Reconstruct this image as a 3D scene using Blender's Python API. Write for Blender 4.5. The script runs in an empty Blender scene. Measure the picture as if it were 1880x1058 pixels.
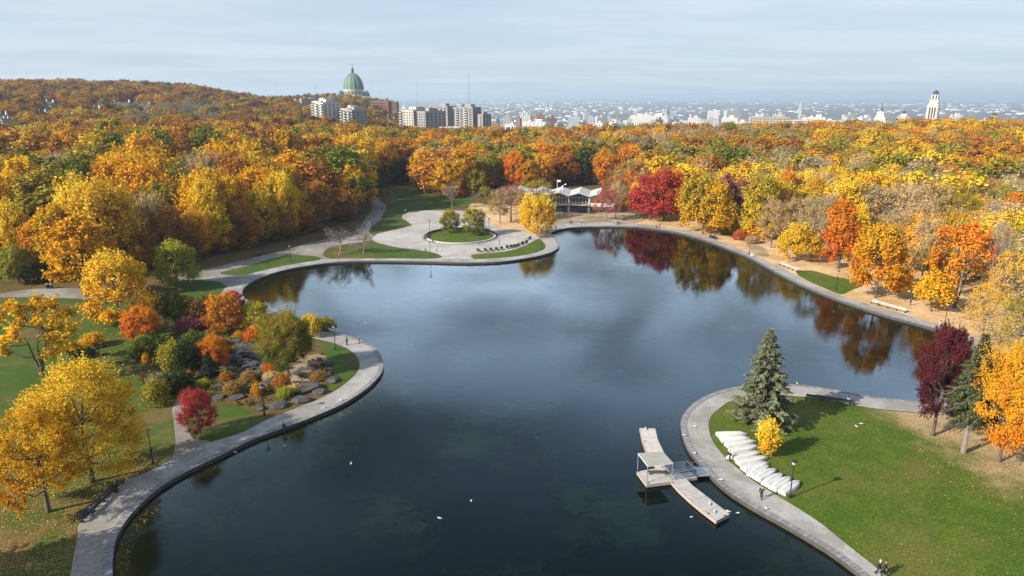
import bpy, bmesh, math, random
import numpy as np
from mathutils import Vector, Matrix
R = math.radians
scene = bpy.context.scene
COL = scene.collection
# ------------------------------------------------------------------ camera
F = 1253.0                       # focal length in pixels of the 1880 px wide photograph
PITCH = math.atan((529 - 175) / F)
H = 47.0                         # drone height over the lake promenade
cam = bpy.data.cameras.new('camera'); cam_o = bpy.data.objects.new('camera', cam); COL.objects.link(cam_o)
cam_o.location = (0, 0, H); cam_o.rotation_euler = (math.pi / 2 - PITCH, 0, 0)
cam.sensor_width = 36.0; cam.lens = 36.0 * F / 1880.0
cam.clip_start = 0.5; cam.clip_end = 200000.0
scene.camera = cam_o
# ------------------------------------------------------------------ sun, sky, exposure
SUN_EL = 29.0
sun_h = Vector((-math.cos(R(28.5)), -math.sin(R(28.5)), 0))          # horizontal direction to the sun
sd = Vector((sun_h.x * math.cos(R(SUN_EL)), sun_h.y * math.cos(R(SUN_EL)), math.sin(R(SUN_EL))))
sun = bpy.data.lights.new('sun', 'SUN'); sun.energy = 5.0; sun.angle = R(0.5); sun.color = (1.0, 0.91, 0.77)
sun_o = bpy.data.objects.new('sun', sun); COL.objects.link(sun_o)
sun_o.rotation_euler = sd.to_track_quat('Z', 'Y').to_euler(); sun_o.location = (-200, -100, 300)
world = bpy.data.worlds.new('World'); scene.world = world; world.use_nodes = True
SKY_STRENGTH = 0.078
def build_world():
    nt = world.node_tree; n = nt.nodes; l = nt.links; n.clear()
    out = n.new('ShaderNodeOutputWorld'); bg = n.new('ShaderNodeBackground'); bg.inputs[1].default_value = SKY_STRENGTH
    sky = n.new('ShaderNodeTexSky'); sky.sky_type = 'NISHITA'; sky.sun_disc = False
    sky.sun_elevation = R(SUN_EL); sky.sun_rotation = math.atan2(sd.x, sd.y)
    sky.altitude = 200; sky.air_density = 1.0; sky.dust_density = 1.2; sky.ozone_density = 1.6
    geo = n.new('ShaderNodeTexCoord'); sep = n.new('ShaderNodeSeparateXYZ'); l.new(geo.outputs['Generated'], sep.inputs[0])
    add = n.new('ShaderNodeMath'); add.operation = 'ADD'; add.inputs[1].default_value = 0.06; l.new(sep.outputs['Z'], add.inputs[0])
    mx = n.new('ShaderNodeMath'); mx.operation = 'MAXIMUM'; mx.inputs[1].default_value = 0.03; l.new(add.outputs[0], mx.inputs[0])
    dx = n.new('ShaderNodeMath'); dx.operation = 'DIVIDE'; l.new(sep.outputs['X'], dx.inputs[0]); l.new(mx.outputs[0], dx.inputs[1])
    dy = n.new('ShaderNodeMath'); dy.operation = 'DIVIDE'; l.new(sep.outputs['Y'], dy.inputs[0]); l.new(mx.outputs[0], dy.inputs[1])
    cb = n.new('ShaderNodeCombineXYZ'); l.new(dx.outputs[0], cb.inputs[0]); l.new(dy.outputs[0], cb.inputs[1])
    def noise(scale, det, rough, sx, sy, off):
        mp = n.new('ShaderNodeMapping'); mp.inputs['Scale'].default_value = (sx, sy, 1); mp.inputs['Location'].default_value = (off, off * .7, 0)
        mp.inputs['Rotation'].default_value = (0, 0, 0.12)
        l.new(cb.outputs[0], mp.inputs[0])
        t = n.new('ShaderNodeTexNoise'); t.inputs['Scale'].default_value = scale; t.inputs['Detail'].default_value = det
        t.inputs['Roughness'].default_value = rough; t.inputs['Distortion'].default_value = 0.35; l.new(mp.outputs[0], t.inputs[0]); return t
    def ramp(t, a, b, lo, hi):
        r = n.new('ShaderNodeMapRange'); r.interpolation_type = 'SMOOTHSTEP'
        r.inputs[1].default_value = a; r.inputs[2].default_value = b; r.inputs[3].default_value = lo; r.inputs[4].default_value = hi
        l.new(t, r.inputs[0]); return r
    n1 = ramp(noise(0.8, 6, 0.52, .55, 1.0, 3.1).outputs['Fac'], 0.30, 0.74, 0.0, 1.0)
    n2 = ramp(noise(0.30, 4, 0.5, .8, 1.0, 11.7).outputs['Fac'], 0.36, 0.66, 0.25, 1.0)
    mu = n.new('ShaderNodeMath'); mu.operation = 'MULTIPLY'; l.new(n1.outputs[0], mu.inputs[0]); l.new(n2.outputs[0], mu.inputs[1])
    # thin veil that thickens towards the horizon
    veil = ramp(sep.outputs['Z'], 0.22, 0.56, 0.80, 0.03)
    south = ramp(sep.outputs['Y'], -0.35, 0.45, 0.30, 1.0); vm = n.new('ShaderNodeMath'); vm.operation = 'MULTIPLY'; l.new(veil.outputs[0], vm.inputs[0]); l.new(south.outputs[0], vm.inputs[1]); veil = vm  # veil thinned in the unseen southern sky to deepen the shade
    mxx = n.new('ShaderNodeMath'); mxx.operation = 'MULTIPLY'; mxx.inputs[1].default_value = 0.70; l.new(mu.outputs[0], mxx.inputs[0])
    inv = n.new('ShaderNodeMath'); inv.operation = 'SUBTRACT'; inv.inputs[0].default_value = 1.0; l.new(veil.outputs[0], inv.inputs[1])
    m2 = n.new('ShaderNodeMath'); m2.operation = 'MULTIPLY_ADD'; l.new(mxx.outputs[0], m2.inputs[0]); l.new(inv.outputs[0], m2.inputs[1]); l.new(veil.outputs[0], m2.inputs[2])
    cc = n.new('ShaderNodeMix'); cc.data_type = 'RGBA'; l.new(n1.outputs[0], cc.inputs[0])
    cc.inputs[6].default_value = CLOUD_LO; cc.inputs[7].default_value = CLOUD_HI
    mix = n.new('ShaderNodeMix'); mix.data_type = 'RGBA'; l.new(m2.outputs[0], mix.inputs[0]); l.new(sky.outputs[0], mix.inputs[6]); l.new(cc.outputs[2], mix.inputs[7])
    # unseen bright cloud bank, added in the north to lighten the lake's reflections
    b1 = ramp(sep.outputs['Z'], 0.13, 0.24, 0.0, 1.0); b2 = ramp(sep.outputs['Z'], 0.38, 0.74, 1.0, 0.0); b3 = ramp(sep.outputs['Y'], 0.1, 0.7, 0.0, 1.0)
    ba = n.new('ShaderNodeMath'); ba.operation = 'MULTIPLY'; l.new(b1.outputs[0], ba.inputs[0]); l.new(b2.outputs[0], ba.inputs[1])
    bb = n.new('ShaderNodeMath'); bb.operation = 'MULTIPLY'; l.new(ba.outputs[0], bb.inputs[0]); l.new(b3.outputs[0], bb.inputs[1])
    n3 = ramp(noise(1.15, 4, 0.5, 1.0, 1.0, 27.3).outputs['Fac'], 0.36, 0.64, 0.0, 1.8)
    bc = n.new('ShaderNodeMath'); bc.operation = 'MULTIPLY'; l.new(bb.outputs[0], bc.inputs[0]); l.new(n3.outputs[0], bc.inputs[1])
    bd = n.new('ShaderNodeMath'); bd.operation = 'MULTIPLY_ADD'; bd.inputs[1].default_value = ADDED_BANK; bd.inputs[2].default_value = 1.0; l.new(bc.outputs[0], bd.inputs[0])
    bs = n.new('ShaderNodeVectorMath'); bs.operation = 'SCALE'; l.new(mix.outputs[2], bs.inputs[0]); l.new(bd.outputs[0], bs.inputs['Scale'])
    l.new(bs.outputs[0], bg.inputs[0]); l.new(bg.outputs[0], out.inputs[0])
CLOUD_LO = (5.0, 6.2, 7.5, 1); CLOUD_HI = (6.1, 6.95, 7.95, 1); ADDED_BANK = 1.9
build_world()
scene.view_settings.view_transform = 'Standard'; scene.view_settings.look = 'None'
scene.view_settings.exposure = 0.62; scene.view_settings.gamma = 1.0
cy = scene.cycles
cy.max_bounces = 6; cy.diffuse_bounces = 3; cy.glossy_bounces = 3; cy.transmission_bounces = 4; cy.transparent_max_bounces = 8; cy.volume_bounces = 1
cy.use_denoising = True; cy.sample_clamp_indirect = 6.0; cy.caustics_reflective = False; cy.caustics_refractive = False

# ------------------------------------------------------------------ photo geometry -> place
SP, CP = math.sin(PITCH), math.cos(PITCH)
def ray(x, y):
    u = (x - 940) / F; v = (y - 529) / F
    return u, CP - v * SP, -SP - v * CP
def G(x, y, z=0.0):
    d = ray(x, y); t = (z - H) / d[2]
    return Vector((d[0] * t, d[1] * t, z))
def at_range(x, y, r):
    d = ray(x, y); t = r / math.hypot(d[0], d[1])
    return Vector((d[0] * t, d[1] * t, H + d[2] * t))
def depth(X, Y, z=0.0): return Y * CP - (z - H) * SP
def proj(X, Y, z=0.0):
    dep = depth(X, Y, z); return 940 + F * X / dep, 529 + F * (-(Y * SP) - (z - H) * CP) / dep
def height_for(Y, ytop):
    v = (ytop - 529) / F
    return H - Y * (SP + v * CP) / (CP - v * SP)
def spline(pts, n=5, closed=False):
    P = [Vector((p[0], p[1])) for p in pts]; out = []; m = len(P)
    for i in range(m if closed else m - 1):
        if closed: a, b, c, d = P[(i - 1) % m], P[i], P[(i + 1) % m], P[(i + 2) % m]
        else: a, b, c, d = P[max(i - 1, 0)], P[i], P[i + 1], P[min(i + 2, m - 1)]
        for k in range(n):
            t = k / n
            out.append(0.5 * (2 * b + (c - a) * t + (2 * a - 5 * b + 4 * c - d) * t * t + (3 * b - a - 3 * c + d) * t ** 3))
    if not closed: out.append(P[-1])
    return out

# ------------------------------------------------------------------ mesh and object helpers
class MB:
    def __init__(s): s.v = []; s.f = []; s.m = []
    def face(s, pts, mi=0):
        b = len(s.v); s.v += [tuple(p) for p in pts]; s.f.append(tuple(range(b, b + len(pts)))); s.m.append(mi)
    def box(s, c, d, rz=0.0, mi=0, taper=1.0):
        cx, cy_, cz = c; hx, hy, hz = d[0] / 2, d[1] / 2, d[2] / 2; ca, sa = math.cos(rz), math.sin(rz); b = len(s.v)
        for z in (-1, 1):
            k = taper if z > 0 else 1.0
            for sx, sy in ((-1, -1), (1, -1), (1, 1), (-1, 1)):
                x, y = sx * hx * k, sy * hy * k
                s.v.append((cx + x * ca - y * sa, cy_ + x * sa + y * ca, cz + z * hz))
        for q in ((3, 2, 1, 0), (4, 5, 6, 7), (0, 1, 5, 4), (1, 2, 6, 5), (2, 3, 7, 6), (3, 0, 4, 7)):
            s.f.append(tuple(b + i for i in q)); s.m.append(mi)
        return s
    def tube(s, pts, rad, n=6, mi=0, cap=True):
        pts = [Vector(p) for p in pts]; b = len(s.v); m = len(pts)
        if not hasattr(rad, '__len__'): rad = [rad] * m
        for i, p in enumerate(pts):
            d = (pts[min(i + 1, m - 1)] - pts[max(i - 1, 0)])
            d = d.normalized() if d.length > 1e-6 else Vector((0, 0, 1))
            ref = Vector((1, 0, 0)) if abs(d.z) > 0.7 else Vector((0, 0, 1))
            a = d.cross(ref).normalized(); c = d.cross(a)
            for k in range(n):
                t = 2 * math.pi * k / n; s.v.append(tuple(p + (a * math.cos(t) + c * math.sin(t)) * rad[i]))
        for i in range(m - 1):
            for k in range(n):
                s.f.append((b + i * n + k, b + i * n + (k + 1) % n, b + (i + 1) * n + (k + 1) % n, b + (i + 1) * n + k)); s.m.append(mi)
        if cap:
            s.f.append(tuple(b + k for k in reversed(range(n)))); s.m.append(mi)
            s.f.append(tuple(b + (m - 1) * n + k for k in range(n))); s.m.append(mi)
        return s
    def lathe(s, prof, n=16, c=(0, 0, 0), mi=0):
        b = len(s.v); m = len(prof)
        for r, z in prof:
            for k in range(n):
                t = 2 * math.pi * k / n; s.v.append((c[0] + r * math.cos(t), c[1] + r * math.sin(t), c[2] + z))
        for i in range(m - 1):
            for k in range(n):
                s.f.append((b + i * n + k, b + i * n + (k + 1) % n, b + (i + 1) * n + (k + 1) % n, b + (i + 1) * n + k)); s.m.append(mi)
        s.f.append(tuple(b + k for k in reversed(range(n)))); s.m.append(mi)
        s.f.append(tuple(b + (m - 1) * n + k for k in range(n))); s.m.append(mi)
        return s
    def prism(s, poly, z0, z1, mi=0):
        b = len(s.v); n = len(poly)
        for z in (z0, z1):
            for p in poly: s.v.append((p[0], p[1], z))
        s.f.append(tuple(b + i for i in reversed(range(n)))); s.m.append(mi)
        s.f.append(tuple(b + n + i for i in range(n))); s.m.append(mi)
        for i in range(n):
            s.f.append((b + i, b + (i + 1) % n, b + n + (i + 1) % n, b + n + i)); s.m.append(mi)
        return s
    def mesh(s, name, mats):
        me = bpy.data.meshes.new(name); me.from_pydata(s.v, [], s.f); me.update()
        for m in (mats if isinstance(mats, (list, tuple)) else [mats]): me.materials.append(m)
        if max(s.m, default=0) > 0: me.polygons.foreach_set('material_index', s.m)
        return me
    def build(s, name, mats, parent=None, smooth=False):
        me = s.mesh(name, mats)
        if smooth: me.polygons.foreach_set('use_smooth', [True] * len(me.polygons))
        return link(name, me, parent)
def link(name, me, parent=None):
    o = bpy.data.objects.new(name, me); COL.objects.link(o)
    if parent is not None: o.parent = parent
    return o
def tag(o, label=None, cat=None, group=None, kind=None):
    for k, v in (('label', label), ('category', cat), ('group', group), ('kind', kind)):
        if v: o[k] = v
    return o
def empty(name, loc=(0, 0, 0), rz=0.0, label=None, cat=None, group=None):
    o = bpy.data.objects.new(name, None); COL.objects.link(o); o.location = loc; o.rotation_euler = (0, 0, rz); o.empty_display_size = 0.5
    return tag(o, label, cat, group)
def kids(o): return list(o.children)
def copy_tree(o, parent=None):
    c = o.copy(); COL.objects.link(c); c.parent = parent
    for ch in kids(o): copy_tree(ch, c)
    return c
ORD = 'first second third fourth fifth sixth seventh eighth ninth tenth eleventh twelfth thirteenth fourteenth fifteenth sixteenth seventeenth eighteenth nineteenth twentieth'.split()
ORD += ['twenty-' + w for w in ORD[:9]] + ['thirtieth'] + ['thirty-' + w for w in ORD[:9]]

# ------------------------------------------------------------------ materials
def nodes_of(name):
    m = bpy.data.materials.new(name); m.use_nodes = True; nt = m.node_tree; nt.nodes.clear()
    out = nt.nodes.new('ShaderNodeOutputMaterial'); return m, nt, nt.nodes, nt.links, out
def simple(name, col, rough=0.7, var=0.12, scale=2.0, bump=0.0, metal=0.0, col2=None, spec=0.4, detail=6.0, vs=(1, 1, 1)):
    m, nt, n, l, out = nodes_of(name)
    b = n.new('ShaderNodeBsdfPrincipled'); b.inputs['Roughness'].default_value = rough; b.inputs['Metallic'].default_value = metal
    b.inputs['Specular IOR Level'].default_value = spec
    tc = n.new('ShaderNodeTexCoord'); mp = n.new('ShaderNodeMapping'); mp.inputs['Scale'].default_value = vs; l.new(tc.outputs['Object'], mp.inputs[0])
    no = n.new('ShaderNodeTexNoise'); no.inputs['Scale'].default_value = scale; no.inputs['Detail'].default_value = detail; no.inputs['Roughness'].default_value = 0.62; l.new(mp.outputs[0], no.inputs[0])
    mr = n.new('ShaderNodeMapRange'); mr.inputs[1].default_value = 0.3; mr.inputs[2].default_value = 0.7; l.new(no.outputs['Fac'], mr.inputs[0])
    mx = n.new('ShaderNodeMix'); mx.data_type = 'RGBA'; l.new(mr.outputs[0], mx.inputs[0])
    c2 = col2 if col2 else tuple(min(1, c * (1 + var)) for c in col)
    c1 = col if col2 else tuple(c * (1 - var) for c in col)
    mx.inputs[6].default_value = (*c1, 1); mx.inputs[7].default_value = (*c2, 1); l.new(mx.outputs[2], b.inputs['Base Color'])
    if bump:
        bp = n.new('ShaderNodeBump'); bp.inputs['Strength'].default_value = bump; bp.inputs['Distance'].default_value = 0.05; l.new(no.outputs['Fac'], bp.inputs['Height']); l.new(bp.outputs[0], b.inputs['Normal'])
    l.new(b.outputs[0], out.inputs[0]); return m
def tinted(name, rough=0.8, var=0.15):
    """surface whose colour is the object's own 'tint' property"""
    m, nt, n, l, out = nodes_of(name)
    b = n.new('ShaderNodeBsdfPrincipled'); b.inputs['Roughness'].default_value = rough
    a = n.new('ShaderNodeAttribute'); a.attribute_type = 'INSTANCER'; a.attribute_name = 'tint'
    no = n.new('ShaderNodeTexNoise'); no.inputs['Scale'].default_value = 3.0; no.inputs['Detail'].default_value = 5
    tc = n.new('ShaderNodeTexCoord'); l.new(tc.outputs['Object'], no.inputs[0])
    mr = n.new('ShaderNodeMapRange'); mr.inputs[3].default_value = 1 - var; mr.inputs[4].default_value = 1 + var; mr.inputs[1].default_value = .3; mr.inputs[2].default_value = .7; l.new(no.outputs['Fac'], mr.inputs[0])
    mu = n.new('ShaderNodeVectorMath'); mu.operation = 'SCALE'; l.new(a.outputs['Color'], mu.inputs[0]); l.new(mr.outputs[0], mu.inputs['Scale'])
    l.new(mu.outputs[0], b.inputs['Base Color']); l.new(b.outputs[0], out.inputs[0]); return m
def ground_mat(name, cols, scales, thr=(0.40, 0.60), fine=18.0, fine_amt=0.35, bump=0.4, rough=0.95, specks=None, worn=None):
    """three-tone patchy ground: cols[0] base, cols[1], cols[2] patches at two scales, fine grain, optional specks (colour, scale, amount)"""
    m, nt, n, l, out = nodes_of(name)
    b = n.new('ShaderNodeBsdfPrincipled'); b.inputs['Roughness'].default_value = rough; b.inputs['Specular IOR Level'].default_value = 0.15
    geo = n.new('ShaderNodeNewGeometry'); cur = None
    base = n.new('ShaderNodeRGB'); base.outputs[0].default_value = (*cols[0], 1); cur = base.outputs[0]
    for i, (c, s) in enumerate(zip(cols[1:], scales)):
        no = n.new('ShaderNodeTexNoise'); no.inputs['Scale'].default_value = s; no.inputs['Detail'].default_value = 9; no.inputs['Roughness'].default_value = 0.66; no.inputs['Distortion'].default_value = 0.3
        off = n.new('ShaderNodeVectorMath'); off.operation = 'ADD'; off.inputs[1].default_value = (i * 37.1, i * 11.3, 0); l.new(geo.outputs['Position'], off.inputs[0]); l.new(off.outputs[0], no.inputs[0])
        mr = n.new('ShaderNodeMapRange'); mr.interpolation_type = 'SMOOTHSTEP'; mr.inputs[1].default_value = thr[0]; mr.inputs[2].default_value = thr[1]; l.new(no.outputs['Fac'], mr.inputs[0])
        mx = n.new('ShaderNodeMix'); mx.data_type = 'RGBA'; l.new(mr.outputs[0], mx.inputs[0]); l.new(cur, mx.inputs[6]); mx.inputs[7].default_value = (*c, 1); cur = mx.outputs[2]
    fn = n.new('ShaderNodeTexNoise'); fn.inputs['Scale'].default_value = fine; fn.inputs['Detail'].default_value = 6; fn.inputs['Roughness'].default_value = 0.7; l.new(geo.outputs['Position'], fn.inputs[0])
    mr = n.new('ShaderNodeMapRange'); mr.inputs[1].default_value = .25; mr.inputs[2].default_value = .75; mr.inputs[3].default_value = 1 - fine_amt; mr.inputs[4].default_value = 1 + fine_amt; l.new(fn.outputs['Fac'], mr.inputs[0])
    sc = n.new('ShaderNodeVectorMath'); sc.operation = 'SCALE'; l.new(cur, sc.inputs[0]); l.new(mr.outputs[0], sc.inputs['Scale']); cur = sc.outputs[0]
    if specks:
        vo = n.new('ShaderNodeTexVoronoi'); vo.inputs['Scale'].default_value = specks[1]; l.new(geo.outputs['Position'], vo.inputs[0])
        lt = n.new('ShaderNodeMath'); lt.operation = 'LESS_THAN'; lt.inputs[1].default_value = specks[2]; l.new(vo.outputs['Distance'], lt.inputs[0])
        mx = n.new('ShaderNodeMix'); mx.data_type = 'RGBA'; l.new(lt.outputs[0], mx.inputs[0]); l.new(cur, mx.inputs[6]); mx.inputs[7].default_value = (*specks[0], 1); cur = mx.outputs[2]
    if worn:      # grass that gives way to worn, leaf-strewn earth across a ragged line (nx, ny, d, width, colour)
        px = n.new('ShaderNodeVectorMath'); px.operation = 'DOT_PRODUCT'; px.inputs[1].default_value = (worn[0], worn[1], 0); l.new(geo.outputs['Position'], px.inputs[0])
        wn = n.new('ShaderNodeTexNoise'); wn.inputs['Scale'].default_value = .16; wn.inputs['Detail'].default_value = 10; wn.inputs['Roughness'].default_value = .7; l.new(geo.outputs['Position'], wn.inputs[0])
        ma = n.new('ShaderNodeMath'); ma.operation = 'MULTIPLY_ADD'; ma.inputs[1].default_value = worn[3] * 2.6; l.new(wn.outputs['Fac'], ma.inputs[0]); l.new(px.outputs['Value'], ma.inputs[2])
        wr = n.new('ShaderNodeMapRange'); wr.interpolation_type = 'SMOOTHSTEP'; o_ = worn[3] * 1.3; wr.inputs[1].default_value = worn[2] + o_ - worn[3] * .5; wr.inputs[2].default_value = worn[2] + o_ + worn[3] * .5; l.new(ma.outputs[0], wr.inputs[0])
        w2 = n.new('ShaderNodeVectorMath'); w2.operation = 'SCALE'; w2.inputs[0].default_value = worn[4]; l.new(mr.outputs[0], w2.inputs['Scale'])
        mx = n.new('ShaderNodeMix'); mx.data_type = 'RGBA'; l.new(wr.outputs[0], mx.inputs[0]); l.new(cur, mx.inputs[6]); l.new(w2.outputs[0], mx.inputs[7]); cur = mx.outputs[2]
    l.new(cur, b.inputs['Base Color'])
    if bump:
        bp = n.new('ShaderNodeBump'); bp.inputs['Strength'].default_value = bump; bp.inputs['Distance'].default_value = 0.08; l.new(fn.outputs['Fac'], bp.inputs['Height']); l.new(bp.outputs[0], b.inputs['Normal'])
    l.new(b.outputs[0], out.inputs[0]); return m
def leaf_mat(name, transl=0.24):
    m, nt, n, l, out = nodes_of(name)
    a = n.new('ShaderNodeAttribute'); a.attribute_type = 'INSTANCER'; a.attribute_name = 'tint'
    a2 = n.new('ShaderNodeAttribute'); a2.attribute_type = 'INSTANCER'; a2.attribute_name = 'tint2'
    c = n.new('ShaderNodeAttribute'); c.attribute_type = 'GEOMETRY'; c.attribute_name = 'var'
    sep = n.new('ShaderNodeSeparateColor'); l.new(c.outputs['Color'], sep.inputs[0])
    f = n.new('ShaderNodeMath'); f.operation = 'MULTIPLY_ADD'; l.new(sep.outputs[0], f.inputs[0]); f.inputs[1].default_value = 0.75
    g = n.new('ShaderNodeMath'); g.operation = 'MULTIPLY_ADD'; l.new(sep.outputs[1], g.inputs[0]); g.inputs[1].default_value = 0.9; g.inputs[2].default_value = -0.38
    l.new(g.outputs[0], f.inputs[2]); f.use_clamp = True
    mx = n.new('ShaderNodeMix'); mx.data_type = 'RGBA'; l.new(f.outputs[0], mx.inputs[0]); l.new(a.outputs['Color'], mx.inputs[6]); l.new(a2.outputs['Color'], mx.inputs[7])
    mr = n.new('ShaderNodeMapRange'); mr.inputs[3].default_value = 0.62; mr.inputs[4].default_value = 1.34; l.new(sep.outputs[2], mr.inputs[0])
    sc = n.new('ShaderNodeVectorMath'); sc.operation = 'SCALE'; l.new(mx.outputs[2], sc.inputs[0]); l.new(mr.outputs[0], sc.inputs['Scale'])
    d = n.new('ShaderNodeBsdfDiffuse'); t = n.new('ShaderNodeBsdfTranslucent'); l.new(sc.outputs[0], d.inputs[0]); l.new(sc.outputs[0], t.inputs[0])
    ms = n.new('ShaderNodeMixShader'); ms.inputs[0].default_value = transl; l.new(d.outputs[0], ms.inputs[1]); l.new(t.outputs[0], ms.inputs[2])
    l.new(ms.outputs[0], out.inputs[0]); return m
M = {}
M['leaf'] = leaf_mat('leaf'); M['needle'] = leaf_mat('needle', 0.12)
M['bark'] = simple('bark', (0.085, 0.06, 0.045), 0.95, scale=4, bump=0.6, col2=(0.16, 0.125, 0.10), vs=(1, 1, .25))
M['pale_bark'] = simple('pale_bark', (0.17, 0.14, 0.12), 0.95, scale=4, bump=0.5, col2=(0.30, 0.26, 0.23), vs=(1, 1, .25))
M['cloth'] = tinted('cloth', 0.9); M['painted'] = tinted('painted', 0.55, 0.08); M['masonry'] = tinted('masonry', 0.85, 0.10)
M['skin'] = simple('skin', (0.45, 0.28, 0.20), 0.6, 0.08, 20)
M['hair'] = simple('hair', (0.05, 0.032, 0.02), 0.6, 0.3, 30)
M['shoe'] = simple('shoe', (0.03, 0.03, 0.032), 0.5)
M['white_hull'] = simple('white_hull', (0.74, 0.74, 0.73), 0.4, scale=1.1, col2=(0.55, 0.55, 0.53))
M['hull_rim'] = simple('hull_rim', (0.22, 0.22, 0.23), 0.5)  # boat gunwales, darkened to stand in for shade between the hulls
M['black_metal'] = simple('black_metal', (0.018, 0.018, 0.02), 0.45, 0.3, 6)
M['steel'] = simple('steel', (0.30, 0.31, 0.32), 0.4, 0.1, 5, metal=0.3)
M['lamp_glass'] = simple('lamp_glass', (0.65, 0.64, 0.58), 0.25, 0.05)
M['bench_wood'] = simple('bench_wood', (0.05, 0.045, 0.042), 0.75, scale=3, col2=(0.09, 0.08, 0.072), vs=(1, 6, 6))
M['pale_wood'] = simple('pale_wood', (0.42, 0.38, 0.33), 0.8, scale=3, col2=(0.55, 0.51, 0.46))
M['concrete'] = simple('concrete', (0.40, 0.39, 0.37), 0.9, scale=1.2, col2=(0.52, 0.51, 0.48), bump=0.2)
M['dark_wall'] = simple('dark_wall', (0.05, 0.047, 0.042), 0.8, scale=1.0, col2=(0.10, 0.09, 0.075), bump=0.3)
M['coping'] = simple('coping', (0.21, 0.21, 0.225), 0.85, scale=1.6, col2=(0.30, 0.30, 0.31), bump=0.2)
M['coping_b'] = simple('coping_b', (0.17, 0.17, 0.18), 0.85, scale=2.0, col2=(0.26, 0.26, 0.265), bump=0.2)
M['rock'] = simple('rock', (0.026, 0.026, 0.027), 0.95, scale=2.6, col2=(0.125, 0.125, 0.122), bump=0.8, detail=10)
M['white_paint'] = simple('white_paint', (0.78, 0.78, 0.76), 0.5, scale=0.3, col2=(0.70, 0.70, 0.69))
M['roof_white'] = simple('roof_white', (0.56, 0.55, 0.53), 0.6, scale=0.4, col2=(0.46, 0.45, 0.43))
M['glass'] = simple('glass', (0.03, 0.04, 0.05), 0.08, 0.3, 0.4, spec=0.6)
M['copper'] = simple('copper', (0.095, 0.19, 0.145), 0.65, scale=0.15, col2=(0.16, 0.27, 0.21), vs=(1, 1, .2))
M['stone'] = simple('stone', (0.50, 0.47, 0.42), 0.9, scale=0.2, col2=(0.62, 0.59, 0.53))
M['slate'] = simple('slate', (0.05, 0.055, 0.07), 0.7, scale=0.5)
M['feather'] = simple('feather', (0.80, 0.80, 0.79), 0.7, 0.05, 20); M['feather_grey'] = simple('feather_grey', (0.35, 0.36, 0.38), 0.7, 0.1, 20)
M['beak'] = simple('beak', (0.55, 0.35, 0.05), 0.5)
# ground
M['grass'] = ground_mat('grass', [(0.060, 0.106, 0.009), (0.090, 0.134, 0.013), (0.122, 0.122, 0.026)], [0.30, 0.09], thr=(0.44, 0.68), fine=3.2, fine_amt=0.7, specks=((0.40, 0.38, 0.22), 1.5, 0.075))
M['point_grass'] = ground_mat('point_grass', [(0.060, 0.106, 0.009), (0.090, 0.134, 0.013), (0.122, 0.122, 0.026)], [0.30, 0.09], thr=(0.44, 0.68), fine=3.2, fine_amt=0.7, specks=((0.42, 0.41, 0.26), 1.4, 0.07), worn=(0.964, 0.266, 81.57, 9.0, (0.40, 0.28, 0.15)))
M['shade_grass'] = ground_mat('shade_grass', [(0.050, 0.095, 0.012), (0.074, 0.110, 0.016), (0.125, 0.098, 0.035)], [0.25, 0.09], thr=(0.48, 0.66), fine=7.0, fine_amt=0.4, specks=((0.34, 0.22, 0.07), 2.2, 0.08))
M['park_ground'] = ground_mat('park_ground', [(0.090, 0.108, 0.020), (0.155, 0.105, 0.040), (0.066, 0.096, 0.016)], [0.10, 0.22], thr=(0.42, 0.58), fine=7.0, fine_amt=0.5, specks=((0.38, 0.22, 0.05), 2.3, 0.11))
M['litter'] = ground_mat('litter', [(0.60, 0.42, 0.23), (0.66, 0.49, 0.30), (0.50, 0.33, 0.15)], [0.35, 0.12], fine=4.0, fine_amt=0.4, specks=((0.66, 0.44, 0.14), 1.6, 0.10))
M['dirt'] = ground_mat('dirt', [(0.36, 0.28, 0.20), (0.43, 0.34, 0.25), (0.27, 0.20, 0.11)], [0.4, 0.12], fine=8.0, fine_amt=0.3)
M['path'] = ground_mat('path', [(0.345, 0.335, 0.325), (0.40, 0.39, 0.375), (0.265, 0.25, 0.225)], [0.5, 0.13], fine=4.0, fine_amt=0.22, bump=0.15, specks=((0.25, 0.18, 0.09), 0.9, 0.055))
M['plaza'] = ground_mat('plaza', [(0.43, 0.41, 0.39), (0.48, 0.46, 0.435), (0.36, 0.34, 0.315)], [0.3, 0.08], fine=8.0, fine_amt=0.12, bump=0.1)
M['gravel'] = ground_mat('gravel', [(0.27, 0.25, 0.235), (0.32, 0.30, 0.28), (0.22, 0.19, 0.16)], [0.4, 0.10], fine=9.0, fine_amt=0.2, bump=0.2)
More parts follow.
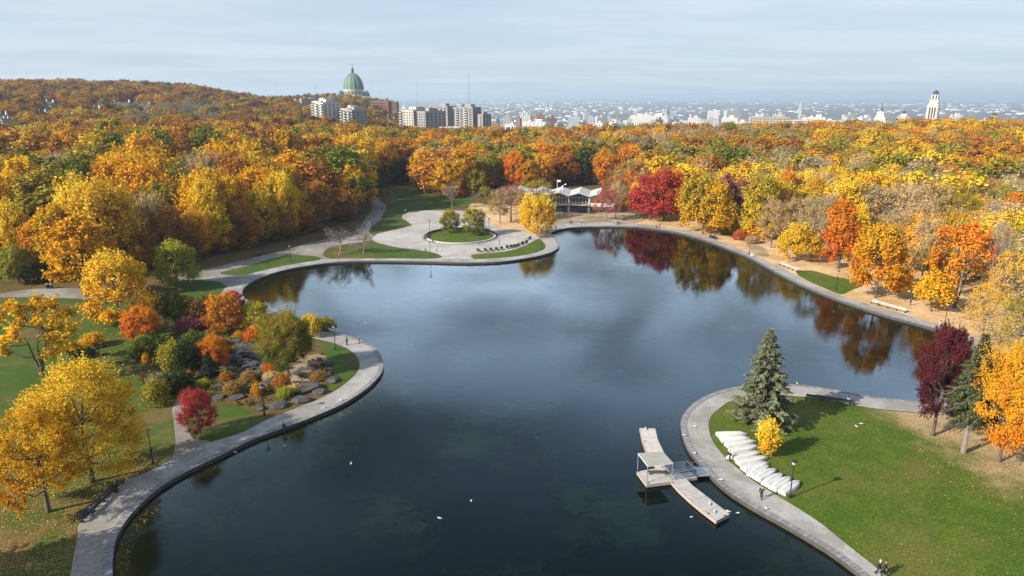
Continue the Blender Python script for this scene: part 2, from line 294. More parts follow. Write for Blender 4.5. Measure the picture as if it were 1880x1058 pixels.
# ------------------------------------------------------------------ terrain
T_AZ = np.array([-180, -60, -37, -31, -25, -19, -16, -13, -9, -6.5, 0, 10, 22, 31, 37, 60, 180.0])
T_R = np.array([0, 235, 330, 420, 560, 700, 850, 1000, 1150, 1300, 1480, 1800, 2500, 4000, 2e5])
T_Z = np.array([
 [0, 0, 4, 8, 10, 10, 10, 10, 10, 10, 10, 0, -60, -110, -110],
 [0, 0, 6, 9, 10, 14, 22, 32, 42, 50, 48, 20, -60, -110, -110],
 [0, 0, 6, 8, 6, 12, 22, 34, 44, 50, 48, 20, -60, -110, -110],
 [0, 0, 7, 9, 9, 13, 23, 34, 44, 52, 48, 15, -60, -110, -110],
 [0, 0, 6, 9, 9, 12, 20, 30, 41, 48, 44, 10, -70, -110, -110],
 [0, 0, 2, 6, 8, 8, 10, 14, 20, 24, 24, 0, -80, -110, -110],
 [0, 0, 0, 2, 5, 6, 7, 12, 18, 22, 30, 5, -80, -110, -110],
 [0, 0, 0, 1, 3, 0, 2, 10, 18, 24, 32, 5, -85, -110, -110],
 [0, 0, 0, 0, 1, -4, -6, -4, 6, 15, 12, -20, -95, -110, -110],
 [0, 0, 0, 0, 0, -5, -10, -20, -30, -40, -50, -70, -100, -110, -110],
 [0, 0, 0, 1, 1, -4, -12, -28, -42, -55, -65, -80, -105, -110, -110],
 [0, 0, 0, 1, 1, 0, -8, -24, -34, -44, -58, -75, -105, -110, -110],
 [0, 0, 0, 1, 1, 2, -2, -14, -22, -32, -45, -70, -105, -110, -110],
 [0, 0, 0, 1, 2, 4, 5, -4, -14, -22, -35, -65, -105, -110, -110],
 [0, 0, 0, 1, 2, 5, 7, -2, -12, -20, -32, -60, -105, -110, -110],
 [0, 0, 0, 0, 0, 0, 0, -5, -12, -20, -32, -60, -105, -110, -110],
 [0, 0, 4, 8, 10, 10, 10, 10, 10, 10, 10, 0, -60, -110, -110]], float)
def terr_np(x, y):
    r = np.hypot(x, y); a = np.degrees(np.arctan2(x, y))
    i = np.clip(np.searchsorted(T_AZ, a) - 1, 0, len(T_AZ) - 2); j = np.clip(np.searchsorted(T_R, r) - 1, 0, len(T_R) - 2)
    fa = (a - T_AZ[i]) / (T_AZ[i + 1] - T_AZ[i]); fr = (r - T_R[j]) / (T_R[j + 1] - T_R[j])
    fa = np.clip(fa, 0, 1); fr = np.clip(fr, 0, 1)
    return (T_Z[i, j] * (1 - fa) + T_Z[i + 1, j] * fa) * (1 - fr) + (T_Z[i, j + 1] * (1 - fa) + T_Z[i + 1, j + 1] * fa) * fr
def terr(x, y): return float(terr_np(np.array([x]), np.array([y]))[0])
# lake outline and promenade land edge, traced in the photograph and laid back on the ground
SHORE = [(204, 1110), (207, 1058), (207, 1029), (211, 999), (221, 975), (236, 952), (261, 925), (295, 896), (340, 869), (400, 840), (465, 808), (522, 787),
 (584, 763), (631, 742), (669, 718), (692, 697), (702, 682), (704, 668), (700, 654), (692, 642), (680, 634), (665, 626), (648, 620), (626, 613), (609, 608),
 (590, 600), (560, 591), (525, 580), (490, 568), (462, 556), (450, 548), (445, 540), (448, 530), (460, 520), (480, 510), (510, 500), (545, 492), (600, 484), (650, 480.5), (710, 480),
 (775, 481), (830, 482.5), (870, 483), (920, 481), (960, 476), (1000, 468), (1020, 460), (1027, 452), (1024, 443), (1015, 435), (1012, 429), (1018, 425), (1033, 421), (1054, 418),
 (1086, 416.7), (1118, 416.4), (1150, 416.7), (1180, 418), (1212, 422), (1242, 427), (1293, 441), (1335, 457), (1374, 473), (1400, 487), (1442, 510), (1482, 529), (1530, 548), (1579, 565), (1630, 581), (1681, 595),
 (1722, 607), (1758, 620), (1784, 638), (1796, 664), (1788, 697), (1768, 720), (1738, 735), (1700, 739), (1648, 734), (1608, 731), (1562, 722), (1497, 711), (1448, 706.5), (1400, 706),
 (1352, 711), (1310, 722), (1278, 738), (1258, 757), (1250.5, 772), (1250, 787), (1255, 808), (1265, 829), (1284, 851.5), (1303, 873), (1328, 897), (1359, 919), (1400, 943), (1442, 966), (1480, 988), (1522, 1014), (1558, 1040), (1585, 1062), (1640, 1115), (1690, 1190), (1600, 1290), (1200, 1330), (700, 1330), (350, 1270), (215, 1180)]
LAND = [(118, 1110), (129, 1058), (136, 1018), (143, 985), (146, 962), (185, 925), (222, 885), (250, 876), (284, 861), (329, 836), (383, 814), (442, 796), (489, 772), (536, 753), (584, 734.5), (619, 716),
 (647, 694), (658, 680), (660, 668), (653, 653), (638, 641), (617, 632), (593, 625.5), (560, 618), (520, 608), (480, 597), (445, 580), (420, 563), (408, 548), (409, 535), (423, 521), (445, 508), (480, 498), (520, 489), (560, 482), (605, 476.5),
 (650, 475), (710, 475), (800, 475.5), (868, 476.2), (900, 475), (932, 472.8), (960, 469.5), (981, 465), (995, 460), (1001.5, 454), (999, 447), (990, 438), (985, 429), (992, 421), (1010, 414), (1040, 409.5), (1080, 408), (1120, 408), (1165, 410.5), (1195, 414),
 (1229, 419), (1271, 426), (1314, 441), (1357, 458), (1400, 476), (1431, 489.5), (1484, 518), (1543, 543), (1604, 562), (1665, 579), (1704, 591), (1755, 606), (1800, 627), (1824, 660), (1815, 700), (1795, 735), (1768, 758), (1732, 762), (1658, 756),
 (1608, 751), (1562, 743.5), (1516, 734), (1454, 728), (1400, 727), (1343, 737), (1318, 753), (1306, 765), (1301, 781), (1307, 808), (1328, 837), (1355, 862), (1390, 889), (1432, 914), (1500, 957), (1560, 1005), (1612, 1046), (1640, 1072), (1690, 1120)]
lake = [G(p.x, p.y) for p in spline(SHORE, 4, True)]
LK = np.array([(p.x, p.y) for p in lake])
def in_poly(x, y, P):
    x = np.asarray(x); y = np.asarray(y); ins = np.zeros(x.shape, bool); n = len(P)
    for i in range(n):
        x0, y0 = P[i]; x1, y1 = P[(i + 1) % n]
        c = ((y0 > y) != (y1 > y)); xi = x0 + (y - y0) * (x1 - x0) / (y1 - y0 + 1e-12); ins ^= c & (x < xi)
    return ins
def edge_dist(x, y, P):
    d = np.full(np.shape(x), 1e9); n = len(P)
    for i in range(n):
        a = P[i]; b = P[(i + 1) % n]; ab = b - a; L2 = ab @ ab + 1e-12
        t = np.clip(((x - a[0]) * ab[0] + (y - a[1]) * ab[1]) / L2, 0, 1)
        d = np.minimum(d, np.hypot(x - a[0] - t * ab[0], y - a[1] - t * ab[1]))
    return d
def build_terrain():
    th = np.concatenate([np.arange(-180, -50, 2.5), np.arange(-50, 50, 0.30), np.arange(50, 180, 2.5)])
    rr = np.concatenate([[2, 8, 16, 22, 27], np.arange(30, 300, 1.1), 300 * np.exp(np.linspace(0, math.log(200), 110))])
    A, RR = np.meshgrid(np.radians(th), rr); x = (RR * np.sin(A)).ravel(); y = (RR * np.cos(A)).ravel()
    z = terr_np(x, y)
    # small natural unevenness away from the paths
    far = np.clip((RR.ravel() - 330) / 200, 0, 1); z = z + far * (RR.ravel() < 1600) * 1.2 * (np.sin(x * .031 + 1) * np.sin(y * .027))
    near = (RR.ravel() < 300) & (np.abs(A.ravel()) < R(52)); idx = np.where(near)[0]
    ins = in_poly(x[idx], y[idx], LK); d = edge_dist(x[idx], y[idx], LK)
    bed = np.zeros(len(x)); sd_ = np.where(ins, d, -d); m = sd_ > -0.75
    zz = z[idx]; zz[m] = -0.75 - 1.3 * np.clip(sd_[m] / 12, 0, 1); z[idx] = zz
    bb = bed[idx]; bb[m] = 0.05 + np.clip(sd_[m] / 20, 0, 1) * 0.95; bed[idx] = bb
    nt, nr = len(th), len(rr); v = np.stack([x, y, z], 1)
    i = np.arange(nr - 1)[:, None] * nt + np.arange(nt)[None, :]; j = np.arange(nr - 1)[:, None] * nt + (np.arange(nt)[None, :] + 1) % nt
    f = np.stack([i, i + nt, j + nt, j], -1).reshape(-1, 4)
    me = quad_mesh('ground', v, f)
    me.polygons.foreach_set('use_smooth', np.ones(len(f), bool))
    at = me.attributes.new('zone', 'FLOAT_COLOR', 'POINT')
    plain = np.clip((np.hypot(x, y) - 1700) / 700, 0, 1); wood = np.clip((np.hypot(x, y) - 400) / 100, 0, 1)
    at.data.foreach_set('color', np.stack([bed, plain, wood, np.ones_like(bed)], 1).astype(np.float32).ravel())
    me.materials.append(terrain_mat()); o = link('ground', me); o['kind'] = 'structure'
def quad_mesh(name, v, f):
    me = bpy.data.meshes.new(name); me.vertices.add(len(v)); me.vertices.foreach_set('co', np.asarray(v, np.float32).ravel())
    k = f.shape[1]; me.loops.add(f.size); me.loops.foreach_set('vertex_index', f.astype(np.int32).ravel())
    me.polygons.add(len(f)); me.polygons.foreach_set('loop_start', np.arange(0, f.size, k, dtype=np.int32))
    me.update(calc_edges=True); return me
def terrain_mat():
    m, nt, n, l, out = nodes_of('terrain')
    b = n.new('ShaderNodeBsdfPrincipled'); b.inputs['Roughness'].default_value = 0.95; b.inputs['Specular IOR Level'].default_value = 0.1
    a = n.new('ShaderNodeAttribute'); a.attribute_name = 'zone'; sep = n.new('ShaderNodeSeparateColor'); l.new(a.outputs['Color'], sep.inputs[0])
    geo = n.new('ShaderNodeNewGeometry')
    def noise(s, det=8, rough=.65):
        t = n.new('ShaderNodeTexNoise'); t.inputs['Scale'].default_value = s; t.inputs['Detail'].default_value = det; t.inputs['Roughness'].default_value = rough; l.new(geo.outputs['Position'], t.inputs[0]); return t.outputs['Fac']
    def ramp(s, a0, b0):
        r = n.new('ShaderNodeMapRange'); r.interpolation_type = 'SMOOTHSTEP'; r.inputs[1].default_value = a0; r.inputs[2].default_value = b0; l.new(s, r.inputs[0]); return r.outputs[0]
    def mix(f, c1, c2):
        x = n.new('ShaderNodeMix'); x.data_type = 'RGBA'
        if isinstance(f, float): x.inputs[0].default_value = f
        else: l.new(f, x.inputs[0])
        for s, c in ((6, c1), (7, c2)):
            if isinstance(c, tuple): x.inputs[s].default_value = (*c, 1)
            else: l.new(c, x.inputs[s])
        return x.outputs[2]
    floor = mix(ramp(noise(.12), .42, .6), (0.135, 0.085, 0.035), (0.075, 0.075, 0.024)); floor = mix(ramp(noise(2.4), .5, .62), floor, (0.20, 0.115, 0.04))
    # wooded city plain: bare crowns, lawns and streets seen from far away
    plain = mix(ramp(noise(.006), .45, .6), (0.085, 0.068, 0.060), (0.115, 0.085, 0.070)); plain = mix(ramp(noise(.022, 10, .8), .53, .6), plain, (0.20, 0.19, 0.19))
    plain = mix(ramp(noise(.0016, 10, .7), .52, .62), plain, (0.10, 0.085, 0.045))
    bed = mix(ramp(sep.outputs[0], .06, .20), (0.26, 0.20, 0.055), (0.055, 0.075, 0.022)); bed = mix(ramp(sep.outputs[0], .16, .62), bed, (0.013, 0.026, 0.020))  # ochre shallows darkening offshore; light lost in deeper water is put into the colour
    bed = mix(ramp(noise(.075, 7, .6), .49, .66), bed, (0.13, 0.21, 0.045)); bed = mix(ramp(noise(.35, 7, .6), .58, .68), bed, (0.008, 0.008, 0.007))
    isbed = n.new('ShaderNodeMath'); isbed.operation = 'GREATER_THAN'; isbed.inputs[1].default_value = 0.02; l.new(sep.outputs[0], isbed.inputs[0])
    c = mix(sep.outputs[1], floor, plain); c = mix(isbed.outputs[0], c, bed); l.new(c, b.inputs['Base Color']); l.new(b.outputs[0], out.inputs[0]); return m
build_terrain()
# ------------------------------------------------------------------ water
def water_mat():
    m, nt, n, l, out = nodes_of('water')
    geo = n.new('ShaderNodeNewGeometry')
    mp = n.new('ShaderNodeMapping'); mp.inputs['Scale'].default_value = (1, 1.5, 1); mp.inputs['Rotation'].default_value = (0, 0, .3); l.new(geo.outputs['Position'], mp.inputs[0])
    no = n.new('ShaderNodeTexNoise'); no.inputs['Scale'].default_value = 1.5; no.inputs['Detail'].default_value = 4; no.inputs['Roughness'].default_value = .55; l.new(mp.outputs[0], no.inputs[0])
    big = n.new('ShaderNodeTexNoise'); big.inputs['Scale'].default_value = .035; big.inputs['Detail'].default_value = 3; l.new(geo.outputs['Position'], big.inputs[0])
    mr = n.new('ShaderNodeMapRange'); mr.interpolation_type = 'SMOOTHSTEP'; mr.inputs[1].default_value = .40; mr.inputs[2].default_value = .68; mr.inputs[3].default_value = .10; mr.inputs[4].default_value = .45; l.new(big.outputs['Fac'], mr.inputs[0])
    bp = n.new('ShaderNodeBump'); bp.inputs['Distance'].default_value = .030; l.new(mr.outputs[0], bp.inputs['Strength']); l.new(no.outputs['Fac'], bp.inputs['Height'])
    fr = n.new('ShaderNodeFresnel'); fr.inputs['IOR'].default_value = 1.33; l.new(bp.outputs[0], fr.inputs['Normal'])
    tr = n.new('ShaderNodeBsdfTransparent'); tr.inputs[0].default_value = (.60, .74, .68, 1)
    gl = n.new('ShaderNodeBsdfGlossy'); gl.inputs['Roughness'].default_value = .035; gl.inputs[0].default_value = (.86, .94, 1, 1); l.new(bp.outputs[0], gl.inputs['Normal'])
    df = n.new('ShaderNodeBsdfDiffuse'); df.inputs[0].default_value = (.008, .017, .014, 1)      # suspended silt and algae
    body = n.new('ShaderNodeMixShader'); body.inputs[0].default_value = .15; l.new(tr.outputs[0], body.inputs[1]); l.new(df.outputs[0], body.inputs[2])
    mx = n.new('ShaderNodeMixShader'); l.new(fr.outputs[0], mx.inputs[0]); l.new(body.outputs[0], mx.inputs[1]); l.new(gl.outputs[0], mx.inputs[2]); l.new(mx.outputs[0], out.inputs[0]); return m
M['water'] = water_mat()
def sheet(name, pts, z, mat, n=4, kind='structure', world=False, closed=True, thick=0.0):
    P = [Vector((p[0], p[1])) for p in pts] if n == 0 else spline(pts, n, closed)
    if not world: P = [G(p.x, p.y) for p in P]
    bm = bmesh.new(); vs = [bm.verts.new((p.x, p.y, z)) for p in P]; f = bm.faces.new(vs); f.normal_update()
    if f.normal.z < 0: f.normal_flip()
    top = bmesh.ops.triangulate(bm, faces=[f])
    if thick:
        k = len(P)
        lo = [bm.verts.new((p.x, p.y, z - thick)) for p in P]
        for i in range(k): bm.faces.new((vs[i], lo[i], lo[(i + 1) % k], vs[(i + 1) % k]))
    me = bpy.data.meshes.new(name); bm.to_mesh(me); bm.free(); me.materials.append(mat); o = link(name, me); o['kind'] = kind; return o
W_Z = -0.42
sheet('water', [(p.x, p.y) for p in lake], W_Z, M['water'], 0, world=True)
# promenade ring between shore and land edge
def strip(name, A, B, z, mat):
    bm = bmesh.new(); vs = [bm.verts.new((p.x, p.y, z)) for p in A + list(reversed(B))]; f = bm.faces.new(vs); f.normal_update()
    if f.normal.z < 0: f.normal_flip()
    bmesh.ops.triangulate(bm, faces=[f]); me = bpy.data.meshes.new(name); bm.to_mesh(me); bm.free(); me.materials.append(mat); o = link(name, me); o['kind'] = 'structure'; return o
n_vis = SHORE.index((1640, 1115)) + 1
shore_open = [G(p.x, p.y) for p in spline(SHORE[:n_vis], 5)]
land_open = [G(p.x, p.y) for p in spline(LAND, 5)]
strip('path', shore_open, land_open, 0.07, M['path'])
# coping and wall along the whole waterline
def offset(P, d, closed=True):
    out = []; n = len(P)
    for i in range(n):
        a, b = P[i - 1 if closed or i else 0], P[(i + 1) % n if closed or i < n - 1 else n - 1]
        t = Vector((b.x - a.x, b.y - a.y)).normalized(); out.append(Vector((P[i].x - t.y * d, P[i].y + t.x * d, 0)))
    return out
sgn = 1 if sum(lake[i].x * lake[(i + 1) % len(lake)].y - lake[(i + 1) % len(lake)].x * lake[i].y for i in range(len(lake))) < 0 else -1
rnd0 = random.Random(3)
def ring(name, P, Q, zp, zq, mat, joints=False):
    mb = MB(); n = len(P)
    for i in range(n):
        j = (i + 1) % n; L = (P[j] - P[i]).length; m_ = max(1, round(L / 1.6)) if joints else 1
        for q in range(m_):
            a, b, c, d = P[i].lerp(P[j], q / m_), P[i].lerp(P[j], (q + 1) / m_), Q[i].lerp(Q[j], (q + 1) / m_), Q[i].lerp(Q[j], q / m_)
            if joints: g = min(.3, .03 / (L / m_)); a, b, c, d = a.lerp(b, g), b.lerp(a, g), c.lerp(d, g), d.lerp(c, g)
            mb.face([(a.x, a.y, zp), (b.x, b.y, zp), (c.x, c.y, zq), (d.x, d.y, zq)], rnd0.randrange(len(mat)) if isinstance(mat, list) else 0)
    o = mb.build(name, mat); o['kind'] = 'structure'; return o
ring('kerb_wall', offset(lake, 0.03 * sgn), offset(lake, 0.84 * sgn), 0.09, 0.09, M['dark_wall'])
ring('kerb', offset(lake, 0.02 * sgn), offset(lake, 0.85 * sgn), 0.12, 0.12, [M['coping'], M['coping_b']], True)
ring('kerb', offset(lake, 0.85 * sgn), offset(lake, 0.85 * sgn), 0.12, 0.0, M['coping'])
ring('kerb_wall', offset(lake, 0.02 * sgn), offset(lake, 0.0), 0.12, -1.3, M['dark_wall'])
# lawns, side paths and squares
sheet('ground', [(-120, 560), (0, 548), (90, 547), (185, 549), (300, 545), (330, 540), (412, 552), (430, 572), (470, 600), (440, 640), (400, 700), (345, 740), (318, 770), (322, 815), (329, 836), (284, 861), (222, 885), (146, 962), (136, 1018), (118, 1110), (-200, 1200), (-500, 900)], 0.02, M['park_ground'])
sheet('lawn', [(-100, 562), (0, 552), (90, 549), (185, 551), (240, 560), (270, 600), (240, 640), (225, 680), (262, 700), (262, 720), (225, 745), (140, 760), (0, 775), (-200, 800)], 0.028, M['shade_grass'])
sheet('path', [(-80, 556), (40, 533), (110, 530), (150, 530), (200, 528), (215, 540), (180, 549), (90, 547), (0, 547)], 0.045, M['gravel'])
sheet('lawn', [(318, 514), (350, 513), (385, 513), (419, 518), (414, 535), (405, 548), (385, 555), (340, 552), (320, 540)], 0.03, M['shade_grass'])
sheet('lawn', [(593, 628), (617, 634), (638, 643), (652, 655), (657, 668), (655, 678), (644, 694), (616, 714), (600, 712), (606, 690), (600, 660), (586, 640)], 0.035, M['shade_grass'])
sheet('dirt', [(480, 690), (530, 664), (590, 650), (604, 672), (606, 700), (560, 708), (500, 706)], 0.037, M['dirt'])
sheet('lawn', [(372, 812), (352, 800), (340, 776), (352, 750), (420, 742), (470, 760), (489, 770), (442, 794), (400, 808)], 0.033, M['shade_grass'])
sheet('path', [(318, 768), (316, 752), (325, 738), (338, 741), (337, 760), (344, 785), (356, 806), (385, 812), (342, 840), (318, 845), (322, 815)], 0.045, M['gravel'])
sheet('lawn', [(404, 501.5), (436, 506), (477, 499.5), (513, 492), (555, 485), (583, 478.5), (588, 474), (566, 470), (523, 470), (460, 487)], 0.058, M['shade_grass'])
sheet('path', [(330, 508), (385, 493), (428, 483), (481, 470), (534, 457), (560, 448), (600, 439), (632, 429), (656, 423), (668, 406), (680, 390), (683, 376), (676, 363), (675, 350), (684, 350), (690, 362), (700, 370), (709, 379), (705, 392), (694, 408), (676, 424),
 (690, 436), (684, 441), (660, 446), (640, 448), (610, 453), (594, 463), (600, 474), (620, 478), (560, 487), (520, 492), (470, 504), (440, 516), (415, 525), (400, 517), (330, 513)], 0.05, M['gravel'], n=3)
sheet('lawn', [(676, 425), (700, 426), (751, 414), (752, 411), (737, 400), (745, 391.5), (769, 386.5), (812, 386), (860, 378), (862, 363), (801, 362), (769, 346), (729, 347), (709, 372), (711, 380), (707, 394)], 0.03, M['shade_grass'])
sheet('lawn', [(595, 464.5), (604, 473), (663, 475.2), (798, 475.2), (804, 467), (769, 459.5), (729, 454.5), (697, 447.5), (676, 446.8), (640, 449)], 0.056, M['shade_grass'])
sheet('dirt', [(597, 465), (606, 472.5), (660, 474.5), (690, 470), (672, 458), (660, 452), (640, 450)], 0.060, M['park_ground'])
sheet('plaza', [(684, 440), (690, 432), (700, 428), (751, 416), (754, 411.5), (738, 400), (746, 392), (766, 387.5), (811, 386.5), (860, 388), (892, 395.5), (897, 406), (916, 419.5), (956, 423), (982, 429), (990, 438), (977, 444), (964, 452), (932, 461.5), (897, 465), (866, 468.5), (868, 477), (800, 476.5), (804, 467), (769, 460), (729, 455), (697, 447.5)], 0.052, M['plaza'], n=3)
sheet('lawn', [(867, 468.5), (870, 475.5), (900, 474.2), (932, 472.2), (960, 469), (981, 464.6), (994, 459.5), (1001, 454), (998, 447), (988, 440), (978, 443.8), (965, 452), (932, 461.5), (897, 465)], 0.078, M['grass'])
sheet('ground', [(862, 386), (890, 392), (897, 406), (916, 419), (956, 422.5), (985, 428), (1000, 417), (1030, 411), (1034, 398), (1010, 385), (960, 380), (900, 376), (866, 374)], 0.04, M['litter'])
sheet('plaza', [(1012, 413), (1040, 408.8), (1080, 407.3), (1120, 407.5), (1165, 410), (1185, 400), (1150, 390), (1090, 387), (1030, 386), (1020, 396)], 0.062, M['dirt'])
sheet('ground', [(1165, 410.8), (1229, 419.3), (1271, 426.3), (1314, 441.3), (1357, 458.3), (1400, 476.3), (1431, 489.8), (1484, 518.3), (1543, 543.3), (1604, 562.3), (1665, 579.3), (1704, 591.3), (1755, 606.3), (1800, 627.3), (1824, 660), (2100, 640), (2100, 440), (1800, 430), (1500, 410), (1300, 395), (1190, 395)], 0.025, M['litter'])
sheet('lawn', [(1462, 501), (1484, 516.5), (1515, 530), (1543, 541), (1560, 535), (1585, 523), (1570, 515), (1530, 508), (1490, 497)], 0.04, M['grass'])
sheet('path', [(1380, 462), (1395, 470), (1412, 470), (1402, 455), (1380, 445), (1370, 448)], 0.04, M['dirt'])
sheet('lawn', [(1301, 782), (1306, 766), (1318, 754), (1343, 738), (1400, 728), (1454, 729), (1516, 735), (1562, 744.5), (1608, 752), (1658, 757), (1732, 763), (1768, 759), (1795, 735), (1815, 701), (1824, 664), (2100, 660), (2200, 1200), (1690, 1122), (1640, 1073), (1612, 1047), (1560, 1006), (1500, 958), (1432, 915), (1390, 890), (1355, 863), (1328, 838), (1307, 809)], 0.036, M['point_grass'])
# ------------------------------------------------------------------ tree meshes
def unit(a): return a / (np.linalg.norm(a, axis=-1, keepdims=True) + 1e-9)
def leaf_cards(name, c, nrm, size, elong, var, mat, axis=None):
    N = len(c); rng = np.random.default_rng(N)
    nrm = unit(nrm); t = rng.normal(size=(N, 3)) if axis is None else axis
    t = unit(t - nrm * np.sum(t * nrm, 1, keepdims=True)); b = np.cross(nrm, t)
    L = (size * elong)[:, None]; W = size[:, None]
    v = np.stack([c + t * L, c + b * W + nrm * W * .15, c - t * L, c - b * W + nrm * W * .15], 1).reshape(-1, 3)
    me = quad_mesh(name, v, np.arange(4 * N).reshape(-1, 4)); at = me.attributes.new('var', 'FLOAT_COLOR', 'POINT')
    col = np.repeat(np.concatenate([var, np.ones((N, 1))], 1), 4, 0); at.data.foreach_set('color', col.astype(np.float32).ravel())
    me.materials.append(mat); return me
def make_tree(seed, Hn, W, base, lobes, puffs, leaves, size, prof=1.0, lobe_r=.42, twig=0.0, spread=1.0, bark='bark', multi=1, bare=0, pr_=(.24, .60), nj=.55, shoot=.38, bv=1.0):
    """deciduous tree -> (crown mesh, trunk mesh). Crown is lobes > puffs > leaf cards; the limbs reach every lobe."""
    rng = np.random.default_rng(seed); mb = MB(); C, N_, S, E_, V_, AX = [], [], [], [], [], []
    lob = []
    for i in range(lobes):
        f = (i + .5) / lobes; a = i * 2.39996 + rng.uniform(-.35, .35)
        t = base + (1 - base) * (0.12 + .76 * f ** .9) + rng.uniform(-.04, .04)
        rr = W / 2 * max(.12, (1 - abs((t - base) / (1 - base) - .42 * prof) ** 1.7 * 1.55)) * rng.uniform(.55, .80) * spread
        if i == lobes - 1: rr *= .25
        lob.append((np.array([math.cos(a) * rr, math.sin(a) * rr, t * Hn]), W / 2 * lobe_r * rng.uniform(.78, 1.2)))
    th = Hn * (base * .9 + .05); stems = []
    for s in range(multi):
        ang = 2 * math.pi * s / max(multi, 1) + rng.uniform(0, 1); k = 0 if multi == 1 else Hn * .10
        tip = np.array([math.cos(ang) * k * 1.6, math.sin(ang) * k * 1.6, Hn * .62]); mid = np.array([math.cos(ang) * k * .5, math.sin(ang) * k * .5, th])
        r0 = Hn * .020 / math.sqrt(multi) ** .6
        mb.tube([(0.15 * k * math.cos(ang) * .3, .15 * k * math.sin(ang) * .3, -.3), (mid * .15).tolist(), mid.tolist(), ((mid + tip) / 2 + rng.normal(size=3) * .25).tolist(), tip.tolist()], [r0 * 1.7, r0 * 1.15, r0 * .9, r0 * .6, r0 * .2], 7)
        stems.append((mid, tip))
    for li, (lc, lr) in enumerate(lob):
        mid, tip = stems[li % len(stems)]
        f = min(.85, max(0, (lc[2] - mid[2] - Hn * .12) / max(.1, tip[2] - mid[2]))); st = mid + (tip - mid) * f
        bend = (st + lc) / 2 + np.array([0, 0, -.04 * Hn]) + rng.normal(size=3) * .2
        r1 = Hn * .0085; mb.tube([st, bend, lc], [r1, r1 * .7, r1 * .35], 5, cap=False)
        for p in range(puffs):
            d = unit(rng.normal(size=3)); out = unit(np.array([lc[0], lc[1], (lc[2] - Hn * (base + .30)) * .9 + .6]))
            if d @ out < -.25: d = unit(d + 1.3 * out)
            pc = lc + d * lr * rng.uniform(.55, 1.0); pr = lr * rng.uniform(*pr_)
            if rng.random() < (.55 + bare): mb.tube([lc, (lc + pc) / 2 + rng.normal(size=3) * .15, pc], [r1 * .34, r1 * .22, r1 * .1], 3, cap=False)
            n = int(leaves * rng.uniform(.6, 1.4)); q = unit(rng.normal(size=(n, 3))); low = q[:, 2] < -.35; q[low, 2] *= -rng.choice([1, -1], low.sum(), p=[.6, .4])
            rad = pr * np.minimum(np.abs(rng.normal(0, .66, n)) + .12, 1.5); pos = pc + q * rad[:, None] * np.array([1.1, 1.1, .82])
            ns = max(2, int(4 * pr)); sdir = unit(out * .8 + np.array([0, 0, .75]) + rng.normal(size=(ns, 3)) * .62); si = rng.integers(0, ns, n); on = rng.random(n) < shoot      # leafy shoots that break the outline
            along = pc + sdir[si] * (pr * rng.uniform(.3, 1.75, n))[:, None] + rng.normal(size=(n, 3)) * size * .9
            pos = np.where(on[:, None], along, pos)
            C.append(pos); N_.append(q * .8 + rng.normal(size=(n, 3)) * nj + np.array([0, 0, .35]) + out * .35)
            isT = rng.random(n) < twig; S.append(np.where(isT, size * .10, size * rng.uniform(.65, 1.25, n))); E_.append(np.where(isT, 17.0, 1.25))
            AX.append(np.where(isT[:, None], q * .8 + np.array([0, 0, .8]) + rng.normal(size=(n, 3)) * .25, rng.normal(size=(n, 3))))
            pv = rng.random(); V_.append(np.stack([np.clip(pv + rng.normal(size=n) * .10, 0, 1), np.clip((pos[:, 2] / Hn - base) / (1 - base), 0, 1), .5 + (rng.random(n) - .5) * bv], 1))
    PC = np.concatenate(C); rad = np.percentile(np.hypot(PC[:, 0], PC[:, 1]), 96); top = np.percentile(PC[:, 2], 99.6); fx, fz = W / 2 / rad, Hn / top
    PC = PC * np.array([fx, fx, fz]); mb.v = [(x * fx, y * fx, z * fz) for x, y, z in mb.v]
    crown = leaf_cards('crown', PC, np.concatenate(N_), np.concatenate(S), np.concatenate(E_), np.concatenate(V_), M['leaf'], np.concatenate(AX))
    trunk = mb.mesh('trunk', M[bark]); trunk.polygons.foreach_set('use_smooth', [True] * len(trunk.polygons)); return crown, trunk
def make_bare(seed, Hn, W, bark='pale_bark', lv=4):
    rng = np.random.default_rng(seed); mb = MB(); tw = MB()
    def grow(p, d, L, r, k):
        n = 3; pts = [p]; dd = d
        for i in range(n): dd = unit(dd + rng.normal(size=3) * .16 + np.array([0, 0, .06])); pts.append(pts[-1] + dd * L / n)
        (mb if k < 2 else tw).tube(pts, [r, r * .85, r * .7, r * .5], 6 if k < 1 else (4 if k < 2 else 3), cap=False)
        if k >= lv: return
        for i in range(rng.integers(4, 6) if k else 7):
            f = rng.uniform(.35, 1.0); q = pts[min(n - 1, int(f * n))]; q = q + (pts[min(n, int(f * n) + 1)] - q) * (f * n - int(f * n))
            side = unit(np.cross(dd, rng.normal(size=3))); grow(q, unit(dd * .75 + side * rng.uniform(.5, 1.0)), L * rng.uniform(.5, .68), r * .54, k + 1)
    grow(np.array([0, 0, -.2]), np.array([0, 0, 1.0]), Hn * .52, Hn * .021, 0)
    out = []
    for nm, b in (('crown', tw), ('trunk', mb)):
        a = np.array(b.v); a[:, :2] *= W / (Hn * .75); b.v = [tuple(q) for q in a]; out.append(b.mesh(nm, M[bark]))
    return tuple(out)
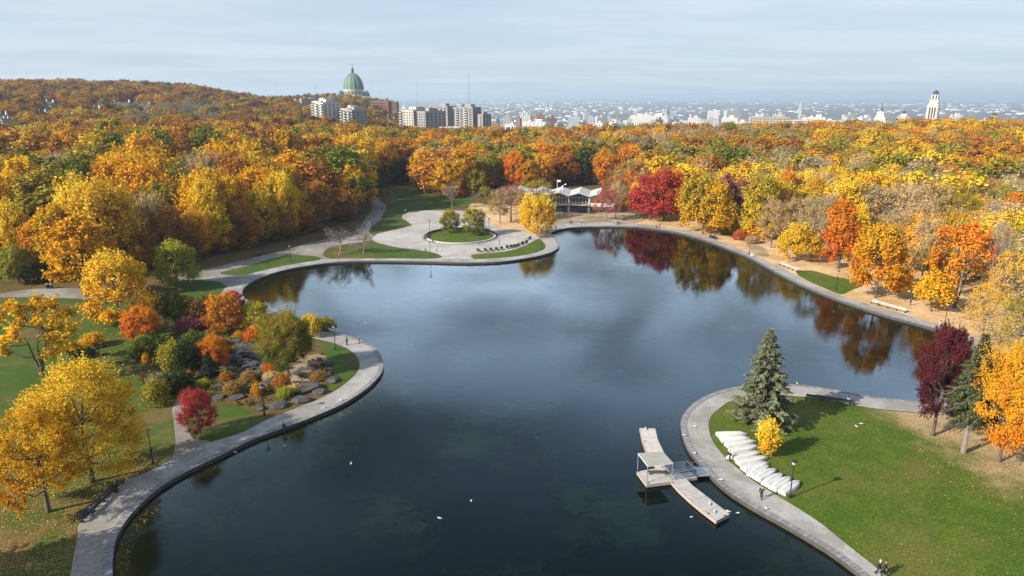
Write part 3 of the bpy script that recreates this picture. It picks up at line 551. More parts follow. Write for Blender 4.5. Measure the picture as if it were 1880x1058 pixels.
def make_conifer(seed, Hn, W, base=.12, n_lv=26, per=11, dens=30, size=.16, gap=.25, bark='pale_bark'):
    rng = np.random.default_rng(seed); mb = MB(); C, N_, S, E_, V_, AX = [], [], [], [], [], []
    mb.tube([(0, 0, -.3), (0, 0, Hn * .3), (.1, 0, Hn * .7), (0, 0, Hn * .985)], [Hn * .021, Hn * .016, Hn * .008, .02], 7)
    for i in range(n_lv):
        f = i / (n_lv - 1); z = Hn * (base + (1 - base) * f * .985); R0 = W / 2 * (1 - f) ** .85 * (1.0 if f > .10 else .80) + .25
        for k in range(max(5, int(per * (1 - .45 * f)))):
            if rng.random() < gap * .6: continue
            a = rng.uniform(0, 2 * math.pi); L = R0 * rng.uniform(.62, 1.12); droop = -.10 - .25 * (1 - f) + rng.uniform(-.1, .1)
            tip = np.array([math.cos(a) * L, math.sin(a) * L, z + L * droop + .10 * L]); o = np.array([0, 0, z]); md = (o + tip) / 2 + np.array([0, 0, .04 * L])
            mb.tube([o, md, tip], [.05 * (1 - f) + .02, .03, .01], 3, cap=False)
            n = int(dens * (.4 + L / (W / 2))); s = rng.uniform(.22, 1.03, n) ** .8; P = o + (tip - o) * s[:, None]; w = .20 * L * (1.15 - s) + .14
            sidev = np.array([-math.sin(a), math.cos(a), 0]); off = rng.uniform(-1, 1, n)
            P = P + sidev * (off * w)[:, None] + np.stack([np.zeros(n), np.zeros(n), -abs(off) * .10 * L * .4 - rng.uniform(0, .22, n)], 1)
            C.append(P); N_.append(np.array([0, 0, 1.0]) + rng.normal(size=(n, 3)) * .5); S.append(size * rng.uniform(.6, 1.2, n)); E_.append(np.full(n, 2.4))
            AX.append(np.array([math.cos(a), math.sin(a), -.35]) + sidev * off[:, None] + rng.normal(size=(n, 3)) * .25); pv = rng.random()
            V_.append(np.stack([np.clip(pv + rng.normal(size=n) * .15, 0, 1), np.full(n, .42), rng.random(n)], 1))
    crown = leaf_cards('crown', np.concatenate(C), np.concatenate(N_), np.concatenate(S), np.concatenate(E_), np.concatenate(V_), M['needle'], np.concatenate(AX))
    return crown, mb.mesh('trunk', M[bark])
PROTO = {}       # (shape, lod, variant) -> (crown, trunk, H, W)
SPEC = {  # shape: H, W, base, lobes, puffs, kwargs
 'round': (18, 14, .15, 20, 10, dict(lobe_r=.47)),
 'oval': (20, 10, .18, 18, 10, dict(prof=.95, lobe_r=.52)),
 'broad': (15, 16, .18, 19, 10, dict(prof=.8, lobe_r=.46)),
 'dense': (18, 14, .20, 28, 10, dict(lobe_r=.50, spread=1.1)),
 'airy': (16, 14, .20, 17, 8, dict(lobe_r=.36, spread=1.12, bare=.2)),
 'wispy': (18, 13, .18, 17, 9, dict(twig=.86, bare=.45, bark='pale_bark', lobe_r=.46)),
 'open': (16, 14, .22, 13, 7, dict(lobe_r=.34, spread=1.2, multi=3)),
 'sparse': (18, 13, .20, 16, 9, dict(twig=.62, bare=.4, bark='pale_bark')),
 'bush': (3, 3.6, .02, 15, 9, dict(lobe_r=.50, pr_=(.45, .95))),
 'sapling': (5, 3.6, .20, 18, 9, dict(prof=.9, lobe_r=.5, pr_=(.5, .95))),
}
LOD = {'hi': (330, .088), 'mid': (75, .21), 'low': (34, .40)}
def proto(shape, lod, var=0):
    key = (shape, lod, var)
    if key in PROTO: return PROTO[key]
    if shape == 'bare': c, t = make_bare(50 + var, 12, 9); r = (c, t, 12, 9)
    elif shape == 'conifer':
        d = {'hi': (34, 16, 40, .16), 'mid': (20, 9, 16, .26), 'low': (12, 7, 8, .5)}[lod]
        c, t = make_conifer(70 + var, 19, 9.5, .10, d[0], d[1], d[2], d[3]); r = (c, t, 19, 9.5)
    elif shape == 'pine':
        c, t = make_conifer(90 + var, 20, 8.5, .34, 30, 13, 46, .17, gap=.25); r = (c, t, 20, 8.5)
    else:
        Hn, W, base, lo, pu, kw = SPEC[shape]; nl, sz = LOD[lod]
        if shape == 'bush': nl, sz = {'hi': 46, 'mid': 24, 'low': 8}[lod], {'hi': .075, 'mid': .12, 'low': .2}[lod]
        if shape == 'sapling': nl, sz = 42, .095
        if shape == 'sparse': nl = int(nl * 1.7); sz *= .62
        if shape == 'wispy': nl = int(nl * 1.25); sz *= .60
        if shape == 'airy': sz *= .95
        if shape == 'open': nl = int(nl * 1.2)
        if lod == 'low': lo, pu, kw = 9, 7, dict(kw, nj=.38, pr_=(.40, .75), bv=.5, shoot=.2)
        c, t = make_tree(1000 + 17 * var + hash_str(shape), Hn, W, base, lo, pu, nl, sz, **kw); r = (c, t, Hn, W)
    PROTO[key] = r; return r
def hash_str(s): return sum((i + 1) * ord(ch) for i, ch in enumerate(s)) % 997
TINT = {'gold': ((.69, .38, .02), (.75, .44, .028)), 'yellow': ((.74, .51, .03), (.80, .58, .05)), 'amber': ((.64, .31, .022), (.72, .41, .028)), 'orange': ((.68, .24, .02), (.74, .32, .025)),
 'red-orange': ((.66, .155, .028), (.70, .22, .03)), 'red': ((.46, .055, .04), (.52, .09, .06)), 'crimson': ((.50, .045, .075), (.56, .10, .11)), 'pink': ((.48, .17, .17), (.52, .24, .22)),
 'maroon': ((.085, .020, .028), (.16, .034, .042)), 'rust': ((.42, .165, .032), (.50, .22, .038)), 'brown': ((.31, .165, .05), (.39, .22, .065)), 'olive': ((.27, .235, .035), (.40, .33, .045)),
 'green': ((.105, .14, .026), (.18, .21, .035)), 'dark green': ((.04, .06, .02), (.06, .085, .025)), 'lime': ((.26, .30, .035), (.42, .40, .045)), 'tan': ((.53, .36, .165), (.60, .44, .22)), 'grey': ((.35, .275, .21), (.43, .35, .27)),
 'sage': ((.31, .29, .14), (.40, .37, .20)), 'pine': ((.085, .105, .05), (.14, .15, .075)), 'spruce': ((.15, .165, .095), (.22, .225, .13)), 'dark spruce': ((.035, .055, .032), (.05, .075, .04)), 'plum': ((.22, .07, .09), (.30, .11, .12))}
rnd = random.Random(7)
def tint_of(col, col2=None, j=.10):
    a = TINT[col][0]; b = TINT[col2][1] if col2 else TINT[col][1]; k = 1 + rnd.uniform(-j, j); g = 1 + rnd.uniform(-j, j) * .6
    return [a[0] * k, a[1] * k * g, a[2] * k], [b[0] * k, b[1] * k * g, b[2] * k]
ALL_TREES = []   # (x, y, radius, h)
def put_tree(name, X, Y, Z, h, w, shape, col, col2=None, label=None, group=None, cat='tree', lod=None, rz=None):
    d = math.hypot(X, Y); lod = lod or ('hi' if d < 135 else 'mid')
    c, t, Hn, W = proto(shape, lod, rnd.randrange(3 if lod == 'mid' else 2) if shape != 'pine' else 0)
    root = empty(name, (X, Y, Z), rnd.uniform(0, 6.28) if rz is None else rz, label, cat, group)
    root.scale = (w / W, w / W, h / Hn)
    co = link('crown', c, root); t1, t2 = tint_of(col, col2); co['tint'] = t1; co['tint2'] = t2
    link('trunk', t, root)
    ALL_TREES.append((X, Y, w / 2, h)); return root
NAME = {'round': 'maple_tree', 'oval': 'maple_tree', 'broad': 'broadleaf_tree', 'open': 'ash_tree', 'dense': 'maple_tree', 'airy': 'maple_tree', 'wispy': 'thinning_tree', 'sparse': 'thinning_tree', 'bare': 'bare_tree', 'conifer': 'spruce_tree', 'pine': 'pine_tree', 'bush': 'shrub', 'sapling': 'young_tree'}
def tree_b(bx, by, ytop, wpx, col, shape, label, col2=None, group=None, name=None, lod=None, hk=.96):
    p = G(bx, by); h = height_for(p.y, ytop) * hk; w = wpx * depth(p.x, p.y, h * .6) / F
    return put_tree(name or NAME[shape], p.x, p.y, 0, h, w, shape, col, col2, label, group, lod=lod)
# ---- trees whose foot shows: base x, base y, top y, crown width (photo pixels)
tree_b(170, 885, 652, 205, 'yellow', 'round', 'big bright golden-yellow tree by the near left path, largest of the near left trees', 'yellow')
tree_b(90, 940, 742, 180, 'amber', 'airy', 'amber thin-leaved tree behind the long dark bench at the near left', 'gold')
tree_b(78, 690, 548, 160, 'yellow', 'open', 'many-stemmed open yellow tree on the left lawn with gaps between its limbs', 'gold')
tree_b(222, 602, 458, 118, 'gold', 'round', 'golden tree with a thick dark trunk beside the round orange maple', 'yellow')
tree_b(164, 548, 392, 108, 'gold', 'oval', 'tall golden tree with orange top standing over the gravel path on the left', 'amber')
tree_b(326, 528, 440, 78, 'lime', 'round', 'lime green round tree alone before the dark wood at the left', 'lime')
tree_b(36, 520, 448, 62, 'lime', 'round', 'small lime green tree at the wood edge by the left border', 'lime')
tree_b(262, 622, 562, 66, 'red-orange', 'round', 'round fiery orange maple on the left lawn next to the thick-trunked golden tree', 'orange', name='maple_tree')
tree_b(415, 612, 536, 62, 'rust', 'round', 'round rust-orange tree at the top of the rock garden', 'orange')
tree_b(432, 590, 533, 40, 'crimson', 'oval', 'crimson tree by the lake bay behind the round rust tree')
tree_b(470, 606, 552, 54, 'yellow', 'round', 'small bright yellow tree on the bay shore between rust tree and green maple', 'lime')
tree_b(529, 686, 564, 94, 'green', 'dense', 'green and yellow two-tone maple standing on the bare earth of the lake point', 'olive', name='maple_tree')
tree_b(568, 618, 577, 44, 'yellow', 'round', 'small yellow tree half hidden behind the two-tone maple by the water', 'yellow')
tree_b(368, 798, 710, 64, 'crimson', 'round', 'vivid red small tree beside the side path below the rock garden', 'red')
tree_b(396, 672, 616, 56, 'red-orange', 'round', 'orange-red rounded tree above the dark rock cascade', 'orange')
tree_b(624, 468, 401, 56, 'grey', 'bare', 'larger bare grey tree on the leaf-strewn lawn left of the plaza')
tree_b(667, 467, 407, 36, 'grey', 'bare', 'slim bare tree on the same lawn, nearer the plaza tip')
tree_b(830, 382, 330, 42, 'grey', 'bare', 'dark leafless tree behind the plaza on the brown verge')
tree_b(826, 428, 384, 37, 'green', 'round', 'smaller green tree on the oval island, left one of the pair', 'olive')
tree_b(871, 432, 382, 45, 'green', 'round', 'fuller green tree tinged with ochre on the oval island', 'olive')
tree_b(985, 432, 354, 66, 'gold', 'broad', 'golden tree with crooked trunk at the corner of plaza and lake', 'yellow')
tree_b(938, 408, 336, 62, 'tan', 'sparse', 'tan thin-leaved tree beside the plaza, pinkish at the tips', 'pink')
tree_b(918, 410, 342, 44, 'olive', 'sparse', 'pale yellow thinning tree at the edge of the plaza', 'tan')
tree_b(984, 398, 327, 80, 'tan', 'sparse', 'olive-tan tree behind the golden corner tree, beside the pavilion', 'olive')
tree_b(1113, 404, 344, 50, 'pink', 'sparse', 'pink-leaved tree standing on the gravel right of the pavilion', 'crimson')
tree_b(1130, 402, 330, 34, 'tan', 'sparse', 'thin leafless tan tree just behind the pink tree')
tree_b(1193, 404, 318, 84, 'crimson', 'round', 'bright crimson-pink maple on the far lake bank', 'red', name='maple_tree')
tree_b(1218, 405, 308, 70, 'red-orange', 'round', 'orange-red maple crowding behind the crimson one', 'red')
tree_b(1168, 398, 330, 36, 'amber', 'round', 'small amber tree peeping out left of the crimson maple', 'yellow')
tree_b(1290, 429, 316, 100, 'gold', 'broad', 'wide ochre-gold tree, broadest crown on the far lake bank', 'olive')
tree_b(1312, 432, 330, 62, 'amber', 'round', 'ochre tree merging with the wide golden crown, its right neighbour', 'gold')
tree_b(1328, 426, 318, 54, 'maroon', 'oval', 'dark maroon tree between the wide golden crown and yellow trees', 'plum')
tree_b(1392, 436, 318, 70, 'yellow', 'round', 'yellow tree right of the dark maroon one on the far bank', 'olive')
tree_b(1343, 430, 395, 28, 'olive', 'bush', 'small yellow-green bushy tree at the foot of the maroon tree', 'lime', name='young_tree')
tree_b(1358, 441, 421, 28, 'red', 'broad', 'little bright red tree low on the far bank', 'red-orange', name='young_tree')
tree_b(1393, 438, 410, 44, 'amber', 'bush', 'low amber bushy tree right of the little red one', 'gold', name='young_tree')
tree_b(1415, 455, 360, 60, 'tan', 'sparse', 'tan thinning tree standing on the leafy bank where the path bends')
tree_b(1463, 479, 408, 78, 'gold', 'broad', 'low spreading yellow tree on the leafy bank under grey trees', 'yellow')
tree_b(1490, 472, 352, 66, 'tan', 'sparse', 'grey-tan half-bare tree with dark trunk above the low yellow tree', 'sage')
tree_b(1539, 493, 364, 68, 'red-orange', 'oval', 'slender red-orange tree with a long bare trunk by the bank lamp', 'orange')
tree_b(1570, 480, 392, 50, 'gold', 'round', 'golden tree half behind the slender red-orange one', 'yellow')
tree_b(1607, 547, 406, 100, 'orange', 'round', 'broad orange tree with dark trunk above the pale bench', 'amber')
tree_b(1649, 548, 492, 42, 'yellow', 'sapling', 'small yellow tree beside the trunk of the broad orange tree', 'gold', lod='hi')
tree_b(1709, 572, 498, 64, 'gold', 'sapling', 'small amber tree nearest the far right path', 'amber', lod='hi')
tree_b(1752, 566, 402, 118, 'amber', 'open', 'tall tree with rust-orange top and yellow lower leaves on the right bank', 'red-orange')
tree_b(1690, 524, 392, 70, 'tan', 'sparse', 'tan tree with forked dark limbs between the two orange trees')
tree_b(1397, 778, 596, 122, 'spruce', 'conifer', 'tall grey-green spruce on the lawn point by the white boats', lod='hi')
tree_b(1407, 837, 766, 42, 'amber', 'sapling', 'little golden round-headed tree next to the white boats', 'yellow', lod='hi')
tree_b(1712, 800, 592, 92, 'maroon', 'oval', 'tall burgundy tree at the right end of the lawn', 'maroon')
tree_b(1768, 832, 604, 100, 'pine', 'pine', 'tall spruce with bare pale lower trunk between burgundy and orange trees', lod='hi')
tree_b(1834, 848, 622, 132, 'orange', 'dense', 'brilliant orange dense tree at the right edge of the lawn', 'amber')
tree_b(1735, 770, 640, 60, 'plum', 'sparse', 'thin purplish tree behind the burgundy one')
tree_b(1858, 690, 540, 110, 'tan', 'sparse', 'pale yellow-tan tree behind the tall bare-trunked spruce', 'olive')
tree_b(1800, 640, 520, 90, 'tan', 'sparse', 'ochre thinning tree at the far right end of the water', 'gold')
tree_b(1845, 610, 455, 90, 'tan', 'sparse', 'straw coloured tree at the right border above the far path', 'gold')
tree_b(1815, 585, 400, 62, 'grey', 'bare', 'tall bare grey tree right of the tree with rust-orange top')
tree_b(1868, 560, 430, 70, 'olive', 'sparse', 'pale yellow-green tree at the right border beyond the bare grey tree')
tree_b(693, 356, 300, 46, 'green', 'round', 'dark green tree with pale trunk where the gravel path enters the wood', 'dark green')
tree_b(716, 378, 342, 30, 'grey', 'bare', 'spindly leafless tree on the shaded lawn behind the plaza')
tree_b(872, 378, 346, 24, 'grey', 'bare', 'thin bare sapling on the brown verge behind the plaza')
tree_b(890, 376, 340, 26, 'olive', 'sparse', 'small olive tree near the service path left of the pavilion')
put_tree('maple_tree', -67, 49, 0, 17, 13, 'round', 'gold', None, 'golden tree beyond the lower left corner, seen by its shadow only', lod='mid')
# ---- forest crowns seen from above: top x, top y, width (photo pixels), colour, shape, height
FOREST = [
(38,287,88,'yellow','oval',27),(112,272,80,'tan','sparse',22),(16,243,52,'gold','round',20),(50,240,46,'gold','round',20),(120,240,80,'amber','round',21),(180,228,58,'yellow','round',20),(206,232,50,'olive','round',20),(180,264,22,'orange','oval',15),(235,250,86,'gold','round',22),(272,288,76,'amber','round',21),(240,228,50,'rust','round',20),(290,232,42,'green','round',20),(312,250,42,'green','round',19),(348,235,52,'orange','round',20),(338,276,52,'brown','sparse',20),(322,315,72,'green','round',20),(130,342,88,'gold','round',23),(174,326,84,'yellow','round',23),(210,345,70,'gold','round',22),(92,322,60,'brown','sparse',20),(172,302,44,'lime','round',18),(208,298,38,'olive','round',18),(264,350,82,'tan','sparse',21),(305,372,72,'brown','sparse',20),(402,262,92,'amber','round',25),(405,308,48,'red-orange','oval',22),(372,326,62,'gold','round',23),(456,286,42,'red-orange','sparse',20),(482,305,32,'red-orange','oval',20),(376,220,72,'rust','round',20),(426,222,62,'orange','round',20),(442,245,58,'olive','round',20),(402,243,48,'olive','round',20),(470,242,56,'maroon','round',20),(515,240,48,'orange','round',20),(500,262,60,'brown','round',20),(562,240,54,'brown','round',20),(592,243,28,'gold','round',18),(546,272,54,'dark green','round',20),(605,264,78,'rust','round',25),(655,246,74,'gold','round',27),(700,258,54,'amber','round',26),(645,292,46,'yellow','oval',24),(670,300,36,'rust','oval',24),(692,296,46,'dark green','round',26),(735,288,60,'dark green','round',20),(756,268,44,'maroon','round',18),(510,312,62,'gold','round',23),(546,285,58,'lime','round',22),(520,280,52,'orange','round',20),(576,330,62,'brown','round',23),(620,345,62,'brown','round',20),(540,342,62,'amber','sparse',23),(470,345,62,'gold','round',23),(432,368,72,'rust','round',23),(390,372,62,'gold','round',23),(350,382,62,'amber','round',23),(500,372,72,'brown','round',22),(560,388,62,'brown','round',19),(622,378,60,'brown','round',19),(60,400,56,'orange','oval',16),(44,425,32,'red','round',11),(232,392,82,'rust','round',21),(282,392,72,'brown','round',21),(332,402,62,'rust','round',19),(252,425,62,'brown','round',17),(95,372,76,'yellow','oval',24),(18,372,60,'gold','oval',24),(450,400,64,'rust','round',19),(400,425,60,'rust','round',16),(520,415,60,'brown','round',16),  # brown crowns of the lower left rows put the wood's shade into colour
(790,240,62,'red-orange','round',22),(826,248,60,'orange','round',22),(780,272,62,'orange','round',21),(822,290,72,'amber','round',21),(856,264,50,'orange','round',20),(896,278,58,'olive','round',21),(880,250,46,'olive','round',20),(946,275,42,'red-orange','round',20),(924,262,42,'tan','sparse',20),(966,290,46,'amber','round',19),(996,280,46,'orange','round',20),(1038,278,56,'rust','round',20),(1075,280,24,'dark spruce','conifer',20),(1101,292,24,'dark spruce','conifer',18),(1121,284,22,'dark spruce','conifer',20),(1112,270,40,'orange','round',20),(1158,264,62,'red-orange','round',21),(1136,305,56,'brown','sparse',18),(1180,292,60,'red-orange','round',19),(1218,296,60,'red','round',18),(1000,248,52,'orange','round',20),(970,250,42,'tan','sparse',20),(1050,258,54,'lime','round',20),(1086,255,50,'green','round',20),(1120,240,46,'gold','round',20),(1022,240,42,'rust','round',20),(1172,246,60,'tan','sparse',21),(1184,264,44,'dark green','round',20),(1240,254,62,'lime','round',20),(1272,250,62,'lime','round',20),(1216,262,46,'olive','round',19),(720,236,62,'olive','round',20),(690,232,52,'olive','round',20),(742,224,52,'orange','round',20),(846,328,28,'red-orange','oval',12),(906,322,56,'lime','sparse',12),(870,310,46,'olive','round',16),
(1290,268,38,'orange','round',19),(1330,272,42,'yellow','round',19),(1302,286,62,'rust','round',19),(1262,300,42,'gold','round',19),(1342,305,62,'gold','round',19),(1400,300,62,'plum','sparse',19),(1450,312,42,'red-orange','round',19),(1430,328,58,'yellow','round',19),(1362,322,46,'plum','sparse',19),(1482,310,52,'gold','round',19),(1502,322,42,'amber','round',19),(1440,348,62,'tan','sparse',19),(1472,358,58,'tan','sparse',19),(1512,280,62,'tan','sparse',20),(1382,260,62,'sage','sparse',20),(1442,265,72,'sage','sparse',20),(1330,240,60,'tan','sparse',21),(1370,226,40,'tan','sparse',22),(1410,238,40,'red','round',18),(1455,240,40,'plum','round',18),(1445,255,36,'orange','round',18),(1620,260,58,'olive','round',20),(1582,268,52,'olive','round',20),(1660,262,62,'olive','round',20),(1702,262,42,'gold','round',20),(1640,300,52,'yellow','round',20),(1602,298,52,'olive','round',20),(1552,275,50,'olive','sparse',20),(1690,232,62,'red-orange','round',20),(1742,276,46,'red-orange','round',18),(1770,256,62,'rust','round',20),(1802,250,72,'rust','round',20),(1790,290,52,'rust','round',19),(1748,300,52,'red','sparse',18),(1838,280,42,'yellow','round',18),(1862,286,52,'orange','round',19),(1776,310,34,'orange','round',18),(1758,258,40,'sage','round',19),(1700,304,52,'olive','round',19),(1610,342,48,'pink','sparse',18),(1572,332,44,'orange','round',18),(1532,302,62,'gold','round',18),(1660,336,72,'tan','sparse',19),(1722,332,82,'tan','sparse',19),(1700,362,82,'tan','sparse',19),(1782,346,62,'olive','sparse',18),(1842,330,52,'olive','sparse',19),(1832,362,62,'grey','sparse',19),(1872,352,54,'red-orange','oval',19),(1850,402,62,'tan','sparse',19),(1802,382,42,'pink','sparse',17),(1650,374,62,'tan','sparse',19),(1582,372,42,'gold','round',18),(1530,350,50,'grey','sparse',19),(1500,400,46,'tan','sparse',16),(1780,430,60,'tan','sparse',17),(1640,240,60,'orange','round',20),(1580,242,60,'orange','sparse',20),(1530,248,56,'olive','round',20),(1480,250,56,'tan','sparse',20),(1740,240,52,'amber','round',20),(1840,238,60,'olive','round',20),(1790,232,50,'orange','round',20)]
SHP = {'wispy': 'twiggy', 'airy': 'airy', 'dense': 'dense', 'round': 'round-headed', 'oval': 'tall narrow', 'broad': 'spreading', 'sparse': 'thin-leaved', 'open': 'open', 'conifer': 'pointed', 'bare': 'bare'}
FRONT = [(-400, 540), (0, 505), (90, 512), (150, 512), (200, 505), (280, 492), (380, 470), (480, 446), (560, 428), (620, 408), (655, 392), (668, 376), (668, 345), (700, 336), (770, 338), (800, 362), (870, 362), (900, 345), (990, 350), (1000, 340), (1110, 340), (1150, 384), (1240, 400), (1340, 408), (1400, 432), (1480, 446), (1580, 480), (1680, 498), (1760, 530), (1850, 560), (1900, 600), (2300, 640)]
def front_y(px):
    for (x0, y0), (x1, y1) in zip(FRONT, FRONT[1:]):
        if x0 <= px <= x1: return y0 + (y1 - y0) * (px - x0) / (x1 - x0)
    return 640
def solve_top(x, y, h):
    r = 120.0
    while r < 1600:
        p = at_range(x, y, r); z = terr(p.x, p.y)
        if p.z <= z + h:
            gx, gy = proj(p.x, p.y, z)
            if r < 420 and gy > front_y(gx):        # would stand before the edge of the wood: step back, shorter or taller as seen
                r += 3.0; continue
            return p, max(6.0, p.z - z)
        r += 3.0
    return None
forest = []      # (X, Y, Z, h, w, shape, col, col2)
NEXT = {'gold': 'yellow', 'yellow': 'gold', 'amber': 'gold', 'orange': 'amber', 'lime': 'olive', 'orange': 'amber', 'red-orange': 'orange', 'brown': 'rust', 'red': 'red-orange', 'pink': 'tan'}
for x, y, w, col, shp, h in FOREST:
    q = solve_top(x, y + 2, h)
    if q is None: continue
    p, h = q
    if shp == 'sparse' and x > 1100: shp = 'wispy' if rnd.random() < .35 else shp
    z = terr(p.x, p.y); forest.append((p.x, p.y, z, h, w * depth(p.x, p.y, p.z) / F, shp, col, NEXT.get(col)))
# fill the wood between them
PAL = {  # palette by part of the picture
 'left': 'gold yellow yellow amber amber orange orange rust rust olive olive green green brown grey'.split(), 'leftback': 'rust orange orange rust rust olive green green brown brown gold'.split(), 'hill': 'rust rust orange brown brown amber rust olive olive green orange gold maroon'.split(),
 'grove': 'grey tan grey olive grey sage'.split(), 'mid': 'orange orange red-orange rust rust tan tan lime green olive grey'.split(), 'rightback': 'tan tan olive orange brown lime grey orange sage olive rust rust green'.split(), 'right': 'tan tan tan gold amber olive orange amber tan pink sage gold'.split(), 'farright': 'orange orange rust rust olive olive amber tan brown gold'.split()}
def zone_pal(px, py, r):
    if px < 760:
        if r > 560: return 'grove' if 220 < px < 400 and 185 < py < 222 and rnd.random() < .8 else 'hill'
        return 'left' if r < 330 else 'leftback'
    if px < 1130: return 'mid'
    if px > 1480 and r > 380: return 'farright'
    return 'rightback' if r > 330 else 'right'
BLOCK = [(640, 205, 850, 80)]
rg = random.Random(21); auto = []
for ring_r0, ring_r1, cell in ((150, 420, 10.2), (420, 760, 11.5), (760, 1550, 13.5)):
    nx = int(2 * ring_r1 / cell)
    for i in range(-nx // 2, nx // 2):
        for j in range(int(ring_r1 / cell) + 1):
            X = (i + rg.uniform(.1, .9)) * cell; Y = (j + rg.uniform(.1, .9)) * cell; r = math.hypot(X, Y)
            if not ring_r0 <= r < ring_r1: continue
            az = math.degrees(math.atan2(X, Y))
            if abs(az) > 42: continue
            rmax = 1540 if az < -9.5 else (800 if az < 3 else 760 if az < 22 else 860)
            if r > rmax: continue
            z = terr(X, Y); gx, gy = proj(X, Y, 0)
            if r < 420 and gy > front_y(gx): continue
            auto.append((X, Y, z, r))
hand = [(f[0], f[1], f[4] / 2) for f in forest] + [(t[0], t[1], t[2]) for t in ALL_TREES]
hx = np.array(hand)
def clear(X, Y, k): return bool(np.all(np.hypot(hx[:, 0] - X, hx[:, 1] - Y) > hx[:, 2] * k + 2.2))
auto.sort(key=lambda a: a[3]); KEEP_OUT = []      # filled by the far buildings below
# ------------------------------------------------------------------ buildings
def facade(root, mesh_win, X0, X1, Z0, Z1, nx, nz, y, face, name='window', skip=None):
    """rows of window objects on one wall of a building (local coords); face = rotation about z, the wall lies at distance y along -Y before rotation"""
    for i in range(nx):
        for k in range(nz):
            if skip and skip(i, k): continue
            o = link(name, mesh_win, root); u = X0 + (X1 - X0) * (i + .5) / nx; z = Z0 + (Z1 - Z0) * (k + .5) / nz
            ca, sa = math.cos(face), math.sin(face); o.location = (u * ca + y * sa, u * sa - y * ca, z); o.rotation_euler = (0, 0, face)
def win_mesh(w, h, name='window'):
    mb = MB(); mb.box((0, 0, 0), (w, .30, h), mi=0); mb.box((0, -.02, -h / 2 - .12), (w + .3, .5, .24), mi=1); return mb.mesh(name, [M['glass'], M['concrete']])
def balcony_mesh(w, name='balcony'):
    mb = MB(); mb.box((0, -.75, 0), (w, 1.5, .25), mi=0); mb.box((0, -1.47, .62), (w, .08, 1.0), mi=0); mb.box((0, -.02, 1.4), (w * .9, .3, 2.0), mi=1); return mb.mesh(name, [M['concrete'], M['glass']])
WIN = win_mesh(1.8, 1.6); WIDE = win_mesh(3.4, 1.5); BALC = balcony_mesh(5.0); SMALLWIN = win_mesh(1.1, 1.5)
M['cream'] = simple('cream', (0.45, 0.41, 0.35), 0.85, scale=.1, col2=(.50, .46, .40)); M['white_wall'] = simple('white_wall', (0.58, 0.56, 0.53), 0.85, scale=.1, col2=(.52, .50, .47))
M['grey_wall'] = simple('grey_wall', (0.27, 0.265, 0.255), 0.85, scale=.1, col2=(.34, .33, .32)); M['brick'] = simple('brick', (0.20, 0.09, 0.065), .9, scale=.4, col2=(.26, .13, .10)); M['flat_roof'] = simple('flat_roof', (0.30, 0.29, 0.28), .9, scale=.2)
def wing_block(root, c, d, wall, rz=0.0, name='wall', roof=True):
    mb = MB(); mb.box(c, d, rz); mb.build(name, M[wall], root)
    if roof:
        r = MB(); r.box((c[0], c[1], c[2] + d[2] / 2 + .3), (d[0] + .5, d[1] + .5, .6), rz); ro = r.build('roof', M['flat_roof'], root); return ro
def place_far(px, ytop, r): p = at_range(px, ytop, r); return p
def keep(X, Y, rad, ztop=1e9): KEEP_OUT.append((X, Y, rad))
# --- paired white slabs at the left of the skyline
def slab_tower(px, ytop, r, parts, label, rz, keep_r):
    p = place_far(px, ytop, r); zt = p.z; zb = terr(p.x, p.y) - 4; t = empty('apartment_tower', (p.x, p.y, zb), rz, label, 'apartment block'); hh = zt - zb
    for (cx, cyy, w, dpt, dh, wall, nx, style) in parts:
        h = hh + dh; ro = wing_block(t, (cx, cyy, h / 2), (w, dpt, h), wall)
        b = MB(); b.box((cx + w * .1, cyy, h + 2.0), (w * .35, dpt * .45, 3.6)); b.build('penthouse', M[wall], t)
        nz = int((h - 8) / 2.9); nz = min(nz, 14); z1 = h - 1.2; z0 = z1 - nz * 2.9
        if style == 'b':
            for i in range(nx):
                for k in range(nz):
                    u = cx - w / 2 + w * (i + .5) / nx
                    o = link('balcony' if i % 2 == 0 else 'window', BALC if i % 2 == 0 else WIDE, t); o.location = (u, cyy - dpt / 2, z0 + (k + .5) * 2.9 - (.9 if i % 2 == 0 else 0))
        elif style == 'w': facade_local(t, WIN, cx - w / 2, cx + w / 2, z0, z1, nx, nz, cyy - dpt / 2)
        ns = max(2, int(dpt / 5))
        for sgn_ in (-1, 1):
            for i in range(ns):
                for k in range(nz):
                    o = link('window', WIN, t); o.location = (cx + sgn_ * w / 2, cyy - dpt / 2 + dpt * (i + .5) / ns, z0 + (k + .5) * 2.9); o.rotation_euler = (0, 0, sgn_ * math.pi / 2)
    keep(p.x, p.y, keep_r); return t
def facade_local(t, wm, X0, X1, Z0, Z1, nx, nz, y):
    for i in range(nx):
        for k in range(nz):
            o = link('window', wm, t); o.location = (X0 + (X1 - X0) * (i + .5) / nx, y, Z0 + (Z1 - Z0) * (k + .5) / nz)
slab_tower(600, 187, 850, [(-15, 5, 15, 22, 0, 'white_wall', 3, 'b'), (0, -2, 15, 22, .6, 'white_wall', 4, 'w'), (15, -9, 15, 22, -1.0, 'white_wall', 3, 'b')], 'taller white apartment block below the green dome, left of its twin', R(-42), 30)
slab_tower(649, 200, 815, [(-8, 3, 16, 20, 0, 'white_wall', 4, 'b'), (8, -3, 16, 20, -1.2, 'grey_wall', 4, 'b')], 'lower white apartment block with balconies, right of the taller twin below the dome', R(-44), 26)  # grey right half stands in for the block's shaded side
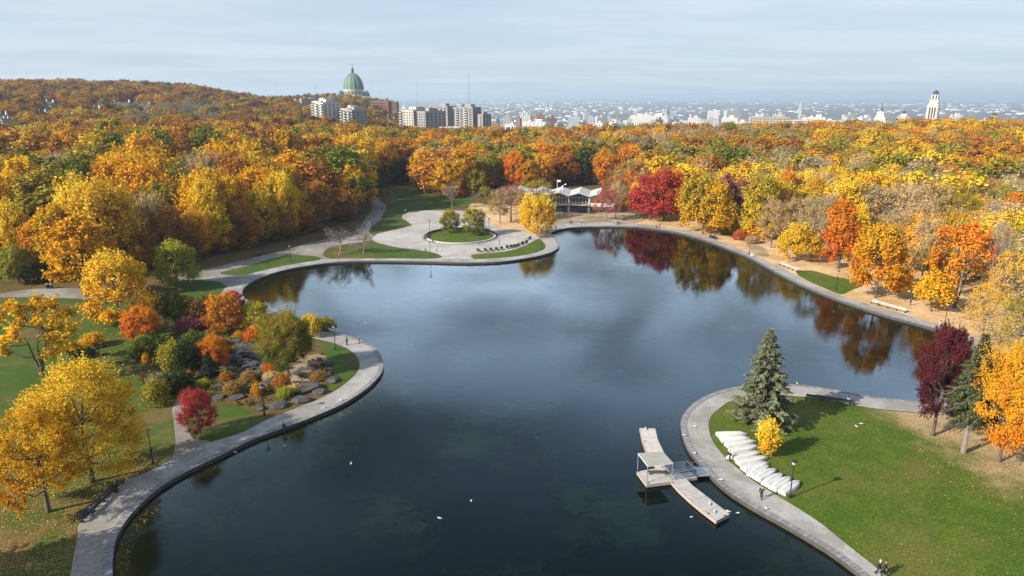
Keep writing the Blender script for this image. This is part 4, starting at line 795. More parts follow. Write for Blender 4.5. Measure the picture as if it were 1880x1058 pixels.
slab_tower(767, 203, 800, [(-19, 8, 19, 26, 0, 'cream', 4, 'b'), (0, 0, 19, 26, .4, 'cream', 4, 'w'), (18, 5, 17, 28, -1.0, 'grey_wall', 4, 'w')], 'cream apartment tower with shaded right side, nearest of the skyline blocks', R(-47), 34)  # grey right wing puts the tower's shade into the wall colour
slab_tower(838, 196, 900, [(-26, 4, 30, 18, 0, 'grey_wall', 4, 'b'), (-2, 10, 18, 14, -1.5, 'grey_wall', 2, 'w'), (20, -2, 28, 18, -.5, 'grey_wall', 4, 'b'), (39, 4, 12, 18, -9, 'grey_wall', 2, 'w')], 'long grey apartment slab with crenellated top beside the cream tower', R(-34), 46)
def crenels():
    pass
p = place_far(829, 233, 780); t = empty('parking_building', (p.x, p.y, terr(p.x, p.y) - 3), R(-12), 'low white building of stacked decks in front of the grey slab', 'parking building'); hh = p.z - terr(p.x, p.y) + 3
for k in range(4):
    b = MB(); b.box((0, 0, hh - .5 - k * 3.2), (24, 16, 1.3)); b.build('deck', M['white_wall'], t)
b = MB()
for i in range(5): b.box((-11 + i * 5.5, 0, (hh - 1.2) / 2), (.7, 15, hh - 1.6))
b.build('frame', M['grey_wall'], t); keep(p.x, p.y, 16)
# --- domed basilica
p = place_far(650, 177, 1480); zb = terr(p.x, p.y) - 2; t = empty('basilica', (p.x, p.y, zb), R(18), 'domed stone basilica with huge green copper dome on the wooded ridge', 'church'); z0 = p.z - zb
mb = MB(); mb.box((0, 0, z0 / 2), (64, 56, z0)); mb.box((0, -34, z0 / 2 - 3), (30, 14, z0 - 6)); mb.build('nave', M['stone'], t)
mb = MB(); mb.lathe([(20.5, 0), (20.5, 1.2), (19.6, 1.4), (19.6, 12), (20.6, 12.2), (20.6, 13.4)], 16, (0, 0, z0)); dr = mb.build('drum', M['stone'], t)
w = MB(); w.box((0, 0, 0), (2.0, .5, 6.5)); wm = w.mesh('window', M['glass'])
for k in range(16):
    for s_ in (-.09, .09):
        a = 2 * math.pi * (k + .5) / 16 + s_; o = link('window', wm, dr); o.location = (19.35 * math.cos(a), 19.35 * math.sin(a), z0 + 6.6); o.rotation_euler = (0, 0, a + math.pi / 2)
prof = [(20.2, 0), (20.0, 4), (19.3, 9), (18.0, 14), (16.0, 19), (13.2, 23.5), (9.6, 27.5), (5.6, 30.6), (2.6, 32)]
mb = MB(); mb.lathe(prof, 16, (0, 0, z0 + 13.4))
for k in range(16):
    a = 2 * math.pi * k / 16; mb.tube([((r_ + .15) * math.cos(a), (r_ + .15) * math.sin(a), z0 + 13.4 + z_) for r_, z_ in prof], .42, 4)
mb.build('dome', M['copper'], t)
mb = MB(); mb.lathe([(3.0, 0), (3.0, .8), (2.2, 1), (2.2, 5), (3.1, 5.2), (2.6, 7), (1.3, 9.4), (.5, 11.5), (.35, 14)], 10, (0, 0, z0 + 45)); la = mb.build('lantern', M['slate'], t)
mb = MB(); mb.box((0, 0, z0 + 61), (.5, .5, 5)); mb.box((0, 0, z0 + 61.8), (2.6, .5, .5)); mb.build('cross', M['slate'], la)
for sx in (-1, 1):
    for sy in (-1, 1):
        mb = MB(); mb.lathe([(4.2, 0), (4.2, 3.2), (4.8, 3.4), (2.2, 8), (.2, 12)], 8, (sx * 25, sy * 20, z0)); mb.build('corner_turret', M['slate'], t)
keep(p.x, p.y, 34)
# --- institutional blocks on the ridge
def long_block(px0, px1, ytop, r, wall, dep, rz, label, storeys, name='institute_building', cat='building', extra=None, down=18, wn=None, ridge=0):
    if ridge:
        r = 900
        while r < 1470:
            q = place_far((px0 + px1) / 2, ytop, r)
            if terr(q.x, q.y) >= q.z - ridge: break
            r += 4
    a = place_far(px0, ytop, r); b_ = place_far(px1, ytop, r); L = math.hypot(b_.x - a.x, b_.y - a.y) / max(.5, math.cos(rz)); cx, cyy = (a.x + b_.x) / 2, (a.y + b_.y) / 2
    zb = min(terr(cx, cyy), a.z - down) ; hh = a.z - zb; t = empty(name, (cx, cyy, zb), rz + -math.atan2(cx, cyy), label, cat)
    wing_block(t, (0, 0, hh / 2), (L, dep, hh), wall)
    m2 = MB(); m2.box((-L * .22, 0, hh + 1.8), (L * .12, dep * .5, 2.4)); m2.box((L * .27, dep * .1, hh + 1.6), (L * .08, dep * .4, 2.0)); m2.build('roof_house', M[wall], t)
    nx = wn or min(24, max(3, int(L / 5))); facade_local(t, WIDE, -L / 2, L / 2, hh - .8 - storeys * 3.6, hh - .8, nx, storeys, -dep / 2)
    for i in range(2):
        for k in range(storeys):
            o = link('window', WIN, t); o.location = (-L / 2, -dep / 4 + i * dep / 2, hh - 2.6 - k * 3.6); o.rotation_euler = (0, 0, -math.pi / 2)
    if extra: extra(t, L, hh)
    keep(cx, cyy, max(10, L * .35))
    if ridge:
        for f_ in (-.3, 0, .3):
            for k_ in (16, 32, 48, 64, 80, 96, 112): keep(cx + L * f_ - cx / r * k_, cyy - cyy / r * k_, L * .2)
    return t
long_block(552, 626, 182, 1300, 'grey_wall', 18, .15, 'long pale institutional block on the ridge left of the dome', 3, ridge=20)
long_block(537, 556, 185, 1250, 'white_wall', 14, .3, 'small white block at the left end of the ridge building', 2, down=10, ridge=14)
def tow(t, L, hh):
    b = MB(); b.box((L * .12, -9, hh / 2 + 2), (6, 5, hh + 4)); b.box((L * .12, -9, hh + 5), (3, 3, 3)); b.build('stair_tower', M['brick'], t)
long_block(684, 730, 187, 1260, 'brick', 16, -.25, 'brown brick institutional block on the ridge right of the dome', 4, extra=tow, ridge=20)
long_block(666, 690, 193, 1230, 'brick', 12, .1, 'smaller brown brick block stepping down left of the big brick one', 3, down=10, ridge=12)
# --- radio masts
def mast(px, ytop, ybot, r, w, label):
    p = place_far(px, ytop, r); zb = terr(p.x, p.y); t = empty('radio_mast', (p.x, p.y, zb), .4, label, 'mast', 'radio masts on the skyline'); h = p.z - zb
    legs = [(w * math.cos(a), w * math.sin(a)) for a in (0, 2.094, 4.189)]
    mb = MB()
    for (x, y) in legs: mb.tube([(x, y, 0), (x * .55, y * .55, h)], w * .16, 4)
    n = int(h / (w * 3)); 
    for k in range(n):
        z = h * k / n; z2 = h * (k + 1) / n
        for i in range(3):
            a, b_ = legs[i], legs[(i + 1) % 3]; mb.tube([(a[0] * (1 - .45 * z / h), a[1] * (1 - .45 * z / h), z), (b_[0] * (1 - .45 * z2 / h), b_[1] * (1 - .45 * z2 / h), z2)], w * .09, 3, cap=False)
    mb.build('lattice', M['steel'], t); m2 = MB(); m2.tube([(0, 0, h), (0, 0, h + w * 2)], w * .2, 5); m2.box((0, 0, h - w), (w * 1.6, w * 1.6, w)); m2.build('antenna', M['steel'], t)
mast(505, 152, 180, 1900, .5, 'thin radio mast farthest left, above the wooded hill')
mast(578, 155, 180, 1800, .7, 'radio mast standing left of the green dome')
mast(682, 152, 178, 2300, .55, 'thin radio mast just right of the green dome')
mast(695, 152, 180, 2500, .5, 'faint radio mast, second one right of the dome')
mast(764, 146, 192, 1900, .55, 'thin radio mast above the cream apartment tower')
mast(860, 136, 195, 1300, .85, 'tallest and darkest radio mast, rising behind the grey apartment slab')
# --- university tower
p = place_far(1719, 166, 1200); zb = terr(p.x, p.y) - 2; hT = p.z - zb
t = empty('university_tower', (p.x, p.y, zb), R(-38), 'tall pale art deco tower with small dark dome above the right wood', 'tower')
hh = hT - 6; mb = MB(); mb.box((0, 0, hh * .40), (14.4, 14.4, hh * .80), 0, 0, .92); mb.box((0, 0, hh * .84), (11.2, 11.2, hh * .1)); mb.box((0, 0, hh * .94), (8.6, 8.6, hh * .12)); mb.build('shaft', M['stone'], t)
for f in range(4):
    a = f * math.pi / 2
    for u in (-5.0, -1.7, 1.7, 5.0):
        b = MB(); b.box((0, 0, 0), (1.0, 1.0, hh * .76)); o = b.build('pilaster', M['white_wall'], t); o.location = (u * math.cos(a) + 7.0 * math.sin(a), u * math.sin(a) - 7.0 * math.cos(a), hh * .40); o.rotation_euler = (0, 0, a)
    for u in (-3.3, 0, 3.3):
        b = MB(); b.box((0, 0, 0), (1.3, .6, hh * .62)); o = b.build('window', M['glass'], t); o.location = (u * math.cos(a) + 6.9 * math.sin(a), u * math.sin(a) - 6.9 * math.cos(a), hh * .42); o.rotation_euler = (0, 0, a)
    for u in (-1.9, 1.9):
        b = MB(); b.box((0, 0, 0), (1.6, .4, hh * .09)); o = b.build('window', M['glass'], t); o.location = (u * math.cos(a) + 4.3 * math.sin(a), u * math.sin(a) - 4.3 * math.cos(a), hh * .94); o.rotation_euler = (0, 0, a)
mb = MB(); mb.lathe([(4.0, 0), (4.0, 1), (3.8, 2.6), (3.0, 4.4), (1.6, 5.6), (.3, 6.2)], 14, (0, 0, hh)); mb.build('cap_dome', M['slate'], t); keep(p.x, p.y, 14)
# campus wings at the foot of the tower and around it
def small_dome(t, L, hh):
    mb = MB(); mb.box((L * .3, 0, hh + 3), (7, 7, 6)); mb.build('turret', M['stone'], t); d = MB(); d.lathe([(3.3, 0), (3.2, 1.5), (2.2, 3), (.3, 4)], 12, (L * .3, 0, hh + 6)); d.build('turret_dome', M['slate'], t)
long_block(1700, 1740, 221, 1195, 'stone', 16, .2, 'pale stone wing at the foot of the art deco tower', 2, down=30, cat='building')
long_block(1376, 1448, 215, 1250, 'cream', 24, .12, 'long low cream building above the wood, left of the campus', 3, down=25)
long_block(1452, 1545, 220, 1300, 'white_wall', 22, -.05, 'long white flat building between cream building and pointed church', 2, down=25)
long_block(1550, 1610, 221, 1280, 'cream', 20, .1, 'low cream building directly left of the pointed church', 2, down=25)
long_block(1645, 1662, 216, 1240, 'stone', 14, 0, 'small pale block with dark turret dome right of the pointed church', 2, down=28, extra=small_dome)
long_block(1800, 1830, 221, 1150, 'stone', 16, .1, 'pale stone block with turret near the right border', 2, down=30, extra=small_dome)
long_block(1840, 1880, 225, 1160, 'stone', 16, .1, 'low stone wing at the right border behind the wood', 2, down=30)
long_block(1765, 1798, 225, 1170, 'stone', 14, -.1, 'low stone wing right of the art deco tower', 1, down=30)
p = place_far(1626, 203, 1200); zb = terr(p.x, p.y); t = empty('church', (p.x, p.y, zb), R(-50), 'white church with tall pointed gable and thin dark spire', 'church'); hh = p.z - zb
mb = MB(); b = len(mb.v); Lc, wc = 34, 22
sec = [(-wc / 2, 0), (wc / 2, 0), (wc / 2, hh * .45), (wc * .36, hh * .72), (wc * .18, hh * .92), (0, hh), (-wc * .18, hh * .92), (-wc * .36, hh * .72), (-wc / 2, hh * .45)]
for yy in (-Lc / 2, Lc / 2): mb.v += [(x, yy, z) for x, z in sec]
n_ = len(sec); mb.f += [tuple(range(n_)), tuple(reversed(range(n_, 2 * n_)))]; mb.m += [0, 0]
for i in range(n_): mb.f.append((i, i + n_, (i + 1) % n_ + n_, (i + 1) % n_)); mb.m.append(0)
mb.build('nave', M['white_paint'], t); mb = MB(); mb.lathe([(1.6, -6), (1.5, 0), (.8, 4), (.15, 12)], 8, (0, -Lc / 2 + 3, hh)); mb.build('spire', M['slate'], t)
b = MB(); b.box((0, -Lc / 2 - .1, hh * .35), (5, .4, hh * .5)); b.build('window', M['glass'], t); keep(p.x, p.y, 20)
# --- houses on the left hillside
def house(px, ytop, r, w, d, wall, roof, label, rz=0.0, hip=True):
    r0, want = r, (11.5 if hip else 9.5); r = 450
    while r < 1500:
        p = place_far(px, ytop, r)
        if terr(p.x, p.y) >= p.z - want: break
        r += 4
    zb = terr(p.x, p.y) - 1; hh = p.z - zb; t = empty('house', (p.x, p.y, zb), rz, label, 'house', 'houses on the left hillside'); eave = max(3.0, hh - (3.4 if hip else .4))
    mb = MB(); mb.box((0, 0, eave / 2), (w, d, eave)); mb.build('wall', M[wall], t)
    mb = MB()
    if hip:
        e = [(-w / 2 - .4, -d / 2 - .4, eave), (w / 2 + .4, -d / 2 - .4, eave), (w / 2 + .4, d / 2 + .4, eave), (-w / 2 - .4, d / 2 + .4, eave)]; k = (w - d) / 2 if w > d else .5; ra, rb = (-k, 0, hh), (k, 0, hh)
        mb.face([e[0], e[1], rb, ra]); mb.face([e[2], e[3], ra, rb]); mb.face([e[1], e[2], rb]); mb.face([e[3], e[0], ra]); mb.face([e[3], e[2], e[1], e[0]])
    else: mb.box((0, 0, hh - .2), (w + .6, d + .6, .5))
    ro = mb.build('roof', M[roof], t)
    for s_ in (-.36, .34):
        b = MB(); b.box((w * s_, 0, hh + .6), (1.4, 1.2, 3.4)); b.build('chimney', M['white_paint'], ro)
    nx = max(2, int(w / 4)); nz = 2 if eave > 5.5 else 1
    for i in range(nx):
        for k in range(nz):
            o = link('window', SMALLWIN, t); o.location = (-w / 2 + w * (i + .5) / nx, -d / 2, eave - 1.6 - 2.9 * k)
    for k_ in (0, 12, 24, 36, 48, 60, 72): keep(p.x - p.x / r * k_, p.y - p.y / r * k_, max(w, d) * (.60 - .004 * k_))
house(224, 187, 1050, 30, 12, 'brick', 'slate', 'wide dark-roofed mansion with three white chimneys on the hillside', R(-15))
house(178, 197, 960, 14, 10, 'white_paint', 'slate', 'small white house below and left of the dark-roofed mansion', R(-30))
house(92, 187, 1000, 16, 11, 'stone', 'slate', 'stone house with tall white chimney on the left hillside', R(-25))
house(78, 205, 860, 20, 11, 'grey_wall', 'slate', 'long grey house with green-grey roof below the tall-chimney house', R(-35))
house(12, 218, 720, 16, 12, 'cream', 'slate', 'cream flat-fronted house at the left border, brightest of the houses', R(-38), False)
house(6, 209, 760, 16, 11, 'grey_wall', 'slate', 'grey house just above the cream one at the left border', R(-30))
house(22, 233, 640, 18, 10, 'white_paint', 'slate', 'low pale house below the cream one at the left border', R(-30), False)
house(268, 192, 1080, 12, 10, 'white_paint', 'slate', 'tiny white house in the trees right of the mansion', R(-10))
house(706, 213, 1120, 14, 10, 'white_paint', 'slate', 'white house among trees between white and cream apartment blocks', R(5))
house(718, 218, 1050, 12, 9, 'brick', 'slate', 'brick house just left of the cream apartment tower', R(-8))
house(697, 219, 1020, 11, 9, 'stone', 'slate', 'grey stone house below the brick ridge block', R(10))
# --- city beyond the wood: blocks one can still tell apart
def block_proto(kind):
    mb = MB()
    if kind == 'slab': mb.box((0, 0, .5), (1, .5, 1)); mb.box((.12, 0, 1.05), (.3, .25, .1)); mb.box((-.3, .05, 1.03), (.1, .12, .06))
    if kind == 'tower': mb.box((0, 0, .5), (.8, .8, 1)); mb.box((0, 0, 1.04), (.4, .4, .08)); mb.box((.44, 0, .3), (.3, .7, .6))
    if kind == 'step': mb.box((-.2, 0, .5), (.6, .6, 1)); mb.box((.25, .05, .35), (.5, .55, .7)); mb.box((-.25, 0, 1.04), (.2, .3, .08))
    if kind == 'ell': mb.box((0, .2, .5), (1, .35, 1)); mb.box((-.33, -.2, .45), (.34, .5, .9)); mb.box((.2, .2, 1.05), (.25, .2, .1))
    return mb
M['city_wall'] = None
def city_wall():
    m, nt, n, l, out = nodes_of('city_wall'); b = n.new('ShaderNodeBsdfPrincipled'); b.inputs['Roughness'].default_value = .8
    a = n.new('ShaderNodeAttribute'); a.attribute_type = 'INSTANCER'; a.attribute_name = 'tint'
    geo = n.new('ShaderNodeNewGeometry'); sp = n.new('ShaderNodeSeparateXYZ'); l.new(geo.outputs['Position'], sp.inputs[0]); sn = n.new('ShaderNodeSeparateXYZ'); l.new(geo.outputs['Normal'], sn.inputs[0])
    def frac(src, per, duty):
        d = n.new('ShaderNodeMath'); d.operation = 'DIVIDE'; d.inputs[1].default_value = per; l.new(src, d.inputs[0]); f = n.new('ShaderNodeMath'); f.operation = 'FRACT'; l.new(d.outputs[0], f.inputs[0])
        g = n.new('ShaderNodeMath'); g.operation = 'LESS_THAN'; g.inputs[1].default_value = duty; l.new(f.outputs[0], g.inputs[0]); return g.outputs[0]
    ad = n.new('ShaderNodeMath'); ad.operation = 'ADD'; l.new(sp.outputs[0], ad.inputs[0]); l.new(sp.outputs[1], ad.inputs[1])
    w = n.new('ShaderNodeMath'); w.operation = 'MULTIPLY'; l.new(frac(sp.outputs[2], 3.5, .5), w.inputs[0]); l.new(frac(ad.outputs[0], 4.5, .62), w.inputs[1])
    up = n.new('ShaderNodeMath'); up.operation = 'LESS_THAN'; up.inputs[1].default_value = .5; l.new(sn.outputs[2], up.inputs[0]); w2 = n.new('ShaderNodeMath'); w2.operation = 'MULTIPLY'; l.new(w.outputs[0], w2.inputs[0]); l.new(up.outputs[0], w2.inputs[1])
    mx = n.new('ShaderNodeMix'); mx.data_type = 'RGBA'; l.new(w2.outputs[0], mx.inputs[0]); l.new(a.outputs['Color'], mx.inputs[6]); mx.inputs[7].default_value = (.09, .10, .12, 1); l.new(mx.outputs[2], b.inputs['Base Color']); l.new(b.outputs[0], out.inputs[0]); return m
M['city_wall'] = city_wall()
BP = {k: block_proto(k).mesh('city_block', M['city_wall']) for k in ('slab', 'tower', 'step', 'ell')}
CW = {'white': (.80, .79, .77), 'pale': (.56, .54, .52), 'grey': (.40, .41, .43), 'brick': (.27, .14, .10), 'bluish': (.38, .46, .54)}
CITY = []
def city_block(px, ytop, r, wpx, hm, kind, col, rz, note=None):
    ytop += 2.0
    p = place_far(px, ytop, r); g = terr(p.x, p.y); hh = max(hm, p.z - g); W_ = wpx * r / F
    o = link('city_building', BP[kind]); o.location = (p.x, p.y, p.z - hh); o.scale = (W_, W_ * .9, hh / 1.06); o.rotation_euler = (0, 0, rz); c = CW[col]; k = rnd.uniform(.9, 1.06); o['tint'] = [q * k for q in c]
    o['category'] = 'city building'; CITY.append((px, ytop, r, kind, col, o, note))
KW = [(965, 206, 2400, 22, 'slab', 'pale'), (975, 204, 2500, 12, 'tower', 'bluish'), (984, 206, 1900, 10, 'tower', 'brick'), (998, 206, 1900, 22, 'step', 'brick'), (1012, 212, 1900, 18, 'slab', 'brick'), (955, 212, 1800, 14, 'step', 'brick'), (985, 219, 1650, 44, 'slab', 'white'), (1060, 229, 1500, 38, 'slab', 'white'), (1090, 232, 1500, 18, 'slab', 'grey'), (1055, 210, 2600, 22, 'slab', 'bluish'), (1077, 203, 2700, 12, 'tower', 'pale'), (1090, 210, 2500, 18, 'step', 'bluish'), (1104, 211, 2400, 20, 'slab', 'pale'), (1118, 211, 2500, 14, 'tower', 'grey'), (1130, 221, 1900, 22, 'slab', 'white'), (1150, 225, 1750, 30, 'ell', 'pale'),
 (1172, 208, 2600, 26, 'slab', 'white'), (1186, 206, 2500, 14, 'tower', 'white'), (1205, 208, 2500, 38, 'slab', 'white'), (1225, 208, 2500, 10, 'tower', 'grey'), (1192, 220, 1850, 34, 'ell', 'pale'), (1210, 215, 2000, 14, 'slab', 'brick'), (1250, 221, 1900, 30, 'slab', 'white'), (1275, 212, 2300, 22, 'slab', 'white'), (1300, 215, 2200, 28, 'ell', 'pale'), (1320, 217, 2100, 18, 'step', 'grey'), (1340, 212, 2300, 26, 'slab', 'white'), (1360, 220, 2000, 20, 'slab', 'white'), (1225, 201, 3300, 10, 'tower', 'grey'), (1240, 202, 3300, 18, 'step', 'bluish'), (1470, 188, 5200, 5, 'tower', 'pale'), (1310, 200, 3600, 18, 'slab', 'white'), (1345, 199, 3700, 26, 'slab', 'pale'), (930, 210, 2200, 14, 'slab', 'pale'), (915, 214, 2000, 12, 'step', 'grey'), (1030, 222, 1700, 20, 'step', 'grey'), (1400, 208, 2400, 24, 'slab', 'white'), (1430, 206, 2600, 18, 'slab', 'pale'), (1500, 210, 2300, 26, 'slab', 'white'), (1590, 211, 2200, 24, 'slab', 'white'), (1560, 206, 2700, 18, 'ell', 'pale'), (1660, 208, 2500, 16, 'slab', 'pale'), (1755, 208, 2600, 18, 'slab', 'white'), (1160, 214, 2300, 16, 'step', 'pale'), (1235, 214, 2100, 22, 'slab', 'bluish'), (1070, 220, 1900, 18, 'ell', 'grey'), (1100, 222, 1850, 16, 'slab', 'white'), (910, 222, 1600, 14, 'slab', 'brick'), (935, 224, 1600, 18, 'ell', 'white')]
for (px, yt, r, w, kind, col) in KW: city_block(px, yt, r, w, 10, kind, col, rnd.uniform(-.5, .5))
rc = random.Random(5)
for i in range(150):
    px = rc.uniform(700, 1890); r = rc.choice([rc.uniform(1700, 3000), rc.uniform(2500, 4800)])
    if px < 905 and r < 3500: continue
    g = at_range(px, 200, r); zt = terr(g.x, g.y) + rc.choice([7, 8, 10, 12, 14, 22]); ytop = proj(g.x, g.y, zt)[1]
    city_block(px, ytop, r, rc.uniform(14, 42) * F / r, 6, rc.choice(['slab', 'slab', 'ell', 'step']), rc.choice(['white', 'white', 'white', 'pale', 'pale', 'grey', 'brick', 'bluish']), rc.uniform(-.6, .6))
for i in range(95):
    px = rc.uniform(905, 1890); r = rc.uniform(1500, 2500); g = at_range(px, 215, r); zt = terr(g.x, g.y) + rc.choice([7, 8, 10, 12, 15]); ytop = proj(g.x, g.y, zt)[1]
    city_block(px, ytop, r, rc.uniform(18, 50) * F / r, 6, rc.choice(['slab', 'slab', 'ell', 'step']), rc.choice(['white', 'white', 'pale', 'grey', 'grey', 'brick', 'bluish']), rc.uniform(-.6, .6))
WORDK = {'slab': 'long flat-roofed', 'tower': 'upright', 'step': 'stepped', 'ell': 'angled'}
def band(r): return 'nearest band' if r < 1800 else 'near band' if r < 2300 else 'middle band' if r < 2900 else 'farther band' if r < 3700 else 'farthest band'
grp = {}
for c in CITY: grp.setdefault((c[4], c[3], band(c[2])), []).append(c)
for (col, kind, bd), L in grp.items():
    L.sort(key=lambda c: c[0])
    for i, c in enumerate(L):
        c[5]['label'] = (f'{ORD[i]} from left of the {col} {WORDK[kind]} city buildings, {bd} beyond the wood' if len(L) > 1 else f'only {col} {WORDK[kind]} city building in the {bd} beyond the wood')
        c[5]['group'] = 'city buildings beyond the wood'
# --- the rest of the city: thousands of roofs out to the horizon
def city_mass():
    rng = np.random.default_rng(3); N = 3600; r = np.exp(rng.uniform(math.log(2600), math.log(21000), N)); a = np.radians(rng.uniform(-15, 42, N)); x = r * np.sin(a); y = r * np.cos(a)
    cl = np.sin(x * .0011 + 1.3) + np.sin(y * .0009 + x * .0004) + rng.normal(size=N) * .9; k = cl > -.1; x, y, r = x[k], y[k], r[k]; n = len(x); z = terr_np(x, y)
    w = rng.uniform(9, 26, n) * (1 + r / 6500) ; d = w * rng.uniform(.4, 1, n); h = rng.choice([3.5, 4.5, 5, 6, 7, 9, 15], n, p=[.25, .2, .2, .15, .1, .07, .03]) * (1 + r / 22000); t = rng.uniform(-.7, .7, n)
    ca, sa = np.cos(t), np.sin(t); V = []
    for sz in (0, 1):
        for sx, sy in ((-1, -1), (1, -1), (1, 1), (-1, 1)): V.append(np.stack([x + (sx * w * ca - sy * d * sa) / 2, y + (sx * w * sa + sy * d * ca) / 2, z - 1 + sz * (h + 1)], 1))
    V = np.stack(V, 1).reshape(-1, 3); base = np.arange(n)[:, None] * 8; F_ = np.concatenate([base + np.array(q) for q in ((4, 5, 6, 7), (0, 1, 5, 4), (1, 2, 6, 5), (2, 3, 7, 6), (3, 0, 4, 7))], 0)
    me = quad_mesh('distant_city', V, F_); at = me.attributes.new('tone', 'FLOAT_COLOR', 'POINT'); cols = np.array([(.80, .80, .81), (.55, .54, .55), (.32, .31, .32), (.25, .15, .12), (.30, .33, .38)]); ci = rng.choice(5, n, p=[.36, .24, .16, .14, .10])
    at.data.foreach_set('color', np.repeat(np.concatenate([cols[ci], np.ones((n, 1))], 1), 8, 0).astype(np.float32).ravel())
    m, nt, nn, l, out = nodes_of('city_tone'); b = nn.new('ShaderNodeBsdfPrincipled'); b.inputs['Roughness'].default_value = .8; q = nn.new('ShaderNodeAttribute'); q.attribute_name = 'tone'; l.new(q.outputs['Color'], b.inputs['Base Color']); l.new(b.outputs[0], out.inputs[0]); me.materials.append(m)
    o = link('distant_city', me); o['kind'] = 'stuff'; o['label'] = 'mass of small pale city roofs fading towards the horizon'
city_mass()
def hills():
    mb = MB(); n = 90
    for rr, hmax, sd_ in ((38000, 330, 1.0), (50000, 420, 2.3)):
        for i in range(n):
            def P(k): 
                a = R(-45 + 95 * k / n); h = hmax * (.35 + .3 * math.sin(k * .17 + sd_) + .2 * math.sin(k * .41 + 2 * sd_) + .12 * math.sin(k * 1.1)) * (1.15 - .6 * k / n); return a, max(20, h)
            (a0, h0), (a1, h1) = P(i), P(i + 1); f = lambda a, r, z: (r * math.sin(a), r * math.cos(a), z)
            mb.face([f(a0, rr, -112), f(a1, rr, -112), f(a1, rr + 2500, -110 + h1 * .55), f(a0, rr + 2500, -110 + h0 * .55)]); mb.face([f(a0, rr + 2500, -110 + h0 * .55), f(a1, rr + 2500, -110 + h1 * .55), f(a1, rr + 6000, -112), f(a0, rr + 6000, -112)])
    o = mb.build('hills', simple('far_hills', (.06, .055, .05), .95, scale=.001), smooth=True); o['kind'] = 'structure'
hills()
# ------------------------------------------------------------------ finish the wood
ko = np.array(KEEP_OUT) if KEEP_OUT else np.zeros((0, 3))
N_TREES = 298; stuff = []
room = N_TREES - len(ALL_TREES) - len(forest)
for (X, Y, z, r) in auto:
    if not clear(X, Y, .70 if r < 420 else .5): continue
    if len(ko) and np.any(np.hypot(ko[:, 0] - X, ko[:, 1] - Y) < ko[:, 2] + 4): continue
    px, py = proj(X, Y, z + 16); pal = PAL[zone_pal(px, py, r)]; col = rg.choice(pal).replace('_', ' ')
    shp = ('wispy' if rg.random() < .3 else 'sparse') if col in ('tan', 'grey', 'sage', 'pink', 'plum') else rg.choice(['round', 'round', 'oval', 'sparse' if col in ('brown', 'olive') else 'round'])
    h = rg.uniform(12.5, 22); w = h * rg.uniform(.74, 1.05)
    if px < 700 and r < 420: h *= 1.22
    out = px < -60 or px > 1940
    if px < -420 or px > 2300: continue
    rec = (X, Y, z, h, w, shp, col, NEXT.get(col))
    if room > 0 and r < 420 and not out: forest.append(rec); room -= 1
    else: stuff.append(rec)
def wood_place(px, r, az):
    if px < 430: return 'left wood'
    if px < 720: return 'wood left of plaza'
    if px < 1000: return 'wood behind plaza'
    if px < 1260: return 'wood behind pavilion'
    if px < 1560: return 'right wood'
    return 'far right wood'
g2 = {}
for f in forest:
    X, Y, z, h, w, shp, col, c2 = f; px, py = proj(X, Y, z + h); r = math.hypot(X, Y)
    row = 'front rows' if r < 235 else 'second rows' if r < 300 else 'middle rows' if r < 380 else 'back rows' if r < 500 else 'rearmost rows'
    g2.setdefault((col, SHP[shp], wood_place(px, r, 0), row), []).append((px, f))
for (col, sh, pl, row), L in g2.items():
    L.sort(key=lambda q: q[0])
    for i, (px, f) in enumerate(L):
        X, Y, z, h, w, shp, c, c2 = f
        lab = f'{ORD[i]} {col} {sh} tree from left, {row} of the {pl}' if len(L) > 1 else f'{col} {sh} tree in the {row} of the {pl}'
        put_tree(NAME[shp], X, Y, z - .3, h, w, shp, c, c2 if c2 and shp != 'conifer' else None, lab, 'trees of the autumn wood', lod='mid')
